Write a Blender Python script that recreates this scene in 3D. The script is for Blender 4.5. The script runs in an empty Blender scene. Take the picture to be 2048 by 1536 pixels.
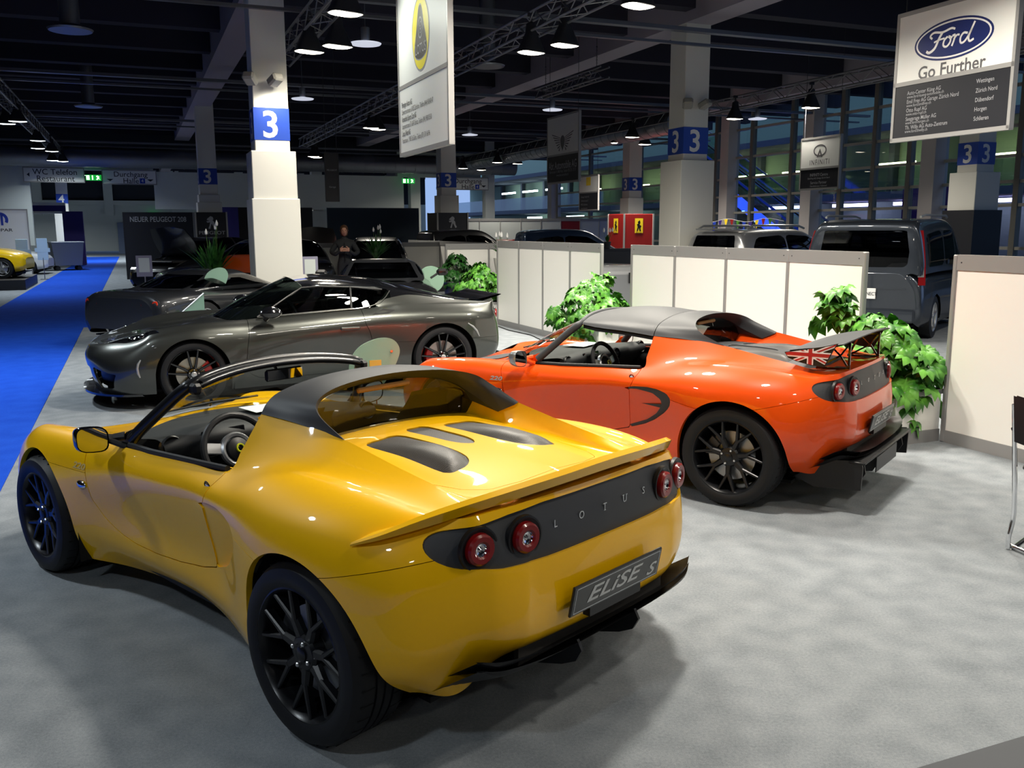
import bpy, math, random
import numpy as np
from mathutils import Vector, Matrix
S = bpy.context.scene
C = S.collection
PI = math.pi
# ---------------------------------------------------------------- camera
F_PX, PITCH, ROLL, CAM_H = 1813.97, 0.170332, -0.0039615, 1.71864
cd = bpy.data.cameras.new('camera'); co = bpy.data.objects.new('camera', cd); C.objects.link(co)
cd.sensor_width = 36.0; cd.lens = F_PX / 2048 * 36; cd.clip_start = 0.05; cd.clip_end = 300
cp, sp, cr, sr = math.cos(PITCH), math.sin(PITCH), math.cos(ROLL), math.sin(ROLL)
ex, eu, ed = Vector((1, 0, 0)), Vector((0, sp, cp)), Vector((0, cp, -sp))
R_, U_ = ex * cr + eu * sr, -ex * sr + eu * cr
co.matrix_world = Matrix(((R_.x, U_.x, -ed.x, 0), (R_.y, U_.y, -ed.y, 0), (R_.z, U_.z, -ed.z, CAM_H), (0, 0, 0, 1)))
S.camera = co
S.view_settings.view_transform = 'Standard'; S.view_settings.look = 'None'
S.view_settings.gamma = 1; S.view_settings.exposure = 0.25
try: S.view_settings.use_curve_mapping = False
except Exception: pass
S.cycles.max_bounces = 8; S.cycles.diffuse_bounces = 3; S.cycles.glossy_bounces = 4
S.cycles.transmission_bounces = 8; S.cycles.transparent_max_bounces = 12
S.cycles.sample_clamp_indirect = 6.0; S.cycles.caustics_reflective = False; S.cycles.caustics_refractive = False
# ---------------------------------------------------------------- world: dim night ambience
W = bpy.data.worlds.new('world'); S.world = W; W.use_nodes = True
bg = W.node_tree.nodes['Background']
bg.inputs[0].default_value = (0.16, 0.24, 0.42, 1); bg.inputs[1].default_value = 1.7
# ---------------------------------------------------------------- hall axes: HA along the corridor, HB across it
TH = math.radians(22.33)
HA = Vector((-math.sin(TH), math.cos(TH), 0)); HB = Vector((math.cos(TH), math.sin(TH), 0))
HYAW = math.atan2(HB.y, HB.x)          # rotating local x onto HB puts local y on HA
# ================================================================ helpers
def hexc(r, g, b):
    f = lambda c: ((c / 255) / 12.92 if c / 255 <= 0.04045 else ((c / 255 + 0.055) / 1.055) ** 2.4)
    return (f(r), f(g), f(b), 1)
MATS = {}
def mat(name, col=(0.8, 0.8, 0.8, 1), rough=0.5, metal=0.0, spec=0.5, coat=0.0, trans=0.0, emit=None, es=0.0, alpha=1.0, ior=1.45, coat_rough=0.03, sheen=0):
    if name in MATS: return MATS[name]
    m = bpy.data.materials.new(name); m.use_nodes = True
    p = m.node_tree.nodes['Principled BSDF']
    if len(col) == 3: col = (*col, 1)
    p.inputs['Base Color'].default_value = col
    p.inputs['Roughness'].default_value = rough; p.inputs['Metallic'].default_value = metal
    p.inputs['Specular IOR Level'].default_value = spec; p.inputs['Coat Weight'].default_value = coat
    p.inputs['Coat Roughness'].default_value = coat_rough; p.inputs['IOR'].default_value = ior
    p.inputs['Transmission Weight'].default_value = trans; p.inputs['Alpha'].default_value = alpha
    if emit: p.inputs['Emission Color'].default_value = (*emit[:3], 1); p.inputs['Emission Strength'].default_value = es
    MATS[name] = m; return m
def nd(m, typ, **k):
    n = m.node_tree.nodes.new(typ)
    for a, b in k.items(): setattr(n, a, b)
    return n
def lk(m, a, b): m.node_tree.links.new(a, b)
def pbsdf(m): return m.node_tree.nodes['Principled BSDF']
def noise_col(m, scale, c0, c1, lo=0.35, hi=0.65, detail=4, coord='Object', bump=0.0, bscale=None, stretch=None):
    """base colour wanders between two tones; optional bump"""
    t = nd(m, 'ShaderNodeTexCoord'); n = nd(m, 'ShaderNodeTexNoise'); r = nd(m, 'ShaderNodeValToRGB')
    src = t.outputs[coord]
    if stretch:
        mp = nd(m, 'ShaderNodeMapping'); mp.inputs['Scale'].default_value = stretch; lk(m, src, mp.inputs[0]); src = mp.outputs[0]
    n.inputs['Scale'].default_value = scale; n.inputs['Detail'].default_value = detail
    lk(m, src, n.inputs['Vector']); lk(m, n.outputs[0], r.inputs[0])
    r.color_ramp.elements[0].position = lo; r.color_ramp.elements[1].position = hi
    r.color_ramp.elements[0].color = (*c0[:3], 1); r.color_ramp.elements[1].color = (*c1[:3], 1)
    lk(m, r.outputs[0], pbsdf(m).inputs['Base Color'])
    if bump:
        b = nd(m, 'ShaderNodeBump'); b.inputs['Strength'].default_value = bump; b.inputs['Distance'].default_value = 0.01
        n2 = nd(m, 'ShaderNodeTexNoise'); n2.inputs['Scale'].default_value = bscale or scale * 4; lk(m, src, n2.inputs['Vector'])
        lk(m, n2.outputs[0], b.inputs['Height']); lk(m, b.outputs[0], pbsdf(m).inputs['Normal'])
    return m

def mk(name, V, F, m, parent=None, smooth=True, angle=35, loc=None, rot=None, props=None):
    me = bpy.data.meshes.new(name)
    V = [tuple(map(float, v)) for v in V]
    me.from_pydata(V, [], [tuple(map(int, f)) for f in F]); me.validate(); me.update()
    mats = m if isinstance(m, (list, tuple)) else [m]
    for q in mats: me.materials.append(q)
    if smooth:
        me.polygons.foreach_set('use_smooth', [True] * len(me.polygons))
        try: me.set_sharp_from_angle(angle=math.radians(angle))
        except Exception: pass
    o = bpy.data.objects.new(name, me); C.objects.link(o)
    if parent: o.parent = parent
    if loc is not None: o.location = loc
    if rot is not None: o.rotation_euler = rot
    if props:
        for k, v in props.items(): o[k] = v
    return o
def tag(o, label=None, cat=None, group=None, kind=None):
    if label: o['label'] = label
    if cat: o['category'] = cat
    if group: o['group'] = group
    if kind: o['kind'] = kind
    return o
def thing(name, label, cat, loc=(0, 0, 0), rz=0.0, group=None):
    o = bpy.data.objects.new(name, None); C.objects.link(o); o.empty_display_size = 0.1
    o.location = loc; o.rotation_euler = (0, 0, rz)
    return tag(o, label, cat, group)
def copy_tree(o, parent=None):
    c = o.copy(); C.objects.link(c)
    if parent: c.parent = parent
    for ch in list(o.children): copy_tree(ch, c)
    return c

class MB:
    """mesh buffer: collects shapes, each with a material slot, into ONE mesh"""
    def __init__(s): s.V = []; s.F = []; s.M = []
    def add(s, V, F, mi=0, T=None):
        b = len(s.V)
        for v in V:
            if T is not None: v = T @ Vector(v)
            s.V.append((v[0], v[1], v[2]))
        for f in F: s.F.append(tuple(b + i for i in f)); s.M.append(mi)
        return s
    def build(s, name, m, parent=None, smooth=True, angle=35, **k):
        o = mk(name, s.V, s.F, m, parent, smooth, angle, **k)
        if any(s.M) and len(o.data.polygons) == len(s.M): o.data.polygons.foreach_set('material_index', s.M)
        return o
    def box(s, c, d, mi=0, T=None, bev=0.0, rz=0.0):
        V, F = box(c, d, bev, rz); return s.add(V, F, mi, T)
    def tube(s, pts, r, n=8, mi=0, T=None, closed=False, cap=True):
        V, F = tube(pts, r, n, closed, cap); return s.add(V, F, mi, T)
    def lathe(s, prof, n=32, mi=0, T=None, axis='z', closed=False):
        V, F = lathe(prof, n, axis, closed); return s.add(V, F, mi, T)
    def prism(s, poly, a, b, axis='y', mi=0, T=None):
        V, F = prism(poly, a, b, axis); return s.add(V, F, mi, T)
def box(c, d, bev=0.0, rz=0.0):
    x, y, z = [q / 2 for q in d]
    if bev <= 0:
        V = [(i * x, j * y, k * z) for i in (-1, 1) for j in (-1, 1) for k in (-1, 1)]
        F = [(0, 1, 3, 2), (4, 6, 7, 5), (0, 4, 5, 1), (2, 3, 7, 6), (0, 2, 6, 4), (1, 5, 7, 3)]
    else:
        b = min(bev, x * .98, y * .98, z * .98); V = []; idx = {}
        for i in (-1, 1):
            for j in (-1, 1):
                for k in (-1, 1):
                    for a in range(3):
                        p = [i * (x - b), j * (y - b), k * (z - b)]; p[a] += (i, j, k)[a] * b
                        idx[(i, j, k, a)] = len(V); V.append(tuple(p))
        F = []
        for a in range(3):
            o1, o2 = [(1, 2), (0, 2), (0, 1)][a]
            for sgn in (-1, 1):
                q = []
                for u, w in ((-1, -1), (1, -1), (1, 1), (-1, 1)):
                    t = [0, 0, 0]; t[a] = sgn; t[o1] = u; t[o2] = w; q.append(idx[(*t, a)])
                F.append(tuple(q))
        for a in range(3):            # edges parallel to axis a
            o1, o2 = [(1, 2), (0, 2), (0, 1)][a]
            for u in (-1, 1):
                for w in (-1, 1):
                    t0 = [0, 0, 0]; t1 = [0, 0, 0]; t0[a] = -1; t1[a] = 1; t0[o1] = t1[o1] = u; t0[o2] = t1[o2] = w
                    F.append((idx[(*t0, o1)], idx[(*t1, o1)], idx[(*t1, o2)], idx[(*t0, o2)]))
        for i in (-1, 1):
            for j in (-1, 1):
                for k in (-1, 1): F.append(tuple(idx[(i, j, k, a)] for a in range(3)))
        F = orient(V, F)
    c_, s_ = math.cos(rz), math.sin(rz)
    V = [(c[0] + c_ * v[0] - s_ * v[1], c[1] + s_ * v[0] + c_ * v[1], c[2] + v[2]) for v in V]
    return V, F
def orient(V, F):
    cen = np.mean(np.array(V), 0); out = []
    for f in F:
        P = np.array([V[i] for i in f]); n = np.cross(P[1] - P[0], P[2] - P[0])
        out.append(f if np.dot(n, P.mean(0) - cen) > 0 else f[::-1])
    return out
def tube(pts, r, n=8, closed=False, cap=True):
    P = [Vector(p) for p in pts]; N = len(P); rr = r if isinstance(r, (list, tuple)) else [r] * N
    V = []; F = []; up = None
    for i in range(N):
        a = P[i - 1] if (i > 0 or closed) else P[i]; b = P[(i + 1) % N] if (i < N - 1 or closed) else P[i]
        t = (b - a).normalized()
        if up is None:
            up = Vector((0, 0, 1)) if abs(t.z) < 0.9 else Vector((1, 0, 0))
        s = t.cross(up).normalized(); up = s.cross(t).normalized()
        for k in range(n):
            an = 2 * PI * k / n; V.append(tuple(P[i] + (s * math.cos(an) + up * math.sin(an)) * rr[i]))
    for i in range(N if closed else N - 1):
        for k in range(n):
            a = i * n + k; b = i * n + (k + 1) % n; j = ((i + 1) % N) * n
            F.append((a, b, j + (k + 1) % n, j + k))
    if cap and not closed: F.append(tuple(range(n))[::-1]); F.append(tuple((N - 1) * n + k for k in range(n)))
    return V, F
def lathe(prof, n=32, axis='z', closed=False):
    """prof: (radius, height) list"""
    V = []; F = []; m = len(prof)
    for k in range(n):
        a = 2 * PI * k / n; c, s = math.cos(a), math.sin(a)
        for r, h in prof:
            V.append({'z': (r * c, r * s, h), 'y': (r * c, h, -r * s), 'x': (h, r * c, r * s)}[axis])
    for k in range(n):
        k2 = (k + 1) % n
        for i in range(m if closed else m - 1):
            i2 = (i + 1) % m; F.append((k * m + i, k2 * m + i, k2 * m + i2, k * m + i2))
    return V, F
def prism(poly, a, b, axis='y'):
    n = len(poly); V = []
    for h in (a, b):
        for u, w in poly: V.append({'y': (u, h, w), 'z': (u, w, h), 'x': (h, u, w)}[axis])
    F = [tuple(range(n)), tuple(range(2 * n - 1, n - 1, -1))]
    F += [(i, i + n, (i + 1) % n + n, (i + 1) % n) for i in range(n)]
    area = sum(poly[i][0] * poly[(i + 1) % n][1] - poly[(i + 1) % n][0] * poly[i][1] for i in range(n))
    flip = (area > 0) == (b > a)
    if axis == 'y': flip = not flip
    if flip: F = [f[::-1] for f in F]
    return V, F
def grid(fn, nu, nv):
    V = [fn(i / nu, j / nv) for i in range(nu + 1) for j in range(nv + 1)]
    F = [(i * (nv + 1) + j, (i + 1) * (nv + 1) + j, (i + 1) * (nv + 1) + j + 1, i * (nv + 1) + j + 1) for i in range(nu) for j in range(nv)]
    return V, F
def cr_spline(P, t):
    """Catmull-Rom through the points, t in 0..1"""
    P = np.asarray(P, float); n = len(P) - 1; x = min(max(t, 0), 1) * n; i = min(int(x), n - 1); u = x - i
    p0 = P[i - 1] if i > 0 else 2 * P[0] - P[1]; p1 = P[i]; p2 = P[i + 1]; p3 = P[i + 2] if i + 2 <= n else 2 * P[n] - P[n - 1]
    return 0.5 * ((2 * p1) + (-p0 + p2) * u + (2 * p0 - 5 * p1 + 4 * p2 - p3) * u * u + (-p0 + 3 * p1 - 3 * p2 + p3) * u ** 3)
def smooth_poly(P, k=6, closed=True):
    P = np.asarray(P, float); n = len(P); out = []
    for i in range(n if closed else n - 1):
        p0 = P[(i - 1) % n] if (closed or i > 0) else 2 * P[0] - P[1]
        p1, p2 = P[i], P[(i + 1) % n]; p3 = P[(i + 2) % n] if (closed or i + 2 < n) else 2 * P[-1] - P[-2]
        for j in range(k):
            u = j / k; out.append(0.5 * ((2 * p1) + (-p0 + p2) * u + (2 * p0 - 5 * p1 + 4 * p2 - p3) * u * u + (-p0 + 3 * p1 - 3 * p2 + p3) * u ** 3))
    if not closed: out.append(P[-1])
    return np.array(out)
def loft(curves, nu, nv, w=None):
    """surface through a list of curves (each a list of points); nu across curves, nv along"""
    R = [[cr_spline(c, j / nv) for j in range(nv + 1)] for c in curves]; R = np.array(R)
    V = []
    for i in range(nu + 1):
        for j in range(nv + 1): V.append(tuple(cr_spline(R[:, j], i / nu)))
    F = [(i * (nv + 1) + j, (i + 1) * (nv + 1) + j, (i + 1) * (nv + 1) + j + 1, i * (nv + 1) + j + 1) for i in range(nu) for j in range(nv)]
    return V, F
def sdf_poly(P, poly):
    """signed distance of 2-D points to a polygon, negative inside"""
    P = np.asarray(P, float); Q = np.asarray(poly, float); n = len(Q)
    d = np.full(len(P), 1e9); ins = np.zeros(len(P), bool)
    for i in range(n):
        a = Q[i]; b = Q[(i + 1) % n]; e = b - a; w = P - a
        t = np.clip((w @ e) / max(e @ e, 1e-12), 0, 1); d = np.minimum(d, np.hypot(*(w - t[:, None] * e).T))
        c = (a[1] > P[:, 1]) != (b[1] > P[:, 1])
        with np.errstate(divide='ignore', invalid='ignore'):
            xi = (b[0] - a[0]) * (P[:, 1] - a[1]) / (b[1] - a[1]) + a[0]
        ins ^= c & (P[:, 0] < xi)
    return np.where(ins, -d, d)
def clip(V, F, s):
    """keep the region where s <= 0, cutting faces exactly along s = 0"""
    V = [tuple(v) for v in V]; s = list(map(float, s)); out = []; cache = {}
    for f in F:
        q = []; n = len(f)
        sf = [s[i] for i in f]
        if max(sf) <= 0: out.append(tuple(f)); continue
        if min(sf) > 0: continue
        for k in range(n):
            a, b = f[k], f[(k + 1) % n]
            if s[a] <= 0: q.append(a)
            if (s[a] <= 0) != (s[b] <= 0):
                e = (min(a, b), max(a, b))
                if e not in cache:
                    t = s[a] / (s[a] - s[b]); va, vb = V[a], V[b]
                    cache[e] = len(V); V.append(tuple(va[i] + t * (vb[i] - va[i]) for i in range(3))); s.append(0.0)
                q.append(cache[e])
        if len(q) >= 3: out.append(tuple(q))
    used = sorted({i for f in out for i in f}); mp = {a: b for b, a in enumerate(used)}
    return [V[i] for i in used], [tuple(mp[i] for i in f) for f in out]
def vnormals(V, F):
    V = np.asarray(V, float); N = np.zeros_like(V)
    for f in F:
        P = V[list(f)]; n = np.zeros(3)
        for i in range(1, len(f) - 1): n += np.cross(P[i] - P[0], P[i + 1] - P[0])
        for i in f: N[i] += n
    L = np.linalg.norm(N, axis=1); L[L == 0] = 1
    return N / L[:, None]
def flange(V, F, t=0.02, keep=None, bev=0.0025):
    """turn every open edge inwards by t so that panels read as sheet with depth (keep(v) False = leave open)"""
    N = vnormals(V, F); V = [tuple(v) for v in V]; E = {}
    for f in F:
        for k in range(len(f)):
            a, b = f[k], f[(k + 1) % len(f)]; E[(a, b)] = 1
    F = list(F); m1 = {}; 
    def nv(i):
        if i not in m1:
            m1[i] = len(V); V.append(tuple(np.array(V[i]) - N[i] * t))
        return m1[i]
    for (a, b) in list(E):
        if (b, a) not in E and (keep is None or keep(V[a]) or keep(V[b])):
            F.append((b, a, nv(a), nv(b)))
    return V, F
def mirror_y(V, F, weld=True):
    n = len(V); V2 = list(V); mp = {}
    for i, v in enumerate(V):
        if weld and abs(v[1]) < 1e-4: mp[i] = i
        else: mp[i] = len(V2); V2.append((v[0], -v[1], v[2]))
    return V2, list(F) + [tuple(mp[i] for i in f)[::-1] for f in F]
def flip_y(V, F): return [(v[0], -v[1], v[2]) for v in V], [f[::-1] for f in F]
def subsurf(V, F, lv=2, creases=None, fit=4):
    """Catmull-Clark through the cage points (the cage is adjusted so that the surface passes through them)"""
    T = np.asarray(V, float); cage = T.copy(); me = bpy.data.meshes.new('tmp')
    me.from_pydata([tuple(v) for v in cage], [], F); me.update()
    if creases:
        at = me.attributes.new('crease_edge', 'FLOAT', 'EDGE'); vals = [0.0] * len(me.edges)
        for e in me.edges:
            k = (min(e.vertices), max(e.vertices))
            if k in creases: vals[e.index] = creases[k]
        at.data.foreach_set('value', vals)
    o = bpy.data.objects.new('tmp', me); C.objects.link(o)
    md = o.modifiers.new('s', 'SUBSURF'); md.levels = lv; md.render_levels = lv; md.boundary_smooth = 'PRESERVE_CORNERS'
    md.use_limit_surface = False
    n = len(T)
    for it in range(fit + 1):
        me.vertices.foreach_set('co', cage.ravel()); me.update()
        dg = bpy.context.evaluated_depsgraph_get(); dg.update(); ev = o.evaluated_get(dg); m2 = ev.to_mesh()
        arr = np.zeros(len(m2.vertices) * 3); m2.vertices.foreach_get('co', arr); arr = arr.reshape(-1, 3)
        FF = [tuple(p.vertices) for p in m2.polygons]; ev.to_mesh_clear()
        if it < fit: cage += (T - arr[:n]) * 0.85
    bpy.data.objects.remove(o); bpy.data.meshes.remove(me)
    return [tuple(v) for v in arr], FF
TXT = {}
def text_geo(s, size=1.0, depth=0.0, shear=0.0, align='CENTER', space=1.0, bold=0.0, xs=1.0):
    """text as a flat or extruded mesh in the xy plane, centred on its own height"""
    key = (s, size, depth, shear, align, space, bold, xs)
    if key in TXT: return TXT[key]
    cu = bpy.data.curves.new('t', 'FONT'); cu.body = s; cu.size = size; cu.extrude = depth; cu.shear = shear
    cu.align_x = align; cu.space_character = space; cu.resolution_u = 3; cu.offset = bold * size
    o = bpy.data.objects.new('t', cu); C.objects.link(o)
    dg = bpy.context.evaluated_depsgraph_get(); dg.update(); ev = o.evaluated_get(dg); me = ev.to_mesh()
    V = [tuple(v.co) for v in me.vertices]; F = [tuple(p.vertices) for p in me.polygons]
    ev.to_mesh_clear(); bpy.data.objects.remove(o); bpy.data.curves.remove(cu)
    if V:
        V = [(v[0] * xs, v[1] - size * 0.35, v[2]) for v in V]
    TXT[key] = (V, F); return V, F
def frame(o, x, y):
    """4x4 whose x,y axes are the given vectors at origin o"""
    x = Vector(x).normalized(); y = Vector(y); y = (y - x * y.dot(x)).normalized(); z = x.cross(y)
    return Matrix(((x.x, y.x, z.x, o[0]), (x.y, y.y, z.y, o[1]), (x.z, y.z, z.z, o[2]), (0, 0, 0, 1)))
class SurfAt:
    """finds points of a mesh surface by ray, for laying trim and badges on bodywork"""
    def __init__(s, V, F):
        from mathutils.bvhtree import BVHTree
        s.t = BVHTree.FromPolygons([Vector(v) for v in V], [tuple(f) for f in F])
    def side(s, x, z, y0=2.0):
        h = s.t.ray_cast(Vector((x, y0, z)), Vector((0, -1, 0) if y0 > 0 else (0, 1, 0))); return h[0], h[1]
    def top(s, x, y):
        h = s.t.ray_cast(Vector((x, y, 3)), Vector((0, 0, -1))); return h[0], h[1]
    def back(s, y, z, x0=-3.0):
        h = s.t.ray_cast(Vector((x0, y, z)), Vector((1, 0, 0) if x0 < 0 else (-1, 0, 0))); return h[0], h[1]
# ================================================================ the small sports car: bodywork
def col(x, rows):
    """rows: (y, z) or (x, y, z)"""
    return [(x, *r) if len(r) == 2 else r for r in rows]
def elise_cage():
    K = []
    Z = [.14, .24, .36, .45, .50, .53]
    K.append([(2.99, 0, .14), (3.07, 0, .24), (3.11, 0, .35), (3.08, 0, .44), (3.03, 0, .49), (2.96, 0, .53)])
    K.append([(2.97, .25, .14), (3.05, .26, .24), (3.09, .26, .35), (3.05, .25, .44), (3.00, .25, .50), (2.92, .24, .54)])
    K.append([(2.89, .46, .14), (2.97, .49, .24), (3.00, .50, .36), (2.98, .49, .46), (2.93, .47, .525), (2.85, .44, .575)])
    K.append([(2.77, .62, .14), (2.83, .66, .25), (2.855, .675, .37), (2.85, .665, .48), (2.82, .64, .565), (2.74, .585, .63)])
    K.append(col(2.63, [(.70, .14), (.755, .26), (.77, .40), (.76, .52), (.715, .635), (.615, .69)]))
    K.append(col(2.47, [(.74, .14), (.795, .28), (.805, .44), (.79, .565), (.74, .68), (.63, .715)]))
    K.append(col(2.30, [(.75, .14), (.805, .29), (.82, .46), (.805, .59), (.75, .70), (.635, .732)]))
    K.append(col(2.12, [(.745, .14), (.80, .29), (.812, .46), (.80, .59), (.75, .71), (.64, .742)]))
    K.append(col(1.95, [(.71, .13), (.765, .27), (.785, .44), (.785, .585), (.742, .705), (.645, .745)]))
    K.append(col(1.78, [(.655, .13), (.725, .26), (.75, .43), (.765, .59), (.73, .695), (.655, .742)]))
    K.append(col(1.50, [(.60, .13), (.69, .25), (.70, .41), (.735, .59), (.72, .69), (.668, .745)]))
    K.append(col(1.15, [(.59, .13), (.675, .25), (.685, .41), (.735, .61), (.728, .70), (.672, .762)]))
    K.append(col(.90, [(.62, .13), (.685, .25), (.69, .40), (.74, .62), (.738, .715), (.675, .775)]))
    K.append(col(.70, [(.67, .13), (.715, .26), (.715, .41), (.765, .63), (.752, .725), (.668, .787)]))
    K.append(col(.50, [(.73, .13), (.775, .26), (.785, .42), (.81, .635), (.785, .745), (.685, .815)]))
    K.append(col(.34, [(.78, .13), (.82, .27), (.835, .44), (.85, .645), (.81, .765), (.70, .838)]))
    K.append(col(.18, [(.80, .13), (.85, .28), (.865, .45), (.876, .65), (.825, .775), (.703, .852)]))
    K.append(col(0., [(.81, .14), (.86, .29), (.88, .46), (.883, .65), (.83, .78), (.70, .857)]))
    K.append(col(-.18, [(.79, .16), (.85, .30), (.872, .47), (.868, .65), (.815, .775), (.695, .85)]))
    K.append([(-.33, .70, .235), (-.34, .80, .34), (-.345, .832, .49), (-.34, .82, .65), (-.335, .77, .765), (-.33, .672, .835)])
    K.append([(-.40, .63, .23), (-.45, .725, .35), (-.462, .752, .49), (-.458, .745, .64), (-.445, .70, .755), (-.43, .63, .825)])
    # tail: columns at the y of the deck rows
    for y, x0, z0, x1, x2, x3, x4, x5, z5 in [
        (.58, -.45, .225, -.535, -.575, -.572, -.555, -.515, .836), (.52, -.475, .25, -.57, -.612, -.610, -.587, -.548, .845),
        (.465, -.49, .30, -.59, -.630, -.626, -.60, -.565, .850), (.41, -.50, .33, -.605, -.642, -.636, -.61, -.576, .853),
        (.36, -.51, .34, -.612, -.642, -.638, -.617, -.583, .856), (.20, -.52, .34, -.622, -.653, -.649, -.63, -.598, .861), (0., -.53, .34, -.628, -.657, -.653, -.638, -.605, .863)]:
        K.append([(x0, y, z0), (x1, y + .012 * (y > .1), .385), (x2, y + .014 * (y > .1), .50), (x3, y + .012 * (y > .1), .64), (x4, y, .76), (x5, y, z5)])
    n = len(K)
    V = []; id_ = {}
    for i in range(n):
        for j in range(6): id_[('s', i, j)] = len(V); V.append(K[i][j])
    F = [(id_[('s', i, j)], id_[('s', i + 1, j)], id_[('s', i + 1, j + 1)], id_[('s', i, j + 1)]) for i in range(n - 1) for j in range(5)]
    # deck: stations = side columns 13..20, then the tail line; rows j0 (side) .. j7 (centre)
    D = {13: [(.61, .85), (.555, .925), (.505, .992), (.487, .93), (.47, .86), (.25, .86), (0, .865)],
         14: [(.612, .862), (.548, .926), (.497, .984), (.478, .92), (.455, .872), (.25, .888), (0, .895)],
         15: [(.615, .868), (.546, .922), (.49, .975), (.468, .915), (.44, .868), (.25, .89), (0, .898)],
         16: [(.618, .868), (.543, .908), (.478, .952), (.456, .900), (.425, .858), (.27, .888), (0, .895)],
         17: [(.618, .862), (.542, .885), (.474, .918), (.452, .875), (.415, .845), (.27, .878), (0, .887)],
         18: [(.615, .852), (.542, .862), (.472, .886), (.446, .852), (.405, .832), (.25, .862), (0, .874)],
         19: [(.605, .838), (.54, .847), (.472, .858), (.43, .845), (.39, .828), (.22, .848), (0, .860)],
         20: [(.582, .828), (.528, .838), (.47, .845), (.418, .84), (.375, .836), (.20, .846), (0, .855)]}
    xs = {13: .70, 14: .50, 15: .34, 16: .18, 17: 0, 18: -.18, 19: -.33, 20: -.445}
    G = {}
    for i in range(13, 21):
        G[(i, 0)] = id_[('s', i, 5)]
        for j in range(1, 8):
            y, z = D[i][j - 1]; G[(i, j)] = len(V); V.append((xs[i] - (.02 * (j - 1) / 6 if i == 20 else 0), y, z))
    # i = 21 is the tail line: j0 = column 21?  the corner: column 20 row 5 is deck (20,0); tail columns 21..27 are j1..j7 of station 21
    for j in range(1, 8): G[(21, j)] = id_[('s', 20 + j, 5)]
    for i in range(13, 20):
        for j in range(7): F.append((G[(i, j)], G[(i + 1, j)], G[(i + 1, j + 1)], G[(i, j + 1)]))
    for j in range(1, 7): F.append((G[(20, j)], G[(21, j)], G[(21, j + 1)], G[(20, j + 1)]))
    F.append((G[(20, 0)], G[(21, 1)], G[(20, 1)]))
    # hood: stations = side columns 4..9 with front line columns 0..3
    H = {4: [(.49, .645), (.26, .615), (0, .61)], 5: [(.49, .665), (.26, .645), (0, .645)], 6: [(.485, .682), (.25, .672), (0, .675)],
         7: [(.49, .70), (.25, .70), (0, .705)], 8: [(.50, .722), (.25, .732), (0, .74)], 9: [(.53, .755), (.27, .77), (0, .775)]}
    hx = {4: [2.65, 2.67, 2.68], 5: [2.47, 2.48, 2.48], 6: [2.3] * 3, 7: [2.13, 2.15, 2.16], 8: [1.97, 2.03, 2.06], 9: [1.82, 1.93, 1.97]}
    G2 = {}
    for i in range(4, 10):
        G2[(i, 0)] = id_[('s', i, 5)]
        for j in range(1, 4): y, z = H[i][j - 1]; G2[(i, j)] = len(V); V.append((hx[i][j - 1], y, z))
    G2[(3, 0)] = id_[('s', 3, 5)]
    for j in range(1, 4): G2[(3, j)] = id_[('s', 3 - j, 5)]
    for i in range(3, 9):
        for j in range(3): F.append((G2[(i, j)], G2[(i + 1, j)], G2[(i + 1, j + 1)], G2[(i, j + 1)]))
    cr = {}
    def cz(a, b, w): cr[(min(a, b), max(a, b))] = w
    for i in range(13, 17): cz(G[(i, 3)], G[(i + 1, 3)], .9)          # buttress ridge
    for i in range(17, 19): cz(G[(i, 3)], G[(i + 1, 3)], .7)
    for j in range(1, 7): cz(G[(21, j)], G[(21, j + 1)], .8)           # tail lip
    cz(G[(20, 0)], G[(21, 1)], .5)
    for i in range(13, 17): cz(G[(i, 5)], G[(i + 1, 5)], .5)
    return V, F, cr
E_DOOR = [(1.83, .80), (1.83, .70), (1.80, .62), (1.79, .56), (1.775, .48), (1.70, .395), (1.60, .34), (1.48, .312), (1.30, .305), (1.10, .318), (.90, .348), (.765, .385),
          (.755, .50), (.745, .655), (.725, .70), (.705, .765), (.705, .80), (.70, .95), (1.83, .95)]
E_INTAKE = [(.80, .663), (.70, .682), (.60, .689), (.515, .685), (.44, .667), (.405, .632), (.415, .58), (.46, .535), (.54, .478), (.63, .432), (.765, .385), (.76, .52), (.745, .655)]
def e_sdf(V, poly): return sdf_poly([(v[0], v[2]) for v in V], poly)
def arch_sdf(V, xc, zc, r, ymin=.45):
    """wheel opening: circle above the axle, straight sides below"""
    out = []
    for x, y, z in V:
        d = math.hypot(x - xc, z - zc) - r if z > zc else abs(x - xc) - r
        out.append(-d if abs(y) > ymin else -1.0)
    return out
_EB = {}
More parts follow.
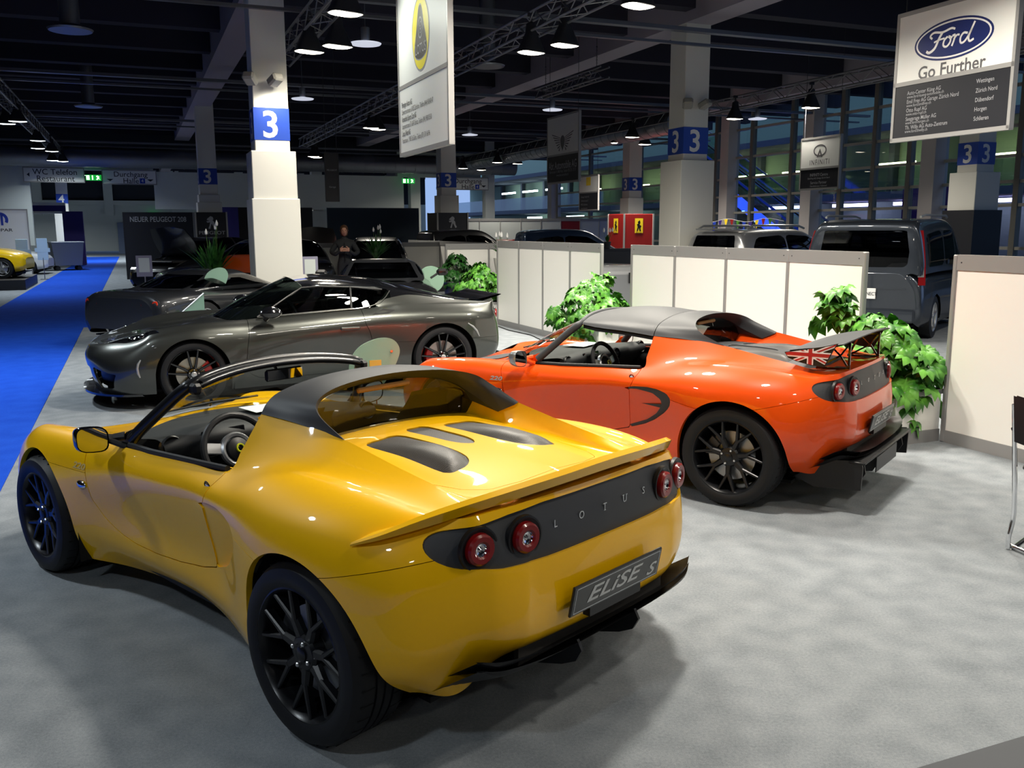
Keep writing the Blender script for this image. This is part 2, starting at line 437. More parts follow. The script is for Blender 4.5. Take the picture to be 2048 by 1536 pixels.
def elise_panels():
    if _EB: return _EB
    V, F, cr = elise_cage(); V, F = subsurf(V, F, 3, cr, 5)
    # smooth the centre line
    V = [(v[0], max(v[1], 0.0), v[2]) if v[1] < .004 else v for v in V]
    N = vnormals(V, F)
    k = [i for i, v in enumerate(V) if .4 < v[0] < 1.6 and v[1] > .6 and .3 < v[2] < .7]
    if np.mean([N[i][1] for i in k]) < 0: F = [f[::-1] for f in F]
    _EB['full'] = (V, F)
    A = np.array(V)
    # openings
    V, F = clip(V, F, arch_sdf(V, 2.30, .305, .338)); V, F = clip(V, F, arch_sdf(V, 0., .317, .355))
    # remove deck in front of the rear glass (between the buttresses) and anything forward of the door post above the belt
    s = [min(v[0] - .585, .47 - abs(v[1]), .3) if v[2] > .8 else -1 for v in V]; V, F = clip(V, F, s)
    # tail light panel opening
    NN = vnormals(V, F)
    V, F = clip(V, F, [(-oval_sdf(v[1], v[2]) if (v[0] < -.36 and NN[i][2] < .86) else -1) for i, v in enumerate(V)])
    # deck vents
    for poly in (E_VENT, E_VENTM):
        V, F = clip(V, F, [-d if (v[2] > .8 and -.3 < v[0] < .5) else -1 for d, v in zip(sdf_poly([(v[0], v[1]) for v in V], poly), V)])
    _EB['body'] = (V, F)
    g = .0022
    dr = e_sdf(V, E_DOOR); it = e_sdf(V, E_INTAKE)
    side = [v[1] > .3 and v[0] < 2.0 for v in V]
    # door
    DV, DF = clip(V, F, [max(d + g, .0) if d + g > 0 else d + g for d in dr]); 
    DV, DF = clip(DV, DF, [.33 - v[1] for v in DV])
    DV, DF = clip(DV, DF, [-(q) for q in e_sdf(DV, E_INTAKE)])
    _EB['door'] = (DV, DF)
    # rest of the body
    BV, BF = clip(V, F, [-(d - g) if v[1] > .33 else -1 for d, v in zip(dr, V)])
    BV, BF = clip(BV, BF, [-q if v[1] > .33 else -1 for q, v in zip(e_sdf(BV, E_INTAKE), BV)])
    # waist seams: above/below
    def waist(v):      # height of the seam at this x (front clam, sill, rear clam / bumper)
        x = v[0]
        if x > 1.7: return .602
        if x > 0: return np.interp(x, [0, .213, .41, 1.7], [.60, .601, .63, .63])
        return np.interp(x, [-.70, -.5, -.2, 0], [.735, .725, .645, .60])
    def fr(v):
        return v[0] > 1.2
    up = lambda v: v[2] - waist(v)
    parts = {}
    # front clam: x > 1.2 and above seam, or ahead of the front arch (whole nose)
    nose = lambda v: v[0] - 2.45
    s1 = [-(max(min(up(v), v[0] - 1.2), nose(v)) - g / 2) for v in BV]; parts['front_clam'] = clip(BV, BF, s1)
    # rear clam: x < 1.2 and above the waist
    s2 = [-(min(up(v), 1.2 - v[0]) - g / 2) if v[2] > .3 else 1 for v in BV]; parts['rear_clam'] = clip(BV, BF, s2)
    RV, RF = parts['rear_clam']; ec = [d if v[2] > .75 else 1 for d, v in zip(sdf_poly([(v[0], abs(v[1])) for v in RV], E_COVER), RV)]
    parts['engine_cover'] = clip(RV, RF, [d + .0012 for d in ec]); parts['rear_clam'] = clip(RV, RF, [-(d - .0012) for d in ec])
    s3 = [-(min(-up(v), -v[0]) - g / 2) for v in BV]; parts['rear_bumper'] = clip(BV, BF, s3)
    s4 = [-(min(-up(v), v[0], -nose(v)) - g / 2) for v in BV]; parts['side_sill'] = clip(BV, BF, s4)
    _EB['parts'] = parts
    _EB['surf'] = SurfAt(*mirror_y(*_EB['full']))
    return _EB
def oval_sdf(y, z):
    """tail panel outline in (|y|, z): a long rounded bar, slightly arched"""
    y = abs(y); zc = .7565 + .0 * y; hw = .695; top = np.interp(y, [0, .30, .45, .60, .70], [.846, .842, .830, .808, .79]); bot = np.interp(y, [0, .3, .5, .62, .7], [.672, .670, .676, .690, .71])
    zc = (top + bot) / 2; hh = (top - bot) / 2; r = hh
    dx = y - (hw - r * 1.25)
    if dx <= 0: return abs(z - zc) - hh
    return (math.hypot(dx / 1.25, z - zc) - r)
E_VENT = smooth_poly([(.30, .30), (.32, .215), (.315, .125), (.15, .115), (0.0, .12), (-.10, .145), (-.155, .20), (-.165, .26), (-.14, .305), (.05, .305)], 4)
E_VENTM = smooth_poly([(.35, .055), (.36, 0), (.35, -.055), (.20, -.056), (.09, -.05), (.02, -.02), (.02, .02), (.09, .05), (.20, .056)], 4)
E_COVER = [(.64, -.1), (.64, .435), (.40, .43), (.2, .415), (0, .405), (-.15, .39), (-.28, .355), (-.36, .30), (-.395, .18), (-.40, -.1)]
# ================================================================ wheels (axis y, outer face towards +y)
def spoke_arm(mb, p0, p1, w0, w1, h0, h1, d0, d1, mi=0):
    """tapered chamfered bar in the wheel plane (x,z) from p0 to p1, front faces at h0,h1"""
    a = Vector((p0[0], 0, p0[1])); b = Vector((p1[0], 0, p1[1])); t = (b - a).normalized(); s = Vector((t.z, 0, -t.x))
    V = []
    for P, w, h, d in ((a, w0, h0, d0), (b, w1, h1, d1)):
        for u, hh in ((-.5, -d), (-.5, -.3 * w), (-.28, 0), (.28, 0), (.5, -.3 * w), (.5, -d)):
            V.append(tuple(P + s * (u * w) + Vector((0, h + hh, 0))))
    F = [(i, (i + 1) % 6, (i + 1) % 6 + 6, i + 6) for i in range(6)] + [(5, 4, 3, 2, 1, 0), (6, 7, 8, 9, 10, 11)]
    mb.add(V, orient(V, F), mi)
def make_wheel(R, rimR, width, style, rubber, metal, discm, calm, side=1, name='wheel', tread=True, nuts=4, capm=None):
    """returns an Empty-free part tree: tyre (root part) with rim, brake disc, caliper as children"""
    w = width; q = R - rimR
    prof = [(rimR - .004, -.004), (rimR + .004, .004), (rimR + q * .28, .0105), (rimR + q * .5, .012), (rimR + q * .78, .004), (R - .012, -.008), (R - .003, -.022), (R, -.04)]
    cuts = []
    nb = 4
    for i in range(1, nb):                                       # grooves around the tread
        h = -.04 - (w - .08) * i / nb
        cuts += [(R, h + .005), (R - .007, h + .004), (R - .007, h - .004), (R, h - .005)]
    prof += cuts + [(R, -w + .04), (R - .003, -w + .022), (R - .012, -w + .008), (rimR + q * .5, -w - .006), (rimR - .004, -w + .01)]
    mb = MB(); mb.lathe(prof, 56, axis='y')
    if tread:                                                     # cross grooves cut as shallow dark slots on the shoulder
        for k in range(34):
            a = 2 * PI * k / 34; T = Matrix.Rotation(a, 4, 'Y')
            for sg in (0, 1):
                c = -.045 - sg * (w - .09)
                mb.box((.0, c, R - .0005), (.004, .05, .003), mi=1, T=T @ Matrix.Rotation(.5 * (1 if sg else -1), 4, 'Z') if False else T)
    # orientation of the lathe normals
    ty = mb.build('wheel', [rubber, MATS['groove']], angle=30)
    # rim
    mr = MB(); L = rimR
    mr.lathe([(L - .004, -.014), (L + .003, -.004), (L + .003, .002), (L - .004, .004), (L - .010, -.004), (L - .016, -.022), (L - .022, -.05), (L - .024, -w + .05), (L - .006, -w + .02)], 56, axis='y')
    if style == 'Y':
        for k in range(7):
            a = 2 * PI * k / 7 + .25
            def pt(r, da): return (r * math.cos(a + da), r * math.sin(a + da))
            spoke_arm(mr, pt(.030, 0), pt(.125, 0), .048, .032, -.024, -.018, .03, .028)
            for sg in (-1, 1): spoke_arm(mr, pt(.114, .03 * sg), pt(L - .012, .225 * sg), .022, .015, -.018, -.006, .026, .03)
    elif style == 'V':
        for k in range(5):
            a = 2 * PI * k / 5 + PI / 2
            def pt(r, da): return (r * math.cos(a + da), r * math.sin(a + da))
            for sg in (-1, 1):
                spoke_arm(mr, pt(.035, .25 * sg), pt(.10, .26 * sg), .03, .024, -.03, -.026, .03, .03)
                spoke_arm(mr, pt(.095, .26 * sg), pt(L - .012, .21 * sg), .026, .020, -.026, -.008, .03, .03)
    else:
        for k in range(5):
            a = 2 * PI * k / 5 + PI / 2
            def pt(r, da): return (r * math.cos(a + da), r * math.sin(a + da))
            spoke_arm(mr, pt(.03, 0), pt(L - .012, 0), .055, .075, -.02, -.006, .03, .03)
    mr.lathe([(0, -.018), (.02, -.016), (.055, -.02), (.066, -.03), (.066, -.07), (0, -.07)], 28, axis='y')
    rim = mr.build('rim', metal, ty)
    mc = MB(); mc.lathe([(0, -.008), (.018, -.008), (.026, -.012), (.028, -.02)], 20, axis='y'); mc.build('centre_cap', capm or metal, rim)
    for k in range(nuts):
        a = 2 * PI * k / nuts + .4; n_ = MB(); T = Matrix.Translation((.045 * math.cos(a), -.018, .045 * math.sin(a)))
        n_.lathe([(0, .012), (.006, .012), (.0085, .008), (.0085, -.01)], 6, T=T, axis='y'); n_.build('wheel_nut', MATS['nut'], rim, smooth=False)
    md = MB(); dr = rimR * .66
    md.lathe([(.062, -.075), (dr, -.075), (dr, -.10), (.062, -.10), (.062, -.075)], 48, axis='y')
    md.lathe([(0, -.055), (.058, -.058), (.062, -.075)], 32, axis='y')
    disc = md.build('brake_disc', discm, ty)
    mc = MB(); V = []; nseg = 8; a0 = (0.25 if side > 0 else PI - .25) + (0 if side > 0 else 0)
    for i in range(nseg + 1):
        a = -.38 + .76 * i / nseg + CAL_A
        for r, h in ((dr - .055, -.052), (dr + .012, -.052), (dr + .02, -.062), (dr + .02, -.12), (dr - .055, -.12)):
            V.append((r * math.cos(a), h, r * math.sin(a)))
    F = [(i * 5 + k, i * 5 + (k + 1) % 5, (i + 1) * 5 + (k + 1) % 5, (i + 1) * 5 + k) for i in range(nseg) for k in range(5)] + [tuple(range(5)), tuple(nseg * 5 + k for k in range(5))]
    mc.add(V, F); mc.build('brake_caliper', calm, ty, angle=40)
    return ty
CAL_A = .35
mat('rubber', hexc(24, 25, 28), .55, spec=.35); mat('groove', (.004, .004, .004), .9); mat('nut', (.75, .76, .78), .25, 1.0)
mat('rim_black', hexc(22, 23, 27), .32, .3, spec=.5, coat=.15, coat_rough=.25); mat('disc_steel', hexc(150, 152, 155), .38, .9); mat('cal_grey', hexc(60, 62, 66), .4, .5)
mat('cal_red', hexc(180, 24, 22), .35, coat=.6)
mat('matte_black', hexc(58, 60, 64), .5, spec=.45); mat('plastic_black', hexc(24, 25, 28), .42, spec=.45); mat('gloss_black', hexc(14, 15, 18), .12, coat=1.0)
mat('trim_rubber', hexc(20, 21, 24), .6); mat('interior', hexc(34, 36, 39), .65); mat('leather', hexc(24, 25, 28), .48); mat('under', hexc(10, 10, 11), .8)
mat('chrome', (.85, .86, .88), .12, 1.0); mat('alu', (.62, .63, .65), .35, .9); mat('badge', hexc(205, 208, 212), .3, .6); mat('paper', hexc(225, 235, 235), .8)
mat('red_lens', hexc(128, 10, 14), .3, coat=.5, spec=.5); mat('amber', hexc(190, 110, 60), .25, coat=.6); mat('mirror', (.8, .8, .82), .03, 1.0)
mat('tan_lens', hexc(150, 112, 66), .4, spec=.4)
def glass_mat(name, tint, rough=0.0, refl=1.0, ior=1.5):
    if name in MATS: return MATS[name]
    m = bpy.data.materials.new(name); m.use_nodes = True; t = m.node_tree; t.nodes.remove(t.nodes['Principled BSDF'])
    out = t.nodes['Material Output']; tr = t.nodes.new('ShaderNodeBsdfTransparent'); gl = t.nodes.new('ShaderNodeBsdfGlossy')
    mx = t.nodes.new('ShaderNodeMixShader'); fr = t.nodes.new('ShaderNodeFresnel'); fr.inputs[0].default_value = ior
    tr.inputs[0].default_value = (*tint, 1); gl.inputs[0].default_value = (refl, refl, refl, 1); gl.inputs['Roughness'].default_value = rough
    ge = t.nodes.new('ShaderNodeNewGeometry'); ma = t.nodes.new('ShaderNodeMath'); ma.operation = 'MULTIPLY_ADD'; ma.inputs[1].default_value = -2.0; ma.inputs[2].default_value = 1.0
    pw = t.nodes.new('ShaderNodeMath'); pw.operation = 'POWER'; pw.inputs[0].default_value = ior      # a thin pane reflects alike from both sides
    t.links.new(ge.outputs['Backfacing'], ma.inputs[0]); t.links.new(ma.outputs[0], pw.inputs[1]); t.links.new(pw.outputs[0], fr.inputs[0])
    t.links.new(fr.outputs[0], mx.inputs[0]); t.links.new(tr.outputs[0], mx.inputs[1]); t.links.new(gl.outputs[0], mx.inputs[2]); t.links.new(mx.outputs[0], out.inputs[0])
    MATS[name] = m; return m
glass_mat('glass_clear', (.80, .84, .82)); glass_mat('glass_tint', (.20, .22, .20)); glass_mat('glass_dark', (.05, .055, .06)); glass_mat('lamp_glass', (.9, .92, .95))
def carbon():
    m = mat('vent_mesh', hexc(40, 40, 42), .45, .3)
    t = nd(m, 'ShaderNodeTexCoord'); c = nd(m, 'ShaderNodeTexChecker'); c.inputs['Scale'].default_value = 330
    c.inputs[1].default_value = (.02, .02, .022, 1); c.inputs[2].default_value = (.11, .105, .10, 1)
    lk(m, t.outputs['Object'], c.inputs[0]); lk(m, c.outputs[0], pbsdf(m).inputs['Base Color'])
    b = nd(m, 'ShaderNodeBump'); b.inputs['Distance'].default_value = .002; lk(m, c.outputs[1], b.inputs['Height']); lk(m, b.outputs[0], pbsdf(m).inputs['Normal'])
    return m
carbon()
def car_paint(name, c, metallic=0.0, rough=.42, flake=False):
    m = mat(name, c, rough, metallic, spec=.2 if metallic < .3 else .5, coat=.85, coat_rough=.03)
    return m
car_paint('paint_yellow', hexc(255, 194, 0)); car_paint('paint_orange', hexc(232, 78, 4), 0, .42)
car_paint('paint_grey', hexc(72, 74, 71), .8, .34)
# ================================================================ the small sports car, assembled
def tail_light(mb_parent, p, n, ringm):
    """round lamp on the tail panel: dark cup, red ring, bright centre"""
    z = Vector(n).normalized(); x = Vector((0, 0, 1)).cross(z).normalized(); T = frame(p, x, z.cross(x)) 
    m = MB(); m.lathe([(.0, -.004), (.054, -.004), (.064, .002), (.070, .001), (.072, -.012)], 36, T=T); cup = m.build('tail_light', MATS['plastic_black'], mb_parent)
    m = MB(); m.lathe([(.021, .012), (.028, .018), (.043, .019), (.050, .012), (.052, -.004)], 36, T=T); m.build('red_ring', ringm, cup)
    m = MB(); m.lathe([(.021, .013), (.017, .006), (.010, .004), (0, .010)], 24, T=T); m.build('lamp_bulb', MATS['chrome'], cup)
    return cup
def back_grid(surf, y0, y1, z0, z1, ny, nz, off, clipfn):
    V, F = grid(lambda a, b: (0, y0 + (y1 - y0) * a, z0 + (z1 - z0) * b), ny, nz)
    W = []
    for v in V:
        h, n = surf.back(v[1], v[2]); W.append(((h.x if h else -.55) + off, v[1], v[2]))
    return clip(W, F, [clipfn(v[1], v[2]) for v in W])
def union_jack(parent, poly, y, sgn):
    """flag pattern laid on the end plate polygon (x,z)"""
    P = np.array(poly); x0, z0 = P.min(0); x1, z1 = P.max(0); cx = x0 + (x1 - x0) * .50; cz = (z0 + z1) / 2 - .005; W = x1 - x0; Hh = z1 - z0
    G, F0 = grid(lambda a, b: (x0 + W * a, 0, z0 + Hh * b), 60, 36)
    G, F0 = clip(G, F0, [d + .004 for d in sdf_poly([(v[0], v[2]) for v in G], poly)])
    def layer(fn, off, m, name, par):
        V, F = clip(G, F0, [fn(v[0], v[2]) for v in G]); V = [(v[0], y + sgn * off, v[2]) for v in V]
        if sgn > 0: F = [f[::-1] for f in F]
        return mk(name, V, F, m, par, smooth=False)
    an = math.atan2(Hh, W); 
    def diag(x, z, s): return abs(-(x - cx) * math.sin(an * s) + (z - cz) * math.cos(an * s))
    a = layer(lambda x, z: min(min(diag(x, z, 1), diag(x, z, -1)) - .012, min(abs(x - cx), abs(z - cz)) - .019), .0035, MATS['flag_white'], 'flag_pattern', parent)
    layer(lambda x, z: min(min(diag(x, z, 1), diag(x, z, -1)) - .0045, min(abs(x - cx), abs(z - cz)) - .011) if min(abs(x - cx), abs(z - cz)) < .011 or min(abs(x - cx), abs(z - cz)) > .019 else .003, .0045, MATS['flag_red'], 'flag_cross', a)
mat('flag_white', hexc(225, 225, 225), .4); mat('flag_red', hexc(165, 30, 38), .4)
def elise(label, loc, rz, paint, kind):
    P = elise_panels(); surf = P['surf']; B = MATS[paint]; yel = kind == 'open'
    root = thing('sports_car', label, 'car', loc, rz)
    for n, (V, F) in P['parts'].items():
        V, F = flange(V, F, .022, keep=lambda v: abs(v[1]) > .002); V, F = mirror_y(V, F)
        m = B
        if n == 'engine_cover' and not yel: m = MATS['matte_black']
        o = mk(n, V, F, m, root)
        if n == 'engine_cover' and not yel: o['label'] = 'matte black engine cover'
    for sgn in (1, -1):
        V, F = flange(*P['door'], .03)
        m = MB()
        if sgn < 0: V, F = flip_y(V, F)
        door = mk('door', V, F, B, root)
        # lock barrel
        h, nrm = surf.side(.741, .736)
        T = frame((h.x, h.y * sgn, h.z), (1, 0, 0), (0, 0, 1)) @ Matrix.Rotation(0, 4, 'X'); T = Matrix.Translation((h.x, h.y * sgn, h.z)) @ Matrix.Rotation(-PI / 2 * sgn + (-.25 * sgn), 4, 'X')
        m = MB(); m.lathe([(0, .003), (.010, .004), (.012, .002)], 16, T=T); m.lathe([(.012, .0), (.017, .004), (.020, .0)], 20, T=T, mi=1); m.build('door_lock', [MATS['chrome'], MATS['plastic_black']], door)
        # inner door skin and capping
        belt = [(1.56, .658, .748), (1.35, .664, .753), (1.15, .666, .764), (.90, .668, .778), (.715, .664, .788)]
        m = MB(); m.tube([(x, (y - .004) * sgn, z + .005) for x, y, z in belt], [.013, .014, .014, .014, .013], 8); m.build('window_seal', MATS['trim_rubber'], door)
        m = MB(); C1 = [[(x, (y - .03) * sgn, z - .0) for x, y, z in belt], [(x, (y - .06) * sgn, .62) for x, y, z in belt], [(x, (y - .075) * sgn, .40) for x, y, z in belt], [(x, (y - .03) * sgn, .16) for x, y, z in belt]]
        V, F = loft(C1, 6, 8); m.add(V, F); C2 = [[(x, (y - .004) * sgn, z - .004) for x, y, z in belt], [(x, (y - .05) * sgn, z - .004) for x, y, z in belt]]
        V, F = loft(C2, 1, 8); m.add(V, F, 1); m.build('door_card', [MATS['interior'], B], door)
        # intake panel set back from the skin + duct
        V, F = grid(lambda a, b: (.39 + .43 * a, 0, .375 + .33 * b), 26, 20); W = []
        for v in V:
            h, n_ = surf.side(v[0], v[2]); h0, n_ = surf.side(.775, v[2]); W.append((v[0], (min(h.y, h0.y + (.775 - v[0]) * .06) - .003) * sgn, v[2]))
        s = sdf_poly([(v[0], v[2]) for v in W], E_INTAKE); W, F = clip(W, F, [q - .0 for q in s])
        if sgn > 0: F = [f[::-1] for f in F]
        if not yel:
            s = sdf_poly([(v[0], v[2]) for v in W], E_INTAKE_IN); band = clip(W, F, [-q for q in s]); W, F = clip(W, F, s)
            lift = [(v[0], v[1] + sgn * .022 * min(max((.76 - v[0]) / .25, 0), 1), v[2]) for v in band[0]]
            ob = mk('intake_surround', *flange(lift, band[1], .02), MATS['matte_black'], root); ob['label'] = 'black air intake surround'
            m = MB(); m.add([(.66, .742 * sgn, .568), (.47, .772 * sgn, .585), (.47, .772 * sgn, .555), (.47, .735 * sgn, .57), (.66, .72 * sgn, .568)], [(0, 1, 2), (0, 3, 1), (0, 2, 3)] if sgn > 0 else [(2, 1, 0), (1, 3, 0), (3, 2, 0)])
            m.build('intake_fin', MATS['matte_black'], root, smooth=False)
        mk('intake_panel', *flange(W, F, .02), B, root)
        m = MB(); m.box((.50, .68 * sgn, .55), (.36, .02, .42)); m.build('intake_duct', MATS['under'], root, smooth=False)
    # number on the front wing, side repeater
    for sgn in (1, -1):
        for s_, x_, z_, sz in (('220', 1.853, .628, .042),):
            V, F = text_geo('220', .040, .0004, .18, bold=.03, xs=1.7); W = []
            for v in V:
                x = x_ - v[0] * sgn * 1.0; z = z_ + v[1]; h, n_ = surf.side(x, z); W.append((x, (h.y + .0015 + v[2]) * sgn, z))
            mk('number_badge', W, F, MATS['badge_pale' if yel else 'badge'], root, smooth=False)
        h, n_ = surf.side(1.84, .54); T = Matrix.Translation((1.84, (h.y + .002) * sgn, .54)) @ Matrix.Rotation(-PI / 2 * sgn, 4, 'X') @ Matrix.Diagonal((2.1, 1.0, 1, 1))
        m = MB(); m.lathe([(0, .010), (.012, .008), (.019, .002), (.021, -.004)], 20, T=T); m.build('side_repeater', MATS['chrome'], root)
    # headlamps (front corners)
    for sgn in (1, -1):
        m = MB(); V, F = grid(lambda a, b: (2.62 + .27 * a, (.50 + .09 * b) , 0), 12, 6); W = []
        for v in V:
            h, n_ = surf.top(v[0], v[1] - .10 * (v[0] - 2.62)); W.append((v[0], h.y * sgn, h.z + .002))
        if sgn < 0: F = [f[::-1] for f in F]
        m.add(W, F); m.build('headlamp_lens', MATS['glass_dark'], root)
    # hoop over the cabin back
    def hoop(c): return [(x, y, z) for x, y, z in c] + [(x, -y, z) for x, y, z in c[::-1][1:]]
    P0 = [(.70, .508, .990), (.70, .480, 1.03), (.70, .43, 1.063), (.70, .33, 1.090), (.70, .18, 1.111), (.70, 0, 1.118)]
    P1 = [(.50, .502, .985), (.55, .478, 1.022), (.575, .435, 1.060), (.60, .33, 1.096), (.61, .18, 1.116), (.615, 0, 1.123)]
    P2 = [(.205, .482, .958), (.36, .472, 1.022), (.425, .435, 1.062), (.47, .33, 1.091), (.495, .18, 1.107), (.505, 0, 1.113)]
    P3 = [(.215, .466, .945), (.385, .447, 1.005), (.455, .405, 1.043), (.505, .305, 1.070), (.53, .165, 1.085), (.54, 0, 1.090)]
    P4 = [(.30, .452, .905), (.46, .435, .975), (.51, .392, 1.018), (.55, .295, 1.050), (.572, .16, 1.066), (.58, 0, 1.071)]
    V, F = loft([hoop(P0), hoop(P1), hoop(P2)], 14, 72); m = MB(); m.add(V, F)
    V, F = loft([hoop(P2), hoop(P3), hoop(P4)], 6, 72); m.add(V, F)
    Pi = [(x, y * .96, z - .03) for x, y, z in P0]; V, F = loft([hoop(Pi), hoop(P0)], 1, 72); m.add(V, F)
    V, F = loft([hoop(P4), hoop(Pi)], 4, 72); m.add(V, F)
    m.build('roof_hoop', MATS['matte_black'], root, angle=50)
    def gl(a, b):
        y = -.49 + .98 * a; x = .60 - .10 * (y / .49) ** 2; z0 = .845; z1 = np.interp(abs(y), [0, .16, .29, .39, .44, .49], [1.075, 1.07, 1.052, 1.02, .98, .93]); return (x - .02 * b, y, z0 + (z1 - z0) * b)
    V, F = grid(gl, 24, 6); mk('rear_window', V, F, MATS['glass_tint'], root)
    m = MB(); m.tube([gl(i / 16, 0.0) for i in range(17)], .009, 6); m.build('window_gasket', MATS['trim_rubber'], root)
    m = MB(); m.box((.548, 0, 1.052), (.02, .29, .022), bev=.006); m.build('high_brake_light', MATS['tan_lens'], root)
    # vents
    for nm, poly, lift in (('engine_vent', E_VENT, .030), ('engine_vent', [(x, -y) for x, y in E_VENT][::-1], .030), ('engine_vent', E_VENTM, .0)):
        A = np.array(poly); x0, y0 = A.min(0); x1, y1 = A.max(0)
        V, F = grid(lambda a, b: (x0 + (x1 - x0) * a, y0 + (y1 - y0) * b, 0), 24, 12); W = []
        for v in V:
            h, n_ = surf.top(v[0], abs(v[1])); d = -float(sdf_poly([(v[0], v[1])], poly)[0]); t = min(max(d / .07, 0), 1); t = t * (2 - t)
            W.append((v[0], v[1], h.z - .006 + lift * t * min(max((.34 - v[0]) / .3, .15), 1)))
        s = sdf_poly([(v[0], v[1]) for v in W], poly); W, F = clip(W, F, [q - .004 for q in s])
        if vnormals(W, F).mean(0)[2] < 0: F = [f[::-1] for f in F]
        mk(nm, W, F, MATS['vent_mesh'], root)
    # tail panel, lamps, lettering
    V, F = back_grid(surf, -.72, .72, .64, .86, 120, 16, .014, lambda y, z: oval_sdf(y, z) - .008)
    if vnormals(V, F).mean(0)[0] > 0: F = [f[::-1] for f in F]
    mk('tail_panel', V, F, MATS['matte_black'], root)
    for y, z in ((.565, .745), (.40, .751), (-.40, .751), (-.565, .745)):
        h, n_ = surf.back(y, z); tail_light(root, (h.x + .006, y, z), (-1, .18 * y / .5, .02), MATS['red_lens'])
    for ch, y in zip('LOTUS', (.256, .126, 0, -.126, -.256)):
        V, F = text_geo(ch, .038, .0008, xs=.95); h, n_ = surf.back(y, .762); W = [(h.x + .011 - v[2], y - v[0], .762 + v[1]) for v in V]
        ser = []
        if ch in 'TU':
            m = MB(); m.add(W, F)
            for dy, dz in {'T': ((0, -.013),), 'U': ((.010, .013), (-.010, .013))}[ch]: m.box((h.x + .0105, y + dy, .762 + dz), (.0016, .010, .0022))
            m.build('letter', MATS['badge'], root, smooth=False)
        else: mk('letter', W, F, MATS['badge'], root, smooth=False)
    # number plate
    T = frame((-.685, 0, .506), (0, -1, 0), (-.2, 0, 1)) 
    m = MB(); m.box((0, 0, 0), (.52, .114, .012), bev=.004, T=T); pl = m.build('name_plate', MATS['plate_black'], root)
    m = MB()
    for c, d in (((0, .046, .0065), (.49, .002, .001)), ((0, -.046, .0065), (.49, .002, .001)), ((.245, 0, .0065), (.002, .094, .001)), ((-.245, 0, .0065), (.002, .094, .001))): m.box(c, d, T=T)
    m.build('plate_border', MATS['badge'], pl, smooth=False)
    m = MB(); V, F = text_geo('ELiSE', .078, .0006, .30, bold=.014, xs=1.78, align='CENTER'); m.add([(v[0] - .035, v[1] + .004, v[2] + .0068) for v in V], F, T=T); m.build('plate_lettering', MATS['badge_dim'], pl, smooth=False); m = MB()
    V, F = text_geo('S', .064, .0006, .30, bold=.014, xs=1.6); m.add([(v[0] + .198, v[1] - .012, v[2] + .0068) for v in V], F, T=T); m.build('plate_lettering', MATS['badge_dim'], pl, smooth=False)
    m = MB(); m.box((-.665, 0, .47), (.03, .3, .10)); m.build('plate_bracket', MATS['plastic_black'], root)
    # diffuser
    dz = 0 if yel else -.06; dx = 0 if yel else -.06
    m = MB()
    V, F = loft([[(-.60 + dx, .62, .375), (-.64 + dx, .52, .355), (-.655 + dx, .30, .335), (-.66 + dx, 0, .333), (-.655 + dx, -.30, .335), (-.64 + dx, -.52, .355), (-.60 + dx, -.62, .375)],
                 [(-.57, .62, .35), (-.59, .52, .31), (-.60, .30, .305), (-.60, 0, .303), (-.60, -.30, .305), (-.59, -.52, .31), (-.57, -.62, .35)],
                 [(-.25, .66, .16)] + [(-.25, y, .17) for y in (.5, .3, 0, -.3, -.5)] + [(-.25, -.66, .16)], [(.05, y, .125) for y in (.66, .5, .3, 0, -.3, -.5, -.66)]], 12, 28); m.add(V, F)
    V2 = [(v[0], v[1], v[2] + .03) for v in V]; m.add(V2, [f[::-1] for f in F])
    for y in ((.17, -.17) if yel else (.46, .20, -.20, -.46)):
        poly = [(-.645 + dx, .335), (-.665 + dx, .30 + dz), (-.64 + dx, .255 + dz), (-.58, .225 + dz * .8), (-.2, .115), (-.2, .20)]
        m.prism(poly, y - .006, y + .006)
    if not yel:
        for sg in (1, -1): m.prism([(-.72, .34), (-.735, .30), (-.73, .16), (-.45, .14), (-.3, .2), (-.3, .3)], .56 * sg, .575 * sg); m.prism([(-.735, .335), (-.735, .15), (-.715, .15), (-.70, .335)], -.56, .56) if False else None
        m.box((-.70, 0, .325), (.10, 1.16, .018), bev=.006); m.box((-.73, 0, .25), (.008, .5, .10), bev=.003)
    df = m.build('diffuser', MATS['plastic_black'], root, angle=40)
    m = MB(); m.box((-.585, 0, .35), (.02, .84, .07)); m.build('exhaust_mesh', MATS['vent_mesh'], root)
    # underbody, wheel houses, bulkheads
    m = MB(); m.box((1.25, 0, .135), (3.1, 1.08, .02)); m.box((1.15, 0, .135), (1.3, 1.17, .02))
    for xc, zc, r, y1 in ((2.30, .305, .36, .765), (0, .317, .372, .80)):
        for sg in (1, -1):
            V = []; F = []; n = 20
            for k in range(n + 1):
                a = PI * k / n; 
                for yy in (.40, y1 if (xc > 1 or math.cos(a) > -.35) else .70): V.append((xc + r * math.cos(a), yy * sg, zc + r * math.sin(a)))
            zb = .13 if xc > 1 else .27; V = [(xc + r, .40 * sg, .13), (xc + r, y1 * sg, .13)] + V + [(xc - r, .40 * sg, zb), (xc - r, (y1 if xc > 1 else .70) * sg, zb)]
            n2 = len(V) // 2; F = [(2 * k, 2 * k + 1, 2 * k + 3, 2 * k + 2) for k in range(n2 - 1)] + [tuple(2 * k for k in range(n2))]
            m.add(V, F)
    m.build('underbody', MATS['under'], root, smooth=False)
    # cabin
    m = MB(); m.box((.575, 0, .50), (.03, 1.0, .70)); m.box((1.86, 0, .45), (.03, 1.1, .55)); m.box((1.2, 0, .16), (1.3, 1.05, .03))
    for sg in (1, -1): m.box((1.2, .52 * sg, .30), (1.25, .13, .28), bev=.03); m.box((.63, .462 * sg, .80), (.17, .012, .34)); m.box((.655, .56 * sg, .62), (.06, .20, .30))
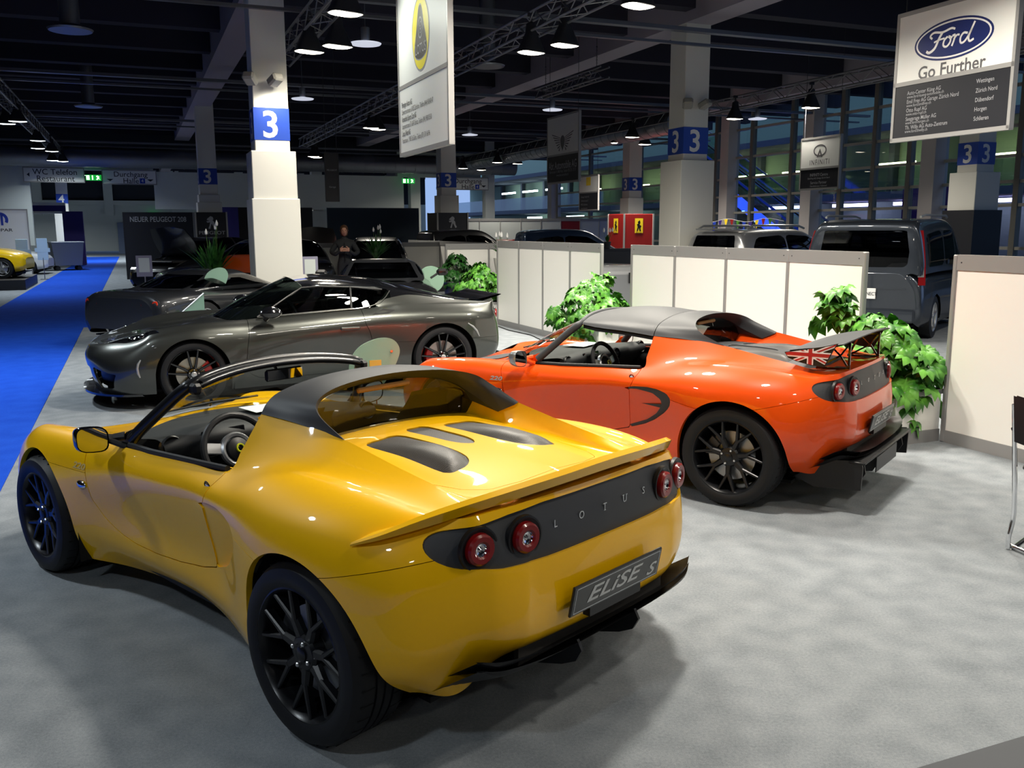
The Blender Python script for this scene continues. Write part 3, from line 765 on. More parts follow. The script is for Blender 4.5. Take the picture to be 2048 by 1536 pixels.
    m.box((1.1, 0, .30), (.9, .16, .14), bev=.03); m.build('cabin_tub', MATS['interior'], root)
    m = MB()
    prof = [(1.98, .765), (1.75, .775), (1.56, .785), (1.42, .79), (1.37, .775), (1.36, .74), (1.40, .68), (1.50, .60), (1.9, .55)]
    rows = []
    for y in (.60, .50, .38, .2, 0, -.2, -.38, -.5, -.6):
        k = max(0, 1 - ((abs(y) - .33) / .2) ** 2) if y > 0 else 0; w = (1.0 - (abs(y) / .63) ** 2)
        rows.append([(x - .02 - (.07 * k if z > .65 and x < 1.6 else 0) - .42 * (1 - w) * max(0, (x - 1.45)) / .53 * .9, y, z + (.035 * k if 1.3 < x < 1.6 and z > .7 else 0)) for x, z in prof])
    V, F = loft(rows, 40, 24); m.add(V, F); dash = m.build('dashboard', MATS['interior'], root, angle=60)
    for y, z in ((.555, .755), (.12, .745), (-.12, .745), (-.555, .755)):
        T = Matrix.Translation((1.375 if abs(y) > .3 else 1.36, y, z)) @ Matrix.Rotation(-PI / 2, 4, 'Y') @ Matrix.Rotation(.15, 4, 'Y')
        m = MB(); m.lathe([(.040, -.03), (.052, .018), (.046, .026), (.038, .018), (.034, .0), (0, .0)], 28, T=T)
        for q in (-.015, 0, .015): m.box((q, 0, .012), (.004, .07, .012), T=T)
        m.build('air_vent', MATS['plastic_black'], dash)
    # instrument pod face
    T = Matrix.Translation((1.295, .33, .755)) @ Matrix.Rotation(-PI / 2 + .2, 4, 'Y'); m = MB(); m.box((0, 0, 0), (.12, .22, .01), T=T, bev=.004); m.build('instrument_cluster', MATS['gloss_black'], dash)
    m = MB(); m.add([(1.80, -.05, .79), (1.58, -.02, .796), (1.60, -.30, .797), (1.76, -.36, .79)], [(0, 1, 2, 3)]); pp = m.build('paper_sheet', MATS['paper'], dash, smooth=False)
    # steering wheel
    T = Matrix.Translation((1.165, .345, .74)) @ Matrix.Rotation(-PI / 2 + .38, 4, 'Y')
    m = MB(); m.tube([T @ Vector((.158 * math.cos(a), .162 * math.sin(a), 0)) for a in [2 * PI * k / 36 for k in range(36)]], .0155, 10, closed=True); sw = m.build('steering_wheel', MATS['leather'], root)
    m = MB(); m.lathe([(.078, -.02), (.080, .002), (.072, .010), (.060, .006), (.058, .0)], 32, T=T)
    for a, wd in ((PI / 2 - .2, .05), (-PI / 2 + .2, .05), (PI, .04)):
        c_, s_ = math.cos(a + PI * 0), math.sin(a); U = T @ Matrix.Rotation(a, 4, 'Z'); m.box((.11, 0, -.006), (.095, wd, .012), T=U, bev=.004)
    m.build('wheel_spokes', MATS['alu'], sw)
    m = MB(); m.lathe([(0, .030), (.03, .027), (.052, .014), (.058, -.01)], 32, T=T); hubc = m.build('horn_pad', MATS['leather'], sw)
    m = MB(); m.lathe([(.013, .031), (.015, .034), (.020, .034), (.022, .029)], 24, T=T); m.lathe([(0, .030), (.013, .031)], 24, T=T, mi=1); m.build('wheel_emblem', [MATS['emblem_yellow'], MATS['gloss_black']], sw)
    m = MB(); m.tube([(1.4, .345, .66), (1.18, .345, .735)], .03, 10); m.build('steering_column', MATS['plastic_black'], root)
    for y in (.33, -.33):
        m = MB()
        bk = [[(.98, -.20, .33), (.97, 0, .31), (.98, .20, .33)], [(.88, -.23, .45), (.84, 0, .43), (.88, .23, .45)], [(.80, -.22, .62), (.76, 0, .60), (.80, .22, .62)], [(.72, -.19, .78), (.69, 0, .77), (.72, .19, .78)], [(.67, -.10, .93), (.655, 0, .93), (.67, .10, .93)], [(.64, -.09, .985), (.63, 0, .99), (.64, .09, .985)]]
        V, F = loft([[(p[0], p[1] + y, p[2]) for p in c] for c in bk], 14, 10); m.add(V, F)
        V2 = [(v[0] - .06, v[1], v[2] - .005) for v in V]; m.add(V2, [f[::-1] for f in F]); 
        V, F = loft([[(1.30, y - .2, .36), (1.31, y, .33), (1.30, y + .2, .36)], [(1.15, y - .21, .32), (1.15, y, .28), (1.15, y + .21, .32)], [(.96, y - .2, .33), (.96, y, .28), (.96, y + .2, .33)]], 8, 8); m.add(V, F)
        V2 = [(v[0], v[1], v[2] - .10) for v in V]; m.add(V2, [f[::-1] for f in F]); m.build('seat', MATS['leather'], root, angle=60)
    # windscreen with frame
    def sym(c): return c + [(x, -y, z) for x, y, z in c[::-1][1:]]
    g0 = sym([(1.555, .63, .785), (1.80, .50, .778), (1.95, .28, .777), (2.0, 0, .777)]); g1 = sym([(1.455, .565, .90), (1.62, .41, .918), (1.70, .22, .928), (1.725, 0, .932)]); g2 = sym([(1.32, .49, 1.025), (1.345, .32, 1.066), (1.36, .16, 1.083), (1.365, 0, 1.088)])
    V, F = loft([g0, g1, g2], 12, 32); ws = mk('windscreen', V, F, MATS['glass_clear'], root)
    A = [(1.565, .640, .775), (1.505, .612, .835), (1.44, .568, .905), (1.375, .522, .975), (1.325, .487, 1.022), (1.31, .44, 1.050)]
    Hd = [(1.33, .33, 1.072), (1.35, .18, 1.088), (1.358, 0, 1.094)]
    path = [Vector(p) for p in A + Hd]; full = path + [Vector((p.x, -p.y, p.z)) for p in path[::-1][1:]]
    fp = smooth_poly([tuple(p) for p in full], 4, closed=False)
    m = MB(); n = len(fp); rr = [(.027 if min(i, n - 1 - i) < 18 else .021) for i in range(n)]; m.tube([tuple(p) for p in fp], rr, 10)
    C1 = [tuple(p + np.array((0, 0, .006))) for p in fp[20:n - 20]]; C2 = [tuple(p + np.array((-.052, 0, -.004))) for p in fp[20:n - 20]]; C3 = [tuple(p + np.array((-.05, 0, -.028))) for p in fp[20:n - 20]]; C4 = [tuple(p + np.array((0, 0, -.03))) for p in fp[20:n - 20]]
    V, F = loft([C1, C2, C3, C4], 9, 40); m.add(V, F)
    fr_ = m.build('windscreen_frame', MATS['frame_black' if yel else 'matte_black'], root, angle=50)
    if yel:
        for sg in (1, -1): m = MB(); m.box((1.285, .468 * sg, 1.02), (.07, .045, .05), bev=.012); m.build('roof_catch', MATS['plastic_black'], fr_)
    m = MB(); m.box((1.335, -.03, 1.022), (.022, .215, .058), bev=.012); m.tube([(1.34, 0, 1.03), (1.38, 0, 1.075)], .008, 6); im = m.build('interior_mirror', MATS['plastic_black'], root)
    m = MB(); m.box((1.322, -.03, 1.022), (.002, .195, .046)); m.build('mirror_glass', MATS['mirror'], im, smooth=False)
    # wiper
    m = MB(); m.tube([(1.93, .30, .80), (1.90, .05, .82), (1.93, -.25, .81)], .006, 6); m.tube([(2.0, 0, .785), (1.91, .04, .825)], .008, 6); m.build('wiper', MATS['plastic_black'], root)
    # scuttle panel
    V, F = grid(lambda a, b: (float(np.interp(abs(2 * a - 1) * .5, [0, .27, .53], [1.985, 1.945, 1.845])) + .11 * b, -.50 + 1.0 * a, 0), 30, 6); W = []
    for v in V: h, n_ = surf.top(v[0], abs(v[1])); W.append((v[0], v[1], h.z + .004))
    if vnormals(W, F).mean(0)[2] < 0: F = [f[::-1] for f in F]
    mk('scuttle_panel', W, F, MATS['matte_black'], root)
    if not yel:
        V, F = grid(lambda a, b: (2.10 + .46 * b, -.36 + .72 * a, 0), 24, 10); W = []
        for v in V: h, n_ = surf.top(v[0], abs(v[1])); W.append((v[0], v[1], h.z + .005))
        W, F = clip(W, F, [q for q in sdf_poly([(v[0], v[1]) for v in W], [(2.12, .35), (2.5, .26), (2.55, 0), (2.5, -.26), (2.12, -.35)])])
        if vnormals(W, F).mean(0)[2] < 0: F = [f[::-1] for f in F]
        mk('bonnet_panel', W, F, MATS['matte_black'], root)
    # door mirrors
    for sg in (1, -1):
        m = MB(); cx, cy, cz = 1.60, .80, .795
        V = []; F = []; ring = []
        for i, (dx_, sc) in enumerate(((0, 1.0), (.02, 1.04), (.055, .92), (.085, .55))):
            for k in range(20):
                a = 2 * PI * k / 20; c_, s_ = math.cos(a), math.sin(a); ex_ = .60
                yy = .072 * sc * math.copysign(abs(c_) ** ex_, c_); zz = .058 * sc * math.copysign(abs(s_) ** ex_, s_); V.append((cx + dx_, (cy + yy) * sg, cz + zz + .12 * yy))
        for i in range(3):
            for k in range(20): F.append((i * 20 + k, i * 20 + (k + 1) % 20, (i + 1) * 20 + (k + 1) % 20, (i + 1) * 20 + k))
        F.append(tuple(range(60, 80))); m.add(V, F)
        sh = m.build('door_mirror', MATS['gloss_black'] if yel else MATS['silver_shell'], root, angle=50)
        G_ = [(cx + .004, (cy + (V[k][1] * sg - cy) * .93) * sg, cz + (V[k][2] - cz) * .93) for k in range(20)]
        mk('mirror_glass', G_, [tuple(range(20))], MATS['mirror'], sh, smooth=False)
        m = MB(); m.tube([(1.635, .745 * sg, .79), (1.63, .70 * sg, .785), (1.60, .655 * sg, .79)], [.022, .016, .02], 8)
        m.tube([(1.63, .725 * sg, .78), (1.58, .66 * sg, .745)], [.014, .016], 8)
        m.add([(1.66, .655 * sg, .755), (1.56, .65 * sg, .755), (1.535, .64 * sg, .83), (1.60, .648 * sg, .805)], [(0, 1, 2, 3)])
        m.build('mirror_arm', MATS['plastic_black'] if yel else B, root, angle=40)
    if yel:       # lip spoiler
        h_ = [[(-.28, .80, .775), (-.32, .765, .80), (-.40, .66, .828), (-.45, .55, .840), (-.49, .42, .846), (-.515, .22, .850), (-.52, 0, .852)],
              [(-.262, .820, .764), (-.355, .775, .808), (-.437, .685, .856), (-.502, .585, .888), (-.567, .455, .916), (-.620, .24, .940), (-.634, 0, .949)],
              [(-.262, .825, .758), (-.362, .788, .800), (-.45, .70, .845), (-.517, .598, .876), (-.582, .468, .904), (-.637, .245, .927), (-.651, 0, .936)],
              [(-.260, .824, .752), (-.355, .782, .783), (-.44, .692, .815), (-.505, .59, .842), (-.568, .46, .868), (-.622, .24, .892), (-.638, 0, .900)],
              [(-.262, .80, .765), (-.33, .75, .785), (-.41, .65, .812), (-.47, .54, .835), (-.51, .42, .852), (-.54, .22, .868), (-.55, 0, .875)]]
        m = MB()
        for sg in (1,):
            for a_, b_, n_ in ((0, 1, 3), (1, 2, 1), (2, 3, 2), (3, 4, 2), (4, 0, 1)):
                c1 = h_[a_] + [(x, -y, z) for x, y, z in h_[a_][::-1][1:]]; c2 = h_[b_] + [(x, -y, z) for x, y, z in h_[b_][::-1][1:]]
                V, F = loft([c1, c2], n_, 60); m.add(V, F)
        m.build('lip_spoiler', B, root, angle=28)
    else:         # rear wing on two pylons
        m = MB(); yy = [.55, .42, .25, 0, -.25, -.42, -.55]
        up = [[(-.255, y, .972 + .010 * (1 - (y / .55) ** 2)) for y in yy], [(-.36, y, .990 + .028 * (1 - (y / .55) ** 2)) for y in yy], [(-.46 - .02 * (1 - (y / .55) ** 2), y, 1.004 + .036 * (1 - (y / .55) ** 2)) for y in yy], [(-.57 - .05 * (1 - (y / .55) ** 2), y, 1.028 + .035 * (1 - (y / .55) ** 2)) for y in yy]]
        V, F = loft(up, 12, 40); m.add(V, F); lo = [[(p[0] + (.004 if i in (0,) else -.002), p[1], p[2] - (.006, .024, .018, .006)[i]) for p in c] for i, c in enumerate(up)]
        V, F = loft(lo, 12, 40); m.add(V, [f[::-1] for f in F]); V, F = loft([up[-1], lo[-1]], 1, 40); m.add(V, F); V, F = loft([lo[0], up[0]], 1, 40); m.add(V, F)
        m.build('rear_wing', MATS['matte_black'], root, angle=50)
        ep = [(-.222, .958), (-.35, .985), (-.45, 1.005), (-.545, 1.032), (-.52, .99), (-.49, .925), (-.47, .883), (-.385, .888), (-.30, .905), (-.245, .925)]
        for sg in (1, -1):
            m = MB(); m.prism(ep, .548 * sg, .556 * sg); e_ = m.build('end_plate', MATS['plastic_black'], root, angle=30); union_jack(e_, ep, .556 * sg, sg)
            m = MB(); y = .34 * sg
            pts = {'a': (-.36, .845), 'b': (-.555, .85), 'c': (-.43, .995), 'd': (-.555, 1.01), 'e': (-.50, .93)}
            for p, q, w in (('a', 'b', .014), ('a', 'c', .014), ('b', 'd', .014), ('a', 'e', .011), ('e', 'b', .011), ('e', 'c', .010), ('c', 'd', .012), ('e', 'd', .010)):
                (x0, z0), (x1, z1) = pts[p], pts[q]; L = math.hypot(x1 - x0, z1 - z0); T = Matrix.Translation(((x0 + x1) / 2, y, (z0 + z1) / 2)) @ Matrix.Rotation(-math.atan2(z1 - z0, x1 - x0), 4, 'Y'); m.box((0, 0, 0), (L + w, .012, w), T=T, bev=.002)
            m.build('wing_pylon', MATS['gloss_black'], root)
        # hard roof panel
        Q0 = [(x, y, z) for x, y, z in P0]; Q3 = [(1.29, .475, 1.035), (1.30, .455, 1.052), (1.32, .40, 1.067), (1.338, .30, 1.080), (1.352, .15, 1.092), (1.356, 0, 1.098)]
        Q1 = [(.92, .520, 1.012), (.92, .492, 1.045), (.92, .43, 1.078), (.92, .32, 1.108), (.92, .16, 1.132), (.92, 0, 1.140)]; Q2 = [(1.14, .508, 1.022), (1.14, .480, 1.052), (1.145, .42, 1.078), (1.15, .31, 1.104), (1.155, .155, 1.124), (1.16, 0, 1.131)]
        Q0 = [(.705, y, z) for x, y, z in P0]
        V, F = loft([hoop(Q3), hoop(Q2), hoop(Q1), hoop(Q0)], 18, 60); m = MB(); m.add(V, F); m.add([(v[0], v[1] * .97, v[2] - .03) for v in V], [f[::-1] for f in F]); m.build('roof_panel', MATS['matte_black'], root, angle=60)
    # wheels
    def wset(x, y, R, rr, w, rim):
        for sg in (1, -1):
            t = make_wheel(R, rr, w, 'Y', MATS['rubber'], rim, MATS['disc_steel'], MATS['cal_grey'], sg)
            t.parent = root; t.location = (x, y * sg, R); t.rotation_euler = (0, 0, 0 if sg > 0 else PI)
    wset(2.30, .803, .300, .216, .195, MATS['rim_black']); wset(0, .858, .317, .232, .225, MATS['rim_black'])
    return root
E_INTAKE_IN = [(.765, .405), (.63, .455), (.545, .512), (.495, .575), (.50, .615), (.56, .652), (.68, .665), (.745, .66), (.80, .60), (.80, .40)]
mat('frame_black', hexc(20, 21, 25), .3, coat=.3, coat_rough=.15); mat('plate_black', hexc(22, 24, 26), .35, coat=.3); mat('badge_dim', hexc(188, 190, 190), .35, .2); mat('badge_pale', hexc(235, 200, 120), .3, .2); mat('emblem_yellow', hexc(215, 220, 40), .3); mat('silver_shell', hexc(170, 172, 172), .3, .6)
# ================================================================ the long grey coupe (nose to the left)
def evora_cage():
    K = []
    K.append([(3.46, 0, .16), (3.50, 0, .28), (3.525, 0, .40), (3.535, 0, .49), (3.50, 0, .56), (3.42, 0, .605)])
    K.append([(3.44, .30, .16), (3.485, .30, .28), (3.51, .30, .40), (3.515, .30, .49), (3.47, .30, .57), (3.38, .29, .62)])
    K.append([(3.37, .57, .16), (3.41, .60, .28), (3.425, .61, .40), (3.42, .60, .51), (3.35, .58, .60), (3.24, .53, .66)])
    K.append([(3.19, .80, .16), (3.22, .82, .28), (3.22, .83, .41), (3.18, .81, .53), (3.10, .76, .64), (3.0, .66, .71)])
    K.append(col(2.95, [(.86, .16), (.885, .30), (.89, .44), (.875, .58), (.83, .69), (.70, .75)]))
    K.append(col(2.76, [(.87, .16), (.90, .30), (.91, .47), (.89, .62), (.84, .735), (.71, .785)]))
    K.append(col(2.56, [(.87, .16), (.905, .30), (.915, .50), (.90, .66), (.845, .765), (.715, .805)]))
    K.append(col(2.36, [(.86, .16), (.90, .30), (.91, .48), (.895, .65), (.84, .77), (.715, .815)]))
    K.append(col(2.15, [(.82, .15), (.87, .30), (.885, .46), (.88, .63), (.83, .76), (.715, .82)]))
    K.append(col(1.95, [(.78, .15), (.845, .28), (.86, .45), (.865, .62), (.82, .755), (.705, .832)]))
    K.append(col(1.60, [(.75, .15), (.83, .27), (.84, .44), (.86, .63), (.825, .765), (.72, .852)]))
    K.append(col(1.25, [(.75, .15), (.825, .27), (.835, .44), (.865, .64), (.835, .78), (.735, .872)]))
    K.append(col(.95, [(.77, .15), (.835, .27), (.845, .44), (.875, .66), (.85, .795), (.745, .888)]))
    K.append(col(.72, [(.80, .15), (.85, .28), (.87, .46), (.89, .68), (.865, .815), (.755, .90)]))
    K.append(col(.50, [(.83, .15), (.875, .29), (.89, .48), (.905, .69), (.875, .825), (.765, .905)]))
    K.append(col(.30, [(.86, .15), (.895, .30), (.91, .49), (.915, .70), (.88, .83), (.765, .905)]))
    K.append(col(.10, [(.88, .15), (.91, .31), (.92, .50), (.92, .70), (.88, .835), (.76, .905)]))
    K.append(col(-.15, [(.88, .15), (.91, .31), (.92, .50), (.918, .70), (.875, .83), (.755, .90)]))
    K.append(col(-.36, [(.86, .17), (.90, .31), (.915, .50), (.91, .69), (.865, .825), (.745, .892)]))
    K.append([(-.50, .78, .22), (-.55, .85, .34), (-.56, .87, .50), (-.55, .865, .67), (-.53, .83, .80), (-.52, .72, .885)])
    K.append([(-.58, .70, .22), (-.66, .78, .35), (-.68, .80, .50), (-.67, .79, .66), (-.645, .76, .79), (-.62, .68, .89)])
    for y, x0, z0, x1, x2, x3, x4, x5, z5 in [(.62, -.62, .24, -.74, -.76, -.745, -.71, -.69, .905), (.55, -.64, .26, -.77, -.79, -.77, -.735, -.72, .912), (.50, -.65, .28, -.785, -.805, -.785, -.75, -.74, .916),
        (.44, -.66, .28, -.80, -.82, -.80, -.765, -.755, .92), (.38, -.66, .28, -.81, -.83, -.81, -.775, -.765, .925), (.20, -.67, .28, -.825, -.845, -.825, -.79, -.78, .93), (0., -.67, .28, -.83, -.85, -.83, -.795, -.785, .93)]:
        K.append([(x0, y, z0), (x1, y, .385), (x2, y, .50), (x3, y, .66), (x4, y, .80), (x5, y, z5)])
    n = len(K); V = []; I = {}
    for i in range(n):
        for j in range(6): I[(i, j)] = len(V); V.append(K[i][j])
    F = [(I[(i, j)], I[(i + 1, j)], I[(i + 1, j + 1)], I[(i, j + 1)]) for i in range(n - 1) for j in range(5)]
    D = {13: [(.725, .95), (.665, 1.02), (.605, 1.085), (.5, 1.09), (.4, 1.09), (.2, 1.09), (0, 1.09)],
         14: [(.725, .94), (.66, 1.0), (.60, 1.062), (.5, 1.06), (.4, 1.06), (.2, 1.06), (0, 1.06)],
         15: [(.72, .93), (.655, .975), (.595, 1.022), (.5, 1.02), (.4, 1.02), (.2, 1.02), (0, 1.02)],
         16: [(.71, .92), (.645, .952), (.585, .985), (.5, .98), (.4, .975), (.2, .975), (0, .975)],
         17: [(.70, .91), (.635, .93), (.575, .95), (.5, .945), (.39, .935), (.2, .935), (0, .935)],
         18: [(.69, .90), (.625, .912), (.565, .925), (.5, .92), (.385, .915), (.2, .91), (0, .91)],
         19: [(.67, .89), (.61, .898), (.555, .908), (.5, .905), (.38, .90), (.2, .90), (0, .90)],
         20: [(.63, .895), (.58, .90), (.525, .905), (.47, .905), (.38, .905), (.2, .905), (0, .905)]}
    xs = {13: .72, 14: .50, 15: .30, 16: .10, 17: -.15, 18: -.36, 19: -.53, 20: -.645}
    G = {}
    for i in range(13, 21):
        G[(i, 0)] = I[(i, 5)]
        for j in range(1, 8): y, z = D[i][j - 1]; G[(i, j)] = len(V); V.append((xs[i], y, z))
    for j in range(1, 8): G[(21, j)] = I[(20 + j, 5)]
    for i in range(13, 20):
        for j in range(7): F.append((G[(i, j)], G[(i + 1, j)], G[(i + 1, j + 1)], G[(i, j + 1)]))
    for j in range(1, 7): F.append((G[(20, j)], G[(21, j)], G[(21, j + 1)], G[(20, j + 1)]))
    F.append((G[(20, 0)], G[(21, 1)], G[(20, 1)]))
    H = {4: [(.50, .715), (.26, .70), (0, .695)], 5: [(.51, .74), (.26, .725), (0, .72)], 6: [(.52, .76), (.26, .748), (0, .745)], 7: [(.53, .775), (.26, .77), (0, .77)], 8: [(.55, .795), (.27, .795), (0, .795)], 9: [(.60, .815), (.33, .81), (0, .805)]}
    hx = {4: [2.98, 3.02, 3.03], 5: [2.77, 2.80, 2.81], 6: [2.57, 2.6, 2.6], 7: [2.40, 2.44, 2.45], 8: [2.24, 2.35, 2.38], 9: [2.08, 2.20, 2.28]}
    G2 = {}
    for i in range(4, 10):
        G2[(i, 0)] = I[(i, 5)]
        for j in range(1, 4): y, z = H[i][j - 1]; G2[(i, j)] = len(V); V.append((hx[i][j - 1], y, z))
    for j in range(0, 4): G2[(3, j)] = I[(3 - j, 5)]
    for i in range(3, 9):
        for j in range(3): F.append((G2[(i, j)], G2[(i + 1, j)], G2[(i + 1, j + 1)], G2[(i, j + 1)]))
    cr = {}
    def cz(a, b, w): cr[(min(a, b), max(a, b))] = w
    for i in range(13, 19): cz(G[(i, 3)], G[(i + 1, 3)], .7)
    for j in range(1, 7): cz(G[(21, j)], G[(21, j + 1)], .9)
    for i in range(2, 6): cz(I[(i, 5)], I[(i + 1, 5)], .35)
    return V, F, cr
V_DOOR = [(2.03, .86), (2.035, .70), (2.06, .55), (2.075, .40), (2.05, .30), (1.95, .245), (1.6, .235), (.95, .245), (.84, .32), (.80, .45), (.795, .58), (.815, .66), (.855, .74), (.875, .90), (.9, 1.0), (2.03, 1.0)]
V_DLO = [(2.2, .80), (2.0, .838), (1.60, .858), (1.25, .878), (.95, .892), (.80, .908), (.70, .94), (.62, .99), (.55, 1.055), (.50, 1.20), (2.2, 1.4)]
V_LAMP = [(3.36, .40), (3.30, .55), (3.17, .68), (2.98, .775), (2.86, .80), (2.90, .72), (3.05, .60), (3.22, .44)]
def coupe_grey(label, loc, rz):
    root = thing('sports_coupe', label, 'car', loc, rz); B = MATS['paint_grey']; K = MATS['gloss_black']
    V, F, cr = evora_cage(); V, F = subsurf(V, F, 3, cr, 5); V = [(v[0], max(v[1], 0.0), v[2]) if v[1] < .004 else v for v in V]
    N = vnormals(V, F); k = [i for i, v in enumerate(V) if 1.0 < v[0] < 2 and v[1] > .7 and .3 < v[2] < .7]
    if np.mean([N[i][1] for i in k]) < 0: F = [f[::-1] for f in F]
    surf = SurfAt(*mirror_y(V, F))
    V, F = clip(V, F, arch_sdf(V, 2.575, .325, .352)); V, F = clip(V, F, arch_sdf(V, 0, .34, .375))
    V, F = clip(V, F, [-(max(d, .0) if d > 0 else d) if v[2] > .8 and v[0] < 2.1 else -1 for d, v in zip(e_sdf(V, V_DLO), V)])
    # nose openings: centre grille and side intakes
    def gr(v):
        if v[0] < 3.0 or v[2] > .5: return -1
        y = v[1]; a = max(abs(y) - .40, abs(v[2] - .315) - .085); b = sdf_poly([(y, v[2])], [(.50, .42), (.80, .36), (.74, .22), (.55, .20)])[0]
        return -min(a, b)
    V, F = clip(V, F, [gr(v) for v in V])
    g = .0022
    ds = e_sdf(V, V_DOOR)
    DV, DF = clip(V, F, [d + g for d in ds]); DV, DF = clip(DV, DF, [.45 - v[1] for v in DV])
    BV, BF = clip(V, F, [-(d - g) if v[1] > .46 else -1 for d, v in zip(ds, V)])
    hl = [d if v[2] > .5 else 1 for d, v in zip(sdf_poly([(v[0], v[1]) for v in BV], V_LAMP), BV)]
    LV, LF = clip(BV, BF, [d + .001 for d in hl]); BV, BF = clip(BV, BF, [-(d - .001) for d in hl])
    wa = lambda x: .545 if x > .8 else .53 + .02 * x
    def seam(v): return v[2] - (.60 if v[0] > 2.5 else .545)
    P = {'front_body': [-(v[0] - 1.45 - g) for v in BV], 'rear_body': [-(1.45 - v[0]) for v in BV]}
    for n, s in P.items():
        W, E_ = clip(BV, BF, s)
        if n == 'rear_body':          # waist seam behind the door
            s2 = [-(min(.535 - v[2], 1) - g / 2) if v[0] < .95 else (1 if True else 0) for v in W]; lo = clip(W, E_, [q if v[0] < .95 else 1 for q, v in zip(s2, W)])
            up = clip(W, E_, [-(min(v[2] - .535, 1) - g / 2) if v[0] < .95 else -1 for v in W])
            a, b = flange(*lo, .02, keep=lambda v: abs(v[1]) > .002); mk('rear_bumper', *mirror_y(a, b), B, root); W, E_ = up
        a, b = flange(W, E_, .02, keep=lambda v: abs(v[1]) > .002); mk(n, *mirror_y(a, b), B, root)
    for sg in (1, -1):
        a, b = flange(DV, DF, .03); 
        if sg < 0: a, b = flip_y(a, b)
        d = mk('door', a, b, B, root)
        h, n_ = surf.side(1.02, .70); m = MB(); m.box((1.02, (h.y + .002) * sg, .70), (.21, .03, .035), bev=.012); m.build('door_handle', B, d)
        a, b = LV, LF
        if sg < 0: a, b = flip_y(a, b)
        hd = mk('headlamp', a, b, K, root)
        for x_, y_ in ((3.02, .69), (3.10, .63)):
            h, n_ = surf.top(x_, y_); m = MB(); m.lathe([(0, .012), (.03, .008), (.04, .0), (.045, -.01)], 16, T=Matrix.Translation((x_, y_ * sg, h.z + .002))); m.build('lamp_lens', MATS['chrome'], hd)
        # vertical day light strip by the front wheel, reflector behind the rear
        for nm, pts in (('side_marker', [(3.05, .50), (3.075, .46), (3.085, .42), (3.08, .37), (3.065, .33)]), ('side_reflector', [(-.27, .70), (-.33, .66), (-.375, .61), (-.405, .55)])):
            q = []
            for x_, z_ in pts: h, n_ = surf.side(x_, z_); q.append((x_, (h.y + .003) * sg, z_))
            m = MB(); m.tube(q, [.006] + [.012] * (len(q) - 2) + [.006], 8); m.build(nm, MATS['silver_shell'], root)
        # scoop behind the quarter window
        q = []
        for x_, z_ in ((.78, .83), (.64, .885), (.52, .87), (.60, .84)): h, n_ = surf.side(x_, z_); q.append((x_, (h.y + .004) * sg, z_))
        m = MB(); m.add(q, [(0, 1, 2, 3)]); m.build('side_scoop', MATS['under'], root, smooth=False)
        # mirror
        m = MB(); T = Matrix.Translation((1.83, .93 * sg, .90)) @ Matrix.Diagonal((1.15, .8, .55, 1))
        m.lathe([(0, .115), (.05, .10), (.085, .05), (.10, 0), (.085, -.05), (.05, -.09), (0, -.10)], 20, T=T, axis='y' if False else 'z'); m.tube([(1.86, .80 * sg, .83), (1.84, .90 * sg, .87)], [.03, .022], 8); m.build('door_mirror', K, root)
        # front splitter fin and tail pipe area
    m = MB()
    ys = [.86, .80, .6, .3, 0, -.3, -.6, -.80, -.86]; xs = [3.05, 3.24, 3.44, 3.55, 3.57, 3.55, 3.44, 3.24, 3.05]
    V, F = loft([[(x, y, .165) for x, y in zip(xs, ys)], [(x - .16, y * .92, .17) for x, y in zip(xs, ys)]], 2, 40); m.add(V, F); V, F = loft([[(x, y, .145) for x, y in zip(xs, ys)], [(x - .16, y * .92, .13) for x, y in zip(xs, ys)]], 2, 40); m.add(V, [f[::-1] for f in F]); V, F = loft([[(x, y, .145) for x, y in zip(xs, ys)], [(x, y, .165) for x, y in zip(xs, ys)]], 1, 40); m.add(V, F)
    m.build('front_splitter', K, root, angle=40)
    m = MB(); V, F = grid(lambda a, b: (3.40 - .28 * abs(2 * a - 1) ** 2.4, -.80 + 1.6 * a, .20 + .23 * b), 40, 10); m.add(V, [f[::-1] for f in F]); m.build('grille_mesh', MATS['grille'], root)
    # windscreen, roof, glass
    def sym(c): return c + [(x, -y, z) for x, y, z in c[::-1][1:]]
    g0 = sym([(1.94, .70, .832), (2.12, .58, .815), (2.24, .34, .80), (2.29, 0, .795)]); g1 = sym([(1.68, .618, .985), (1.83, .46, .99), (1.90, .25, .995), (1.93, 0, 1.0)]); g2 = sym([(1.43, .53, 1.118), (1.46, .42, 1.165), (1.48, .22, 1.192), (1.49, 0, 1.202)])
    V, F = loft([g0, g1, g2], 12, 32); mk('windscreen', V, F, MATS['glass_car'], root)
    c0 = [(1.94, .705, .835), (1.77, .655, .93), (1.60, .60, 1.03), (1.44, .535, 1.12), (1.46, .42, 1.167), (1.48, .22, 1.194), (1.49, 0, 1.204)]
    c1 = [(1.50, .722, .858), (1.42, .69, .94), (1.35, .64, 1.04), (1.28, .565, 1.13), (1.22, .43, 1.185), (1.20, .22, 1.215), (1.20, 0, 1.228)]
    c2 = [(.97, .742, .888), (.96, .70, .96), (.95, .65, 1.045), (.94, .575, 1.125), (.92, .43, 1.17), (.90, .22, 1.20), (.90, 0, 1.208)]
    c3 = [(.62, .750, .905), (.60, .70, .97), (.57, .65, 1.035), (.55, .59, 1.085), (.53, .43, 1.12), (.50, .22, 1.15), (.50, 0, 1.158)]
    c4 = [(.10, .62, .90), (.06, .60, .93), (.02, .57, .965), (0, .54, .985), (-.02, .43, 1.0), (-.05, .22, 1.01), (-.05, 0, 1.015)]
    c5 = [(-.50, .50, .86), (-.50, .49, .87), (-.50, .48, .88), (-.50, .45, .895), (-.50, .38, .905), (-.50, .2, .908), (-.50, 0, .91)]
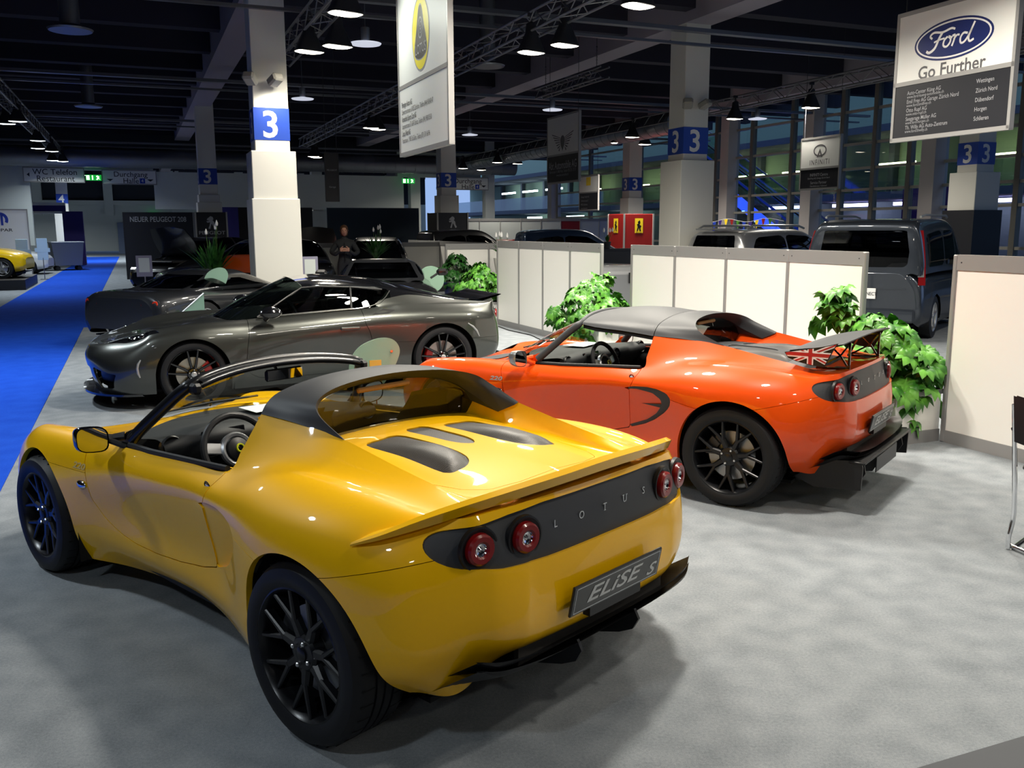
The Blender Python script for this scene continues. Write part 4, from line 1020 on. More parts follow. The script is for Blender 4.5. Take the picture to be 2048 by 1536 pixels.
    R = [sym(c) for c in (c0, c1, c2, c3, c4, c5)]
    V, F = loft(R, 40, 72)
    A = [(v, f) for v, f in [(V, F)]][0]
    edge = lambda v: v[2] - np.interp(v[0], [.5, .6, .95, 1.25, 1.44, 1.6, 1.95], [1.075, 1.082, 1.112, 1.118, 1.105, 1.02, .82])
    GV, GF = clip(V, F, [max(edge(v), .52 - v[0], .30 - abs(v[1])) for v in V]); RV, RF = clip(V, F, [-(max(edge(v), .52 - v[0], .30 - abs(v[1]))) for v in V])
    mk('side_windows', GV, GF, MATS['glass_car'], root); mk('roof', RV, RF, K, root, angle=60)
    for sg in (1, -1):
        m = MB(); q = [(x, y * sg, z) for x, y, z in [(1.93, .712, .845), (1.60, .731, .862), (1.25, .744, .882), (.95, .752, .897)]]; m.tube(q, .007, 6)
        q = [(x, y * sg, z) for x, y, z in [(1.93, .712, .845), (1.77, .662, .932), (1.60, .607, 1.032), (1.44, .543, 1.115), (1.28, .580, 1.125), (.94, .60, 1.11), (.60, .62, 1.075)]]; m.tube(q, .009, 6)
        q = [(x, y * sg, z) for x, y, z in [(.97, .748, .895), (.96, .706, .96), (.95, .657, 1.045), (.94, .60, 1.11)]]; m.tube(q, .012, 6); m.build('window_trim', MATS['plastic_black'], root)
        m = MB(); q = [(1.93, .718 * sg, .838), (1.60, .736 * sg, .856), (1.25, .75 * sg, .876), (.95, .757 * sg, .891), (.80, .757 * sg, .905), (.66, .735 * sg, .94), (.58, .69 * sg, 1.0), (.52, .64 * sg, 1.06)]; m.tube(q, .006, 6); m.build('window_sill_trim', B, root)
    # tail blade
    m = MB(); yy = [.50, .4, .2, 0, -.2, -.4, -.5]
    V, F = loft([[(-.52, y, .915) for y in yy], [(-.62, y, .935) for y in yy], [(-.74, y, .958) for y in yy], [(-.83, y, .975) for y in yy], [(-.83, y, .96) for y in yy], [(-.62, y, .905) for y in yy]], 12, 20); m.add(V, F); m.build('tail_blade', K, root, angle=50)
    for sg in (1, -1):
        for y in (.50, .66): h, n_ = surf.back(y, .77); tail_light(root, (h.x - .0, y * sg, .77), (-1, .5 * sg if y > .6 else .2 * sg, 0), MATS['red_lens'])
    m = MB(); V, F = grid(lambda a, b: (-.80 + .12 * b, -.62 + 1.24 * a, .32 - .16 * b), 10, 3); m.add(V, F); m.box((-.80, 0, .37), (.04, .75, .10)); m.build('rear_diffuser', MATS['plastic_black'], root)
    m = MB(); m.box((1.4, 0, .145), (3.9, 1.1, .02)); m.box((1.25, 0, .145), (1.5, 1.4, .02))
    for xc, zc, r, y1 in ((2.575, .325, .375, .86), (0, .34, .395, .86)):
        for sg in (1, -1):
            n = 20; zb = .14; Q = [(xc + r, .50 * sg, zb), (xc + r, y1 * sg, zb)]
            for k in range(n + 1):
                a = PI * k / n
                for yy_ in (.50, y1): Q.append((xc + r * math.cos(a), yy_ * sg, zc + r * math.sin(a)))
            Q += [(xc - r, .50 * sg, zb), (xc - r, (y1 if xc > 1 else .72) * sg, zb if xc > 1 else .24)]; n2 = len(Q) // 2
            m.add(Q, [(2 * k, 2 * k + 1, 2 * k + 3, 2 * k + 2) for k in range(n2 - 1)] + [tuple(2 * k for k in range(n2))])
    m.build('underbody', MATS['under'], root, smooth=False)
    # cabin: tub, dash, seats, wheel
    m = MB(); m.box((1.3, 0, .25), (1.8, 1.2, .1)); m.box((.40, 0, .55), (.05, 1.15, .6))
    V, F = loft([[(2.2, y, .79), (1.9, y, .84), (1.70, y, .85), (1.62, y, .78), (1.70, y, .60)] for y in (.62, .3, 0, -.3, -.62)], 10, 12); m.add(V, F); m.build('cabin_tub', MATS['interior'], root)
    for y in (.36, -.36):
        m = MB(); V, F = loft([[(1.35, y - .22, .42), (1.36, y, .38), (1.35, y + .22, .42)], [(.98, y - .23, .42), (.95, y, .38), (.98, y + .23, .42)], [(.85, y - .23, .65), (.80, y, .63), (.85, y + .23, .65)], [(.76, y - .18, .88), (.72, y, .88), (.76, y + .18, .88)], [(.72, y - .09, 1.02), (.70, y, 1.03), (.72, y + .09, 1.02)]], 16, 8)
        m.add(V, F); m.add([(v[0] - .08, v[1], v[2] - .02) for v in V], [f[::-1] for f in F]); m.build('seat', MATS['leather'], root, angle=60)
    T = Matrix.Translation((1.48, .36, .80)) @ Matrix.Rotation(-PI / 2 + .35, 4, 'Y'); m = MB(); m.tube([T @ Vector((.17 * math.cos(a), .17 * math.sin(a), 0)) for a in [2 * PI * k / 28 for k in range(28)]], .015, 8, closed=True); m.build('steering_wheel', MATS['leather'], root)
    global CAL_A
    for x, y, R_w, rr, w in ((2.575, .858, .323, .248, .235), (0, .882, .340, .262, .285)):
        for sg in (1, -1):
            CAL_A = {(True, 1): 2.75, (True, -1): .4, (False, 1): .2, (False, -1): 2.9}[(x > 1, sg)] if False else (.35 if False else (0.42 if (x < 1) == (sg > 0) else PI - .42))
            CAL_A = {(1, 1): PI - .35, (1, -1): .35, (0, 1): .2, (0, -1): PI - .2}[(int(x > 1), sg)]
            t = make_wheel(R_w, rr, w, 'V', MATS['rubber'], MATS['rim_gloss'], MATS['disc_bright'], MATS['cal_red'], sg, tread=False, nuts=5, capm=MATS['alu'])
            t.parent = root; t.location = (x, y * sg, R_w); t.rotation_euler = (0, 0, 0 if sg > 0 else PI)
    CAL_A = .35
    return root
mat('grille', hexc(12, 13, 16), .5, .3); mat('rim_gloss', hexc(16, 16, 18), .14, .3, coat=.8); mat('disc_bright', hexc(170, 172, 170), .33, .9)
glass_mat('glass_car', (.22, .26, .25))
# ================================================================ cars further back: lofted body, cabin and glass
def bg_car(name, label, loc, rz, paint, st, cab, wheels, side_win=None, back_win=None, front_win=None, rimm='alu', extra=None, group=None, roofm=None, cat='car'):
    """st: body stations (x, halfwidth, z_low, z_shoulder, z_top); cab: cabin stations (x, half base, half roof, z base, z roof)"""
    root = thing(name, label, cat, loc, rz, group); B = MATS[paint]
    cs = []
    for x, w, zl, zs, zt in st:
        h = [(x, w * .90, zl), (x, w * .985, zl + .10), (x, w, zl + (zs - zl) * .45), (x, w * .985, zs - .06), (x, w * .93, zs + (zt - zs) * .35), (x, w * .70, zt - .012), (x, w * .35, zt), (x, 0, zt)]
        cs.append(h + [(a, -b, c) for a, b, c in h[::-1][1:]])
    V, F = loft(cs, (len(st) - 1) * 5, 42); 
    for xc, r in wheels['xr']: V, F = clip(V, F, arch_sdf(V, xc, r, r * 1.10, .3))
    if vnormals(V, F)[np.argmax([v[2] for v in V])][2] < 0: F = [f[::-1] for f in F]
    m = MB(); m.add(V, F)
    for c in (cs[0], cs[-1]):
        fan = [(p[0], p[1], p[2]) for p in [tuple(cr_spline(c, j / 42)) for j in range(43)]]; m.add(fan, [tuple(range(43)) if c is cs[0] else tuple(range(42, -1, -1))])
    m.build('body', B, root, angle=50)
    if cab:
        cc = []
        for x, wb, wt, zb, zr in cab:
            h = [(x, wb, zb), (x, wb * .985 + wt * .015, zb + (zr - zb) * .25), (x, (wb * .35 + wt * .65) * 1.0, zb + (zr - zb) * .72), (x, wt * .93, zr - .035), (x, wt * .7, zr - .006), (x, 0, zr)]
            cc.append(h + [(a, -b, c) for a, b, c in h[::-1][1:]])
        V, F = loft(cc, (len(cab) - 1) * 7, 44)
        if vnormals(V, F)[np.argmax([v[2] for v in V])][2] < 0: F = [f[::-1] for f in F]
        N = vnormals(V, F); xm = np.mean([c[0] for c in cab])
        def win(poly, axis):
            if axis == 'x':
                d = sdf_poly([(v[0], v[2]) for v in V], poly); return [q if abs(v[1]) > .35 else .05 for q, v in zip(d, V)]
            d = sdf_poly([(v[1], v[2]) for v in V], poly); sgn = 1 if axis == 'f' else -1
            return [q if (N[i][0] * sgn > .22) else .03 for i, (q, v) in enumerate(zip(d, V))]
        mask = np.full(len(V), .05)
        for pl, ax in ((side_win, 'x'), (back_win, 'b'), (front_win, 'f')):
            if pl:
                for one in (pl if isinstance(pl[0][0], (list, tuple)) else [pl]): mask = np.minimum(mask, win(one, ax))
        GV, GF = clip(V, F, mask); PV, PF = clip(V, F, -mask)
        mk('cabin', PV, PF, B if not roofm else MATS[roofm], root, angle=50)
        if GF: mk('windows', GV, GF, MATS['glass_dark2'], root, angle=50)
        V, F = clip(V, F, [v[2] - (min(c[3] for c in cab) + .45 * (max(c[4] for c in cab) - min(c[3] for c in cab))) for v in V]); 
        mk('cabin_lining', [(xm + (v[0] - xm) * .93, v[1] * .93, v[2] - .02) for v in V], F, MATS['interior'], root)
    m = MB(); x0, x1 = st[0][0], st[-1][0]; zl = min(s[2] for s in st); w = max(s[1] for s in st)
    m.box(((x0 + x1) / 2, 0, zl + .02), (abs(x1 - x0) * .94, w * 1.5, .02)); 
    for xc, r in wheels['xr']: m.box((xc, 0, r * 1.15), (r * 2.15, w * 1.5, r * 1.7))
    m.build('underbody', MATS['under'], root, smooth=False)
    for xc, r in wheels['xr']:
        for sg in (1, -1):
            V, F = lathe([(r * .70, -.01), (r * .72, .004), (r * .97, -.01), (r, -.04), (r, -.17), (r * .9, -.20)], 32, 'y'); t = mk('wheel', V, F, MATS['rubber'], root)
            t.location = (xc, (w * .985) * sg, r); t.rotation_euler = (0, 0, 0 if sg > 0 else PI)
            mr = MB(); mr.lathe([(r * .70, -.008), (r * .66, -.02), (r * .62, -.10)], 32, axis='y')
            for k in range(5):
                a = 2 * PI * k / 5 + .3; spoke_arm(mr, (.03 * math.cos(a), .03 * math.sin(a)), (r * .67 * math.cos(a), r * .67 * math.sin(a)), .06, .05, -.015, -.01, .03, .03)
            mr.lathe([(0, -.01), (.05, -.012), (.06, -.05), (r * .5, -.08), (0, -.08)], 20, axis='y'); mr.build('rim', MATS[rimm], t)
    if extra: extra(root)
    return root
glass_mat('glass_dark2', (.10, .11, .12))
ST_HATCH = [(-.72, .70, .32, .62, .80), (-.66, .80, .24, .72, .90), (-.45, .86, .20, .76, .94), (0, .88, .18, .78, .94), (.7, .88, .16, .78, .93), (1.4, .88, .16, .76, .92), (2.0, .88, .16, .74, .92), (2.5, .87, .17, .72, .88), (2.95, .83, .20, .66, .80), (3.2, .74, .24, .60, .72), (3.3, .60, .30, .54, .62)]
CB_HATCH = [(-.62, .72, .50, .86, .90), (-.50, .76, .56, .90, 1.25), (-.15, .79, .58, .92, 1.46), (.6, .80, .59, .92, 1.50), (1.2, .80, .58, .91, 1.46), (1.65, .79, .57, .91, 1.22), (2.15, .77, .55, .90, .95)]
SW_HATCH = [(-.35, 1.0), (-.18, 1.34), (.3, 1.40), (1.15, 1.38), (1.55, 1.17), (1.80, 1.0)]
BW_HATCH = [(-.55, 1.0), (.55, 1.0), (.48, 1.34), (-.48, 1.34)]; FW_HATCH = [(-.66, .95), (.66, .95), (.50, 1.40), (-.50, 1.40)]
W_HATCH = {'xr': [(0, .32), (2.58, .32)]}
def scale_st(st, sx=1, sw=1, sz=1): return [(s[0] * sx, s[1] * sw, *[q * sz for q in s[2:]]) for s in st]
# ================================================================ the hall
def P3(hb, ha, z=0.0): v = HB * hb + HA * ha; return Vector((v.x, v.y, z))
def hall_box(mb, hb, ha, z, dh, da, dz, mi=0, bev=0.0):
    """box centred at hall coordinates, sizes along HB, HA, z"""
    T = Matrix.Translation(P3(hb, ha, z)) @ Matrix.Rotation(HYAW, 4, 'Z'); mb.box((0, 0, 0), (dh, da, dz), mi, T=T, bev=bev)
TM_FRONT = lambda hb, ha, z: frame(P3(hb, ha, z), HB, (0, 0, 1))      # faces the camera end of the hall
TM_SIDE = lambda hb, ha, z: frame(P3(hb, ha, z), -HA, (0, 0, 1))      # faces the corridor
def struct(name, mb, m, **k): o = mb.build(name, m, **k); o['kind'] = 'structure'; return o
# materials of the place
m = mat('carpet_grey', (.4, .4, .4), .95, spec=.1)
def carpet(m, a, b, s1=260, s2=7, amt=.45):
    t = nd(m, 'ShaderNodeTexCoord'); n1 = nd(m, 'ShaderNodeTexNoise'); n2 = nd(m, 'ShaderNodeTexNoise'); n3 = nd(m, 'ShaderNodeTexNoise')
    n1.inputs['Scale'].default_value = s1; n2.inputs['Scale'].default_value = s2; n3.inputs['Scale'].default_value = 85; n2.inputs['Detail'].default_value = 5; n3.inputs['Detail'].default_value = 4
    for q in (n1, n2, n3): lk(m, t.outputs['Object'], q.inputs['Vector'])
    ad = nd(m, 'ShaderNodeMath', operation='ADD'); ad2 = nd(m, 'ShaderNodeMath', operation='MULTIPLY_ADD'); ad2.inputs[1].default_value = 1.0
    lk(m, n1.outputs[0], ad.inputs[0]); lk(m, n3.outputs[0], ad.inputs[1]); lk(m, n2.outputs[0], ad2.inputs[0]); lk(m, ad.outputs[0], ad2.inputs[2])
    r = nd(m, 'ShaderNodeValToRGB'); mr = nd(m, 'ShaderNodeMapRange'); mr.inputs[1].default_value = 1.0; mr.inputs[2].default_value = 2.0; n2.inputs['Detail'].default_value = 2; n2.inputs['Roughness'].default_value = .3
    lk(m, ad2.outputs[0], mr.inputs[0]); lk(m, mr.outputs[0], r.inputs[0]); r.color_ramp.elements[0].color = (*a[:3], 1); r.color_ramp.elements[1].color = (*b[:3], 1)
    lk(m, r.outputs[0], pbsdf(m).inputs['Base Color'])
    bp = nd(m, 'ShaderNodeBump'); bp.inputs['Strength'].default_value = amt; bp.inputs['Distance'].default_value = .004; lk(m, n1.outputs[0], bp.inputs['Height']); lk(m, bp.outputs[0], pbsdf(m).inputs['Normal'])
carpet(m, hexc(112, 118, 124), hexc(150, 155, 160))
m = mat('carpet_blue', (.1, .2, .8), .95, spec=.05); carpet(m, hexc(24, 66, 178), hexc(34, 84, 200), 200, 5)
mat('panel_white', hexc(246, 245, 240), .45); mat('panel_grey', hexc(150, 150, 150), .45, .15); mat('concrete', hexc(196, 190, 190), .85); mat('pillar_white', hexc(222, 221, 214), .6)
mat('ceiling_dark', hexc(46, 47, 62), .9); mat('beam', hexc(158, 152, 162), .85); mat('sign_blue', hexc(36, 74, 176), .45); mat('sign_white', hexc(235, 235, 235), .5)
mat('white_board', hexc(228, 230, 228), .5); mat('ink', hexc(40, 42, 48), .6); mat('board_black', hexc(24, 26, 34), .5); mat('galv', hexc(120, 124, 132), .4, .8); mat('truss_alu', hexc(125, 126, 130), .4, .6)
mat('lamp_on', (1, 1, 1), .5, emit=(1.0, .90, .72), es=14.0); mat('lamp_cool', (1, 1, 1), .5, emit=(.85, .95, 1.0), es=9.0); mat('lamp_body', hexc(50, 52, 58), .5, .4)
mat('wall_pale', hexc(205, 212, 210), .8); mat('wall_dark', hexc(48, 52, 62), .85); mat('steel_frame', hexc(170, 168, 160), .5, .3)
glass_mat('glass_facade', (.55, .62, .66)); glass_mat('glass_green', (.72, .86, .80))
# floor
mb = MB(); mb.add([P3(-40, -10), P3(60, -10), P3(60, 95), P3(-40, 95)], [(0, 1, 2, 3)]); struct('floor', mb, MATS['carpet_grey'], smooth=False)
mb = MB(); hall_box(mb, -1.92, 28, .003, 1.96, 72, .006); hall_box(mb, 3.1, 18.7, .0025, 8.2, 1.75, .005)
o = mb.build('aisle_carpet', MATS['carpet_blue'], smooth=False); tag(o, 'bright blue carpet runner along the aisle between the stands', 'carpet')
o = MB(); o.add([P3(-.9, -3, .004), P3(5.8, -3, .004), P3(5.8, 1.97, .004), P3(-.9, 1.97, .004)], [(0, 1, 2, 3)]); o = o.build('side_carpet', mat('carpet_dark', hexc(92, 94, 98), .95, spec=.1), smooth=False); tag(o, 'darker grey carpet strip cutting the bottom right corner', 'carpet')
# slab, coffers and beams
mb = MB(); hall_box(mb, -4, 36, 6.75, 54, 92, .3, 0)
for k in range(34):
    a = -8 + 2.65 * k
    for hb0, hb1 in ((-14.2, -6.45), (-5.85, 2.0), (2.6, 10.3), (10.9, 18.7), (19.3, 23.5)): hall_box(mb, (hb0 + hb1) / 2, a, 6.25, hb1 - hb0, .35, .75, 0)
struct('ceiling', mb, MATS['ceiling_dark'], smooth=False)
for i, hb in enumerate((-14.5, -6.15, 2.3, 10.6, 19.0)):
    mb = MB(); hall_box(mb, hb, 36, 6.15, .62, 92, .95); struct('trim_%d' % (i + 1), mb, MATS['beam'], smooth=False)
n_tr = 6
for a in (6.5, 15.2, 24.5, 33.7, 43):           # cable trays across the bays
    mb = MB(); hall_box(mb, 6, a, 5.35, 34, .16, .07); hall_box(mb, 6, a + .45, 5.2, 34, .08, .05)
    struct('trim_%d' % n_tr, mb, MATS['galv'], smooth=False); n_tr += 1
# walls
mb = MB(); hall_box(mb, -4, -9, 3.4, 54, .3, 7); struct('wall_near', mb, MATS['wall_dark'], smooth=False)
mb = MB(); hall_box(mb, -24, 36, 3.4, .3, 92, 7); struct('wall_left', mb, MATS['wall_dark'], smooth=False)
mb = MB(); hall_box(mb, 6.8, 45, 3.45, 11.6, .4, 1.65); hall_box(mb, -9.5, 45, 3.0, 11.0, .4, 3.9); hall_box(mb, -1.6, 45, 4.6, 5.2, .4, .6); hall_box(mb, 14.5, 45, 4.9, 4.4, .4, 1.3); hall_box(mb, 13.2, 45, 3.2, .5, .5, 6.2); hall_box(mb, 17.2, 45, 3.2, .5, .5, 6.2)
hall_box(mb, -1.5, 45, 5.7, 45, .3, .9, 1); struct('wall_far', mb, [MATS['wall_pale'], MATS['wall_dark']], smooth=False)
mb = MB(); hall_box(mb, -1, 72, 1.9, 46, .3, 3.4, 0); hall_box(mb, -1, 72, 5.2, 46, .3, 3.2, 1); struct('wall_end', mb, [MATS['wall_pale'], MATS['wall_dark']], smooth=False)
mb = MB()
for hb in (-6, -1.5, 3, 7.5, 12): hall_box(mb, hb, 71.6, 4.4, .6, .3, 3.4); hall_box(mb, hb + 2.2, 71.6, 3.6, 4, .2, .3); 
struct('trim_%d' % n_tr, mb, MATS['wall_pale'], smooth=False); n_tr += 1
mb = MB(); hall_box(mb, -.3, 71.75, 1.1, 1.5, .1, 2.2); struct('door_1', mb, mat('door_grey', hexc(135, 150, 180), .5), smooth=False)
# big silver ventilation pipe in front of the far wall and pipes under the slab
def pipe(name, label, pts, r, m='galv', ribs=True):
    mb = MB(); mb.tube(pts, r, 20); a, b = Vector(pts[0]), Vector(pts[-1]); L = (b - a).length
    if ribs:
        for k in range(int(L / .5)):
            p = a + (b - a) * ((k + .5) * .5 / L); d = (b - a).normalized() * .02; mb.tube([p - d, p + d], r * 1.03, 20)
    o = mb.build(name, MATS[m], angle=50); return tag(o, label, 'duct')
pipe('ventilation_duct', 'large silver ribbed duct running above the far white wall', [P3(-14, 43.4, 4.75), P3(18, 43.4, 4.75)], .42)
pipe('ventilation_duct', 'silver ribbed duct sloping away high above the far right stands', [P3(15.2, 44, 4.8), P3(15.2, 24, 4.8)], .33)
for hb, a, lab in ((-.75, 17.6, 'round ceiling duct outlet with disc above the left aisle'), (-.9, 28, 'second round duct outlet with disc, further down the left aisle'), (7.0, 18.3, 'round duct outlet with disc left of the pale ceiling beam')):
    mb = MB(); T = Matrix.Translation(P3(hb, a, 5.0)); mb.lathe([(0, 0), (.34, 0), (.36, .03), (.20, .06), (.16, .10), (.16, 1.3)], 28, T=T); tag(mb.build('duct_outlet', MATS['galv']), lab, 'duct', 'round duct outlets')
# facade to the right: glass wall with pale mullions, night building behind
posts = [10, 13.5, 17, 18.5, 20.6, 22.0, 23.4, 25.8, 28.0, 30.2, 33, 36, 40.8, 44.5]
nwin = 1
for i in range(len(posts) - 1):
    a0, a1 = posts[i], posts[i + 1]; fr = MB()
    for a in (a0, a1): hall_box(fr, 21, a, 3.1, .18, .16, 6.2)
    for z in (.05, 1.15, 2.25, 2.85, 3.5, 4.25, 5.25, 6.15): hall_box(fr, 21, (a0 + a1) / 2, z, .12, a1 - a0, .08)
    o = struct('window_%d' % nwin, fr, MATS['steel_frame'], smooth=False); nwin += 1
    g = MB(); g.add([P3(21, a0, 0), P3(21, a1, 0), P3(21, a1, 6.2), P3(21, a0, 6.2)], [(0, 1, 2, 3)]); g.build('pane', MATS['glass_facade'], o, smooth=False)
mb = MB()
for a in (19.6, 24.6, 29.2, 44.8): hall_box(mb, 20.85, a, 3.1, .5, .5, 6.3)
struct('trim_%d' % n_tr, mb, MATS['concrete'], smooth=False); n_tr += 1
mb = MB(); hall_box(mb, 34, 52, 5, .4, 84, 10, 0); hall_box(mb, 32, 52, 3.05, 4, 84, .30, 1); hall_box(mb, 32, 52, 5.9, 4, 84, .30, 1); hall_box(mb, 30.2, 52, 3.7, .06, 84, 1.0, 2)
[hall_box(mb, 33.6, a, 4.5, .3, .35, 3.0, 1) for a in range(24, 90, 5)]; struct('wall_beyond', mb, [mat('night_wall', hexc(150, 170, 150), .8), mat('night_slab', hexc(90, 96, 108), .8), MATS['glass_facade']], smooth=False)
mat('strip_warm', (1, 1, 1), .5, emit=(.95, 1.0, .50), es=9.0); mat('strip_cool', (1, 1, 1), .5, emit=(.75, .95, 1.0), es=7.0); mat('strip_violet', (1, 1, 1), .5, emit=(.62, .52, 1.0), es=12.0); mat('blue_light', (.02, .05, .8), .5, emit=(.02, .06, 1.0), es=2.6); mat('blue_dot', (1, 1, 1), .5, emit=(.1, .35, 1.0), es=12)
def strips(name, lab, lst, m, grp):
    for a, z, L in lst:
        mb = MB(); hall_box(mb, 32.6, a, z, .10, L, .15); tag(mb.build(name, MATS[m], smooth=False), lab, 'light', grp)
strips('strip_light', 'yellowish strip light on the upper floor of the building behind the glass wall', [(a, 4.55, 2.6) for a in (27.5, 33, 39.5, 43.5, 50, 56, 63)], 'strip_warm', 'strip lights outside')
strips('strip_light', 'pale green strip light low behind the far glass wall', [(a, 4.9, 3.2) for a in (70, 75, 80)] + [(a, 2.6, 3.0) for a in (58, 66, 74)], 'strip_cool', 'cool strip lights outside')
strips('strip_light', 'violet white strip light on the ground floor behind the glass wall', [(a, 2.75, 2.6) for a in (27.5, 31.5, 35.5, 40.5)], 'strip_violet', 'violet strip lights outside')
# escalator with blue underside
t = thing('escalator', 'escalator with glowing blue underside beyond the glass wall', 'escalator', P3(26, 34))
def rel(v): return tuple(Vector(v) - t.location)
for (n_, m_, dh, dz, th) in (('truss_side', 'blue_light', 0, -.35, .55), ('balustrade', 'glass_green', .05, .65, .75), ('handrail', 'plastic_black', .05, 1.05, .07), ('balustrade', 'glass_green', 1.2, .65, .75), ('handrail', 'galv', 1.2, 1.05, .07), ('step_band', 'galv', .6, .15, .12)):
    a0, z0, a1, z1 = 40.5, 5.7, 30.2, .5; mb = MB()
    v = [P3(26 + dh, a0, z0 + dz - th / 2), P3(26 + dh, a1, z1 + dz - th / 2), P3(26 + dh, a1, z1 + dz + th / 2), P3(26 + dh, a0, z0 + dz + th / 2)]
    w = [q + HB * .05 for q in v]; V = [rel(q) for q in v + w]; mb.add(V, [(0, 1, 2, 3), (7, 6, 5, 4), (0, 4, 5, 1), (1, 5, 6, 2), (2, 6, 7, 3), (3, 7, 4, 0)]); mb.build(n_, MATS[m_], t, smooth=False)
mb = MB()
for k in range(9): a = 38 - k * .95; z = 5.7 - (40.5 - a) * .505 - .56; hall_box(mb, 25.95, a, z, .03, .16, .035)
for v_i in range(len(mb.V)): mb.V[v_i] = rel(mb.V[v_i])
mb.build('blue_lamps', MATS['blue_dot'], t, smooth=False)
mb = MB(); hall_box(mb, 29, 27.0, 1.6, .3, 3.2, 3.2); tag(mb.build('purple_screen', mat('purple', hexc(60, 20, 90), .6), smooth=False), 'dark purple wall panel behind the escalator foot', 'panel')
# ---------------------------------------------------------------- pillars
def pillar(hb, ha, label, clad, three='3', dark=False, flood=True, sgn_z=(3.18, 3.70), s=.57):
    t = thing('pillar', label, 'pillar', P3(hb, ha), HYAW)
    b = MB(); b.box((0, 0, 2.9), (s, s, 5.8), bev=.01); b.build('shaft', MATS['pillar_white'], t, smooth=False)
    if clad:
        b = MB(); 
        for z0, z1, w in clad: b.box((0, 0, (z0 + z1) / 2), (s + w, s + w, z1 - z0), bev=.01)
        b.build('cladding', MATS['pillar_white'], t, smooth=False)
        if dark: b = MB(); b.box((0, 0, 1.05), (s + .36, s + .36, 2.1)); b.build('dark_cladding', MATS['board_black'], t, smooth=False)
    b = MB(); b.box((0, 0, (sgn_z[0] + sgn_z[1]) / 2), (s + .012, s + .012, sgn_z[1] - sgn_z[0])); bn = b.build('number_band', MATS['sign_blue'], t, smooth=False)
    zc = (sgn_z[0] + sgn_z[1]) / 2; b = MB(); V, F = text_geo(three, .60, .0, bold=.018, xs=1.0)
    b.add(V, F, T=frame((-.02, -(s + .016) / 2, zc), (1, 0, 0), (0, 0, 1))); b.add(V, F, T=frame((-(s + .016) / 2, 0, zc), (0, -1, 0), (0, 0, 1))); b.build('number', MATS['sign_white'], bn, smooth=False)
    if flood:
        for sx in (-1, 1):
            b = MB(); T = Matrix.Translation((-.02 + .20 * sx - .12, -(s / 2 + .20), 4.12)) @ Matrix.Rotation(.5 * sx, 4, 'Z') @ Matrix.Rotation(1.1, 4, 'X'); b.box((0, 0, 0), (.20, .14, .24), bev=.03, T=T); b.tube([(-.1 + .20 * sx, -s / 2, 4.16), (-.12 + .20 * sx, -(s / 2 + .16), 4.14)], .02, 6); b.build('floodlight', mat('flood_body', hexc(150, 148, 140), .5), t)
    return t
pillar(2.25, 16.25, 'white pillar numbered 3 brightly lit behind the long grey coupe', [(0, 3.0, .16), (0, 2.22, .22)])
pillar(10.6, 16.3, 'shaded white pillar numbered 3 behind the white partition panels', [(0, 3.05, .22)])
pillar(19.0, 16.6, 'pillar numbered 3 with black lower cladding at the far right', [(0, 3.0, .22)], dark=True, flood=False)
pillar(2.4, 32.5, 'grey pillar numbered 3 left of the brightly lit pillar', [(0, 2.85, .10), (0, 2.6, .2)], flood=False)
pillar(10.7, 32.3, 'grey pillar numbered 3 beside the middle overhead hall sign', [(0, 2.9, .14)], flood=False)
pillar(18.8, 32.9, 'white pillar numbered 3 above the red showroom box', [(0, 2.9, .12)], flood=False)
for hb, ha, lab in ((-5.6, 50, 'far pillar numbered 4 left of the aisle end'), (-3.6, 58, 'second far pillar numbered 4, thinner, at the aisle end'), (9.6, 52, 'pale turquoise lit pillar numbered 4 beyond the far wall')): pillar(hb, ha, lab, [(0, 2.7, .3)], '4', flood=False)
# ---------------------------------------------------------------- trusses and lamps
def truss(name, label, p, q, size=.29, seg=.42, grp=None, m='truss_alu', parent=None):
    p, q = Vector(p), Vector(q); d = (q - p); L = d.length; d.normalize(); s = d.cross(Vector((0, 0, 1))).normalized() * size / 2; u = Vector((0, 0, size / 2)); mb = MB()
    cs = [(s, u), (s, -u), (-s, -u), (-s, u)]
    for a, b in cs: mb.tube([p + a + b, q + a + b], .022, 6)
    n = int(L / seg)
    for k in range(n):
        for i in range(4):
            a = cs[i]; b = cs[(i + 1) % 4]; x0, x1 = (a, b) if k % 2 else (b, a); mb.tube([p + d * (k * seg) + x0[0] + x0[1], p + d * ((k + 1) * seg) + x1[0] + x1[1]], .010, 4, cap=False)
    return tag(mb.build(name, MATS[m]), label, 'truss', grp)
truss('lighting_truss', 'square aluminium lighting truss over the stand left of the logo banner', P3(2.85, 18.5, 4.95), P3(2.85, -2, 4.95))
truss('lighting_truss', 'long aluminium lighting truss crossing above the white partitions', P3(6.2, 36, 4.95), P3(6.2, -2, 4.95))
truss('lighting_truss', 'lighting truss over the left aisle with many small lamps', P3(-2.7, 44.2, 4.95), P3(-2.7, -5, 4.95))
truss('lighting_truss', 'dim lighting truss in front of the glass wall at right', P3(15.0, 43, 4.95), P3(15.0, 8, 4.95))
truss('banner_truss', 'short hanging truss that carries the winged logo banner', P3(10.0, 22.4, 5.15), P3(10.0, 18.8, 5.15), .22, .3)
for a in (22.0, 19.2):
    mb = MB(); 
    for k in range(14): mb.tube([(P3(10, a, 5.3 + k * .035) + Vector((.012 * math.cos(t_), 0, .02 * math.sin(t_)))) if k % 2 else (P3(10, a, 5.3 + k * .035) + Vector((0, .012 * math.cos(t_), .02 * math.sin(t_)))) for t_ in [2 * PI * j / 8 for j in range(8)]], .005, 4, closed=True)
    mb.tube([P3(10, a, 5.75), P3(10, a, 6.0)], .006, 4); tag(mb.build('hoist_chain', MATS['lamp_body']), 'hoist chain holding the short truss, %s one' % ('left' if a > 20 else 'right'), 'chain')
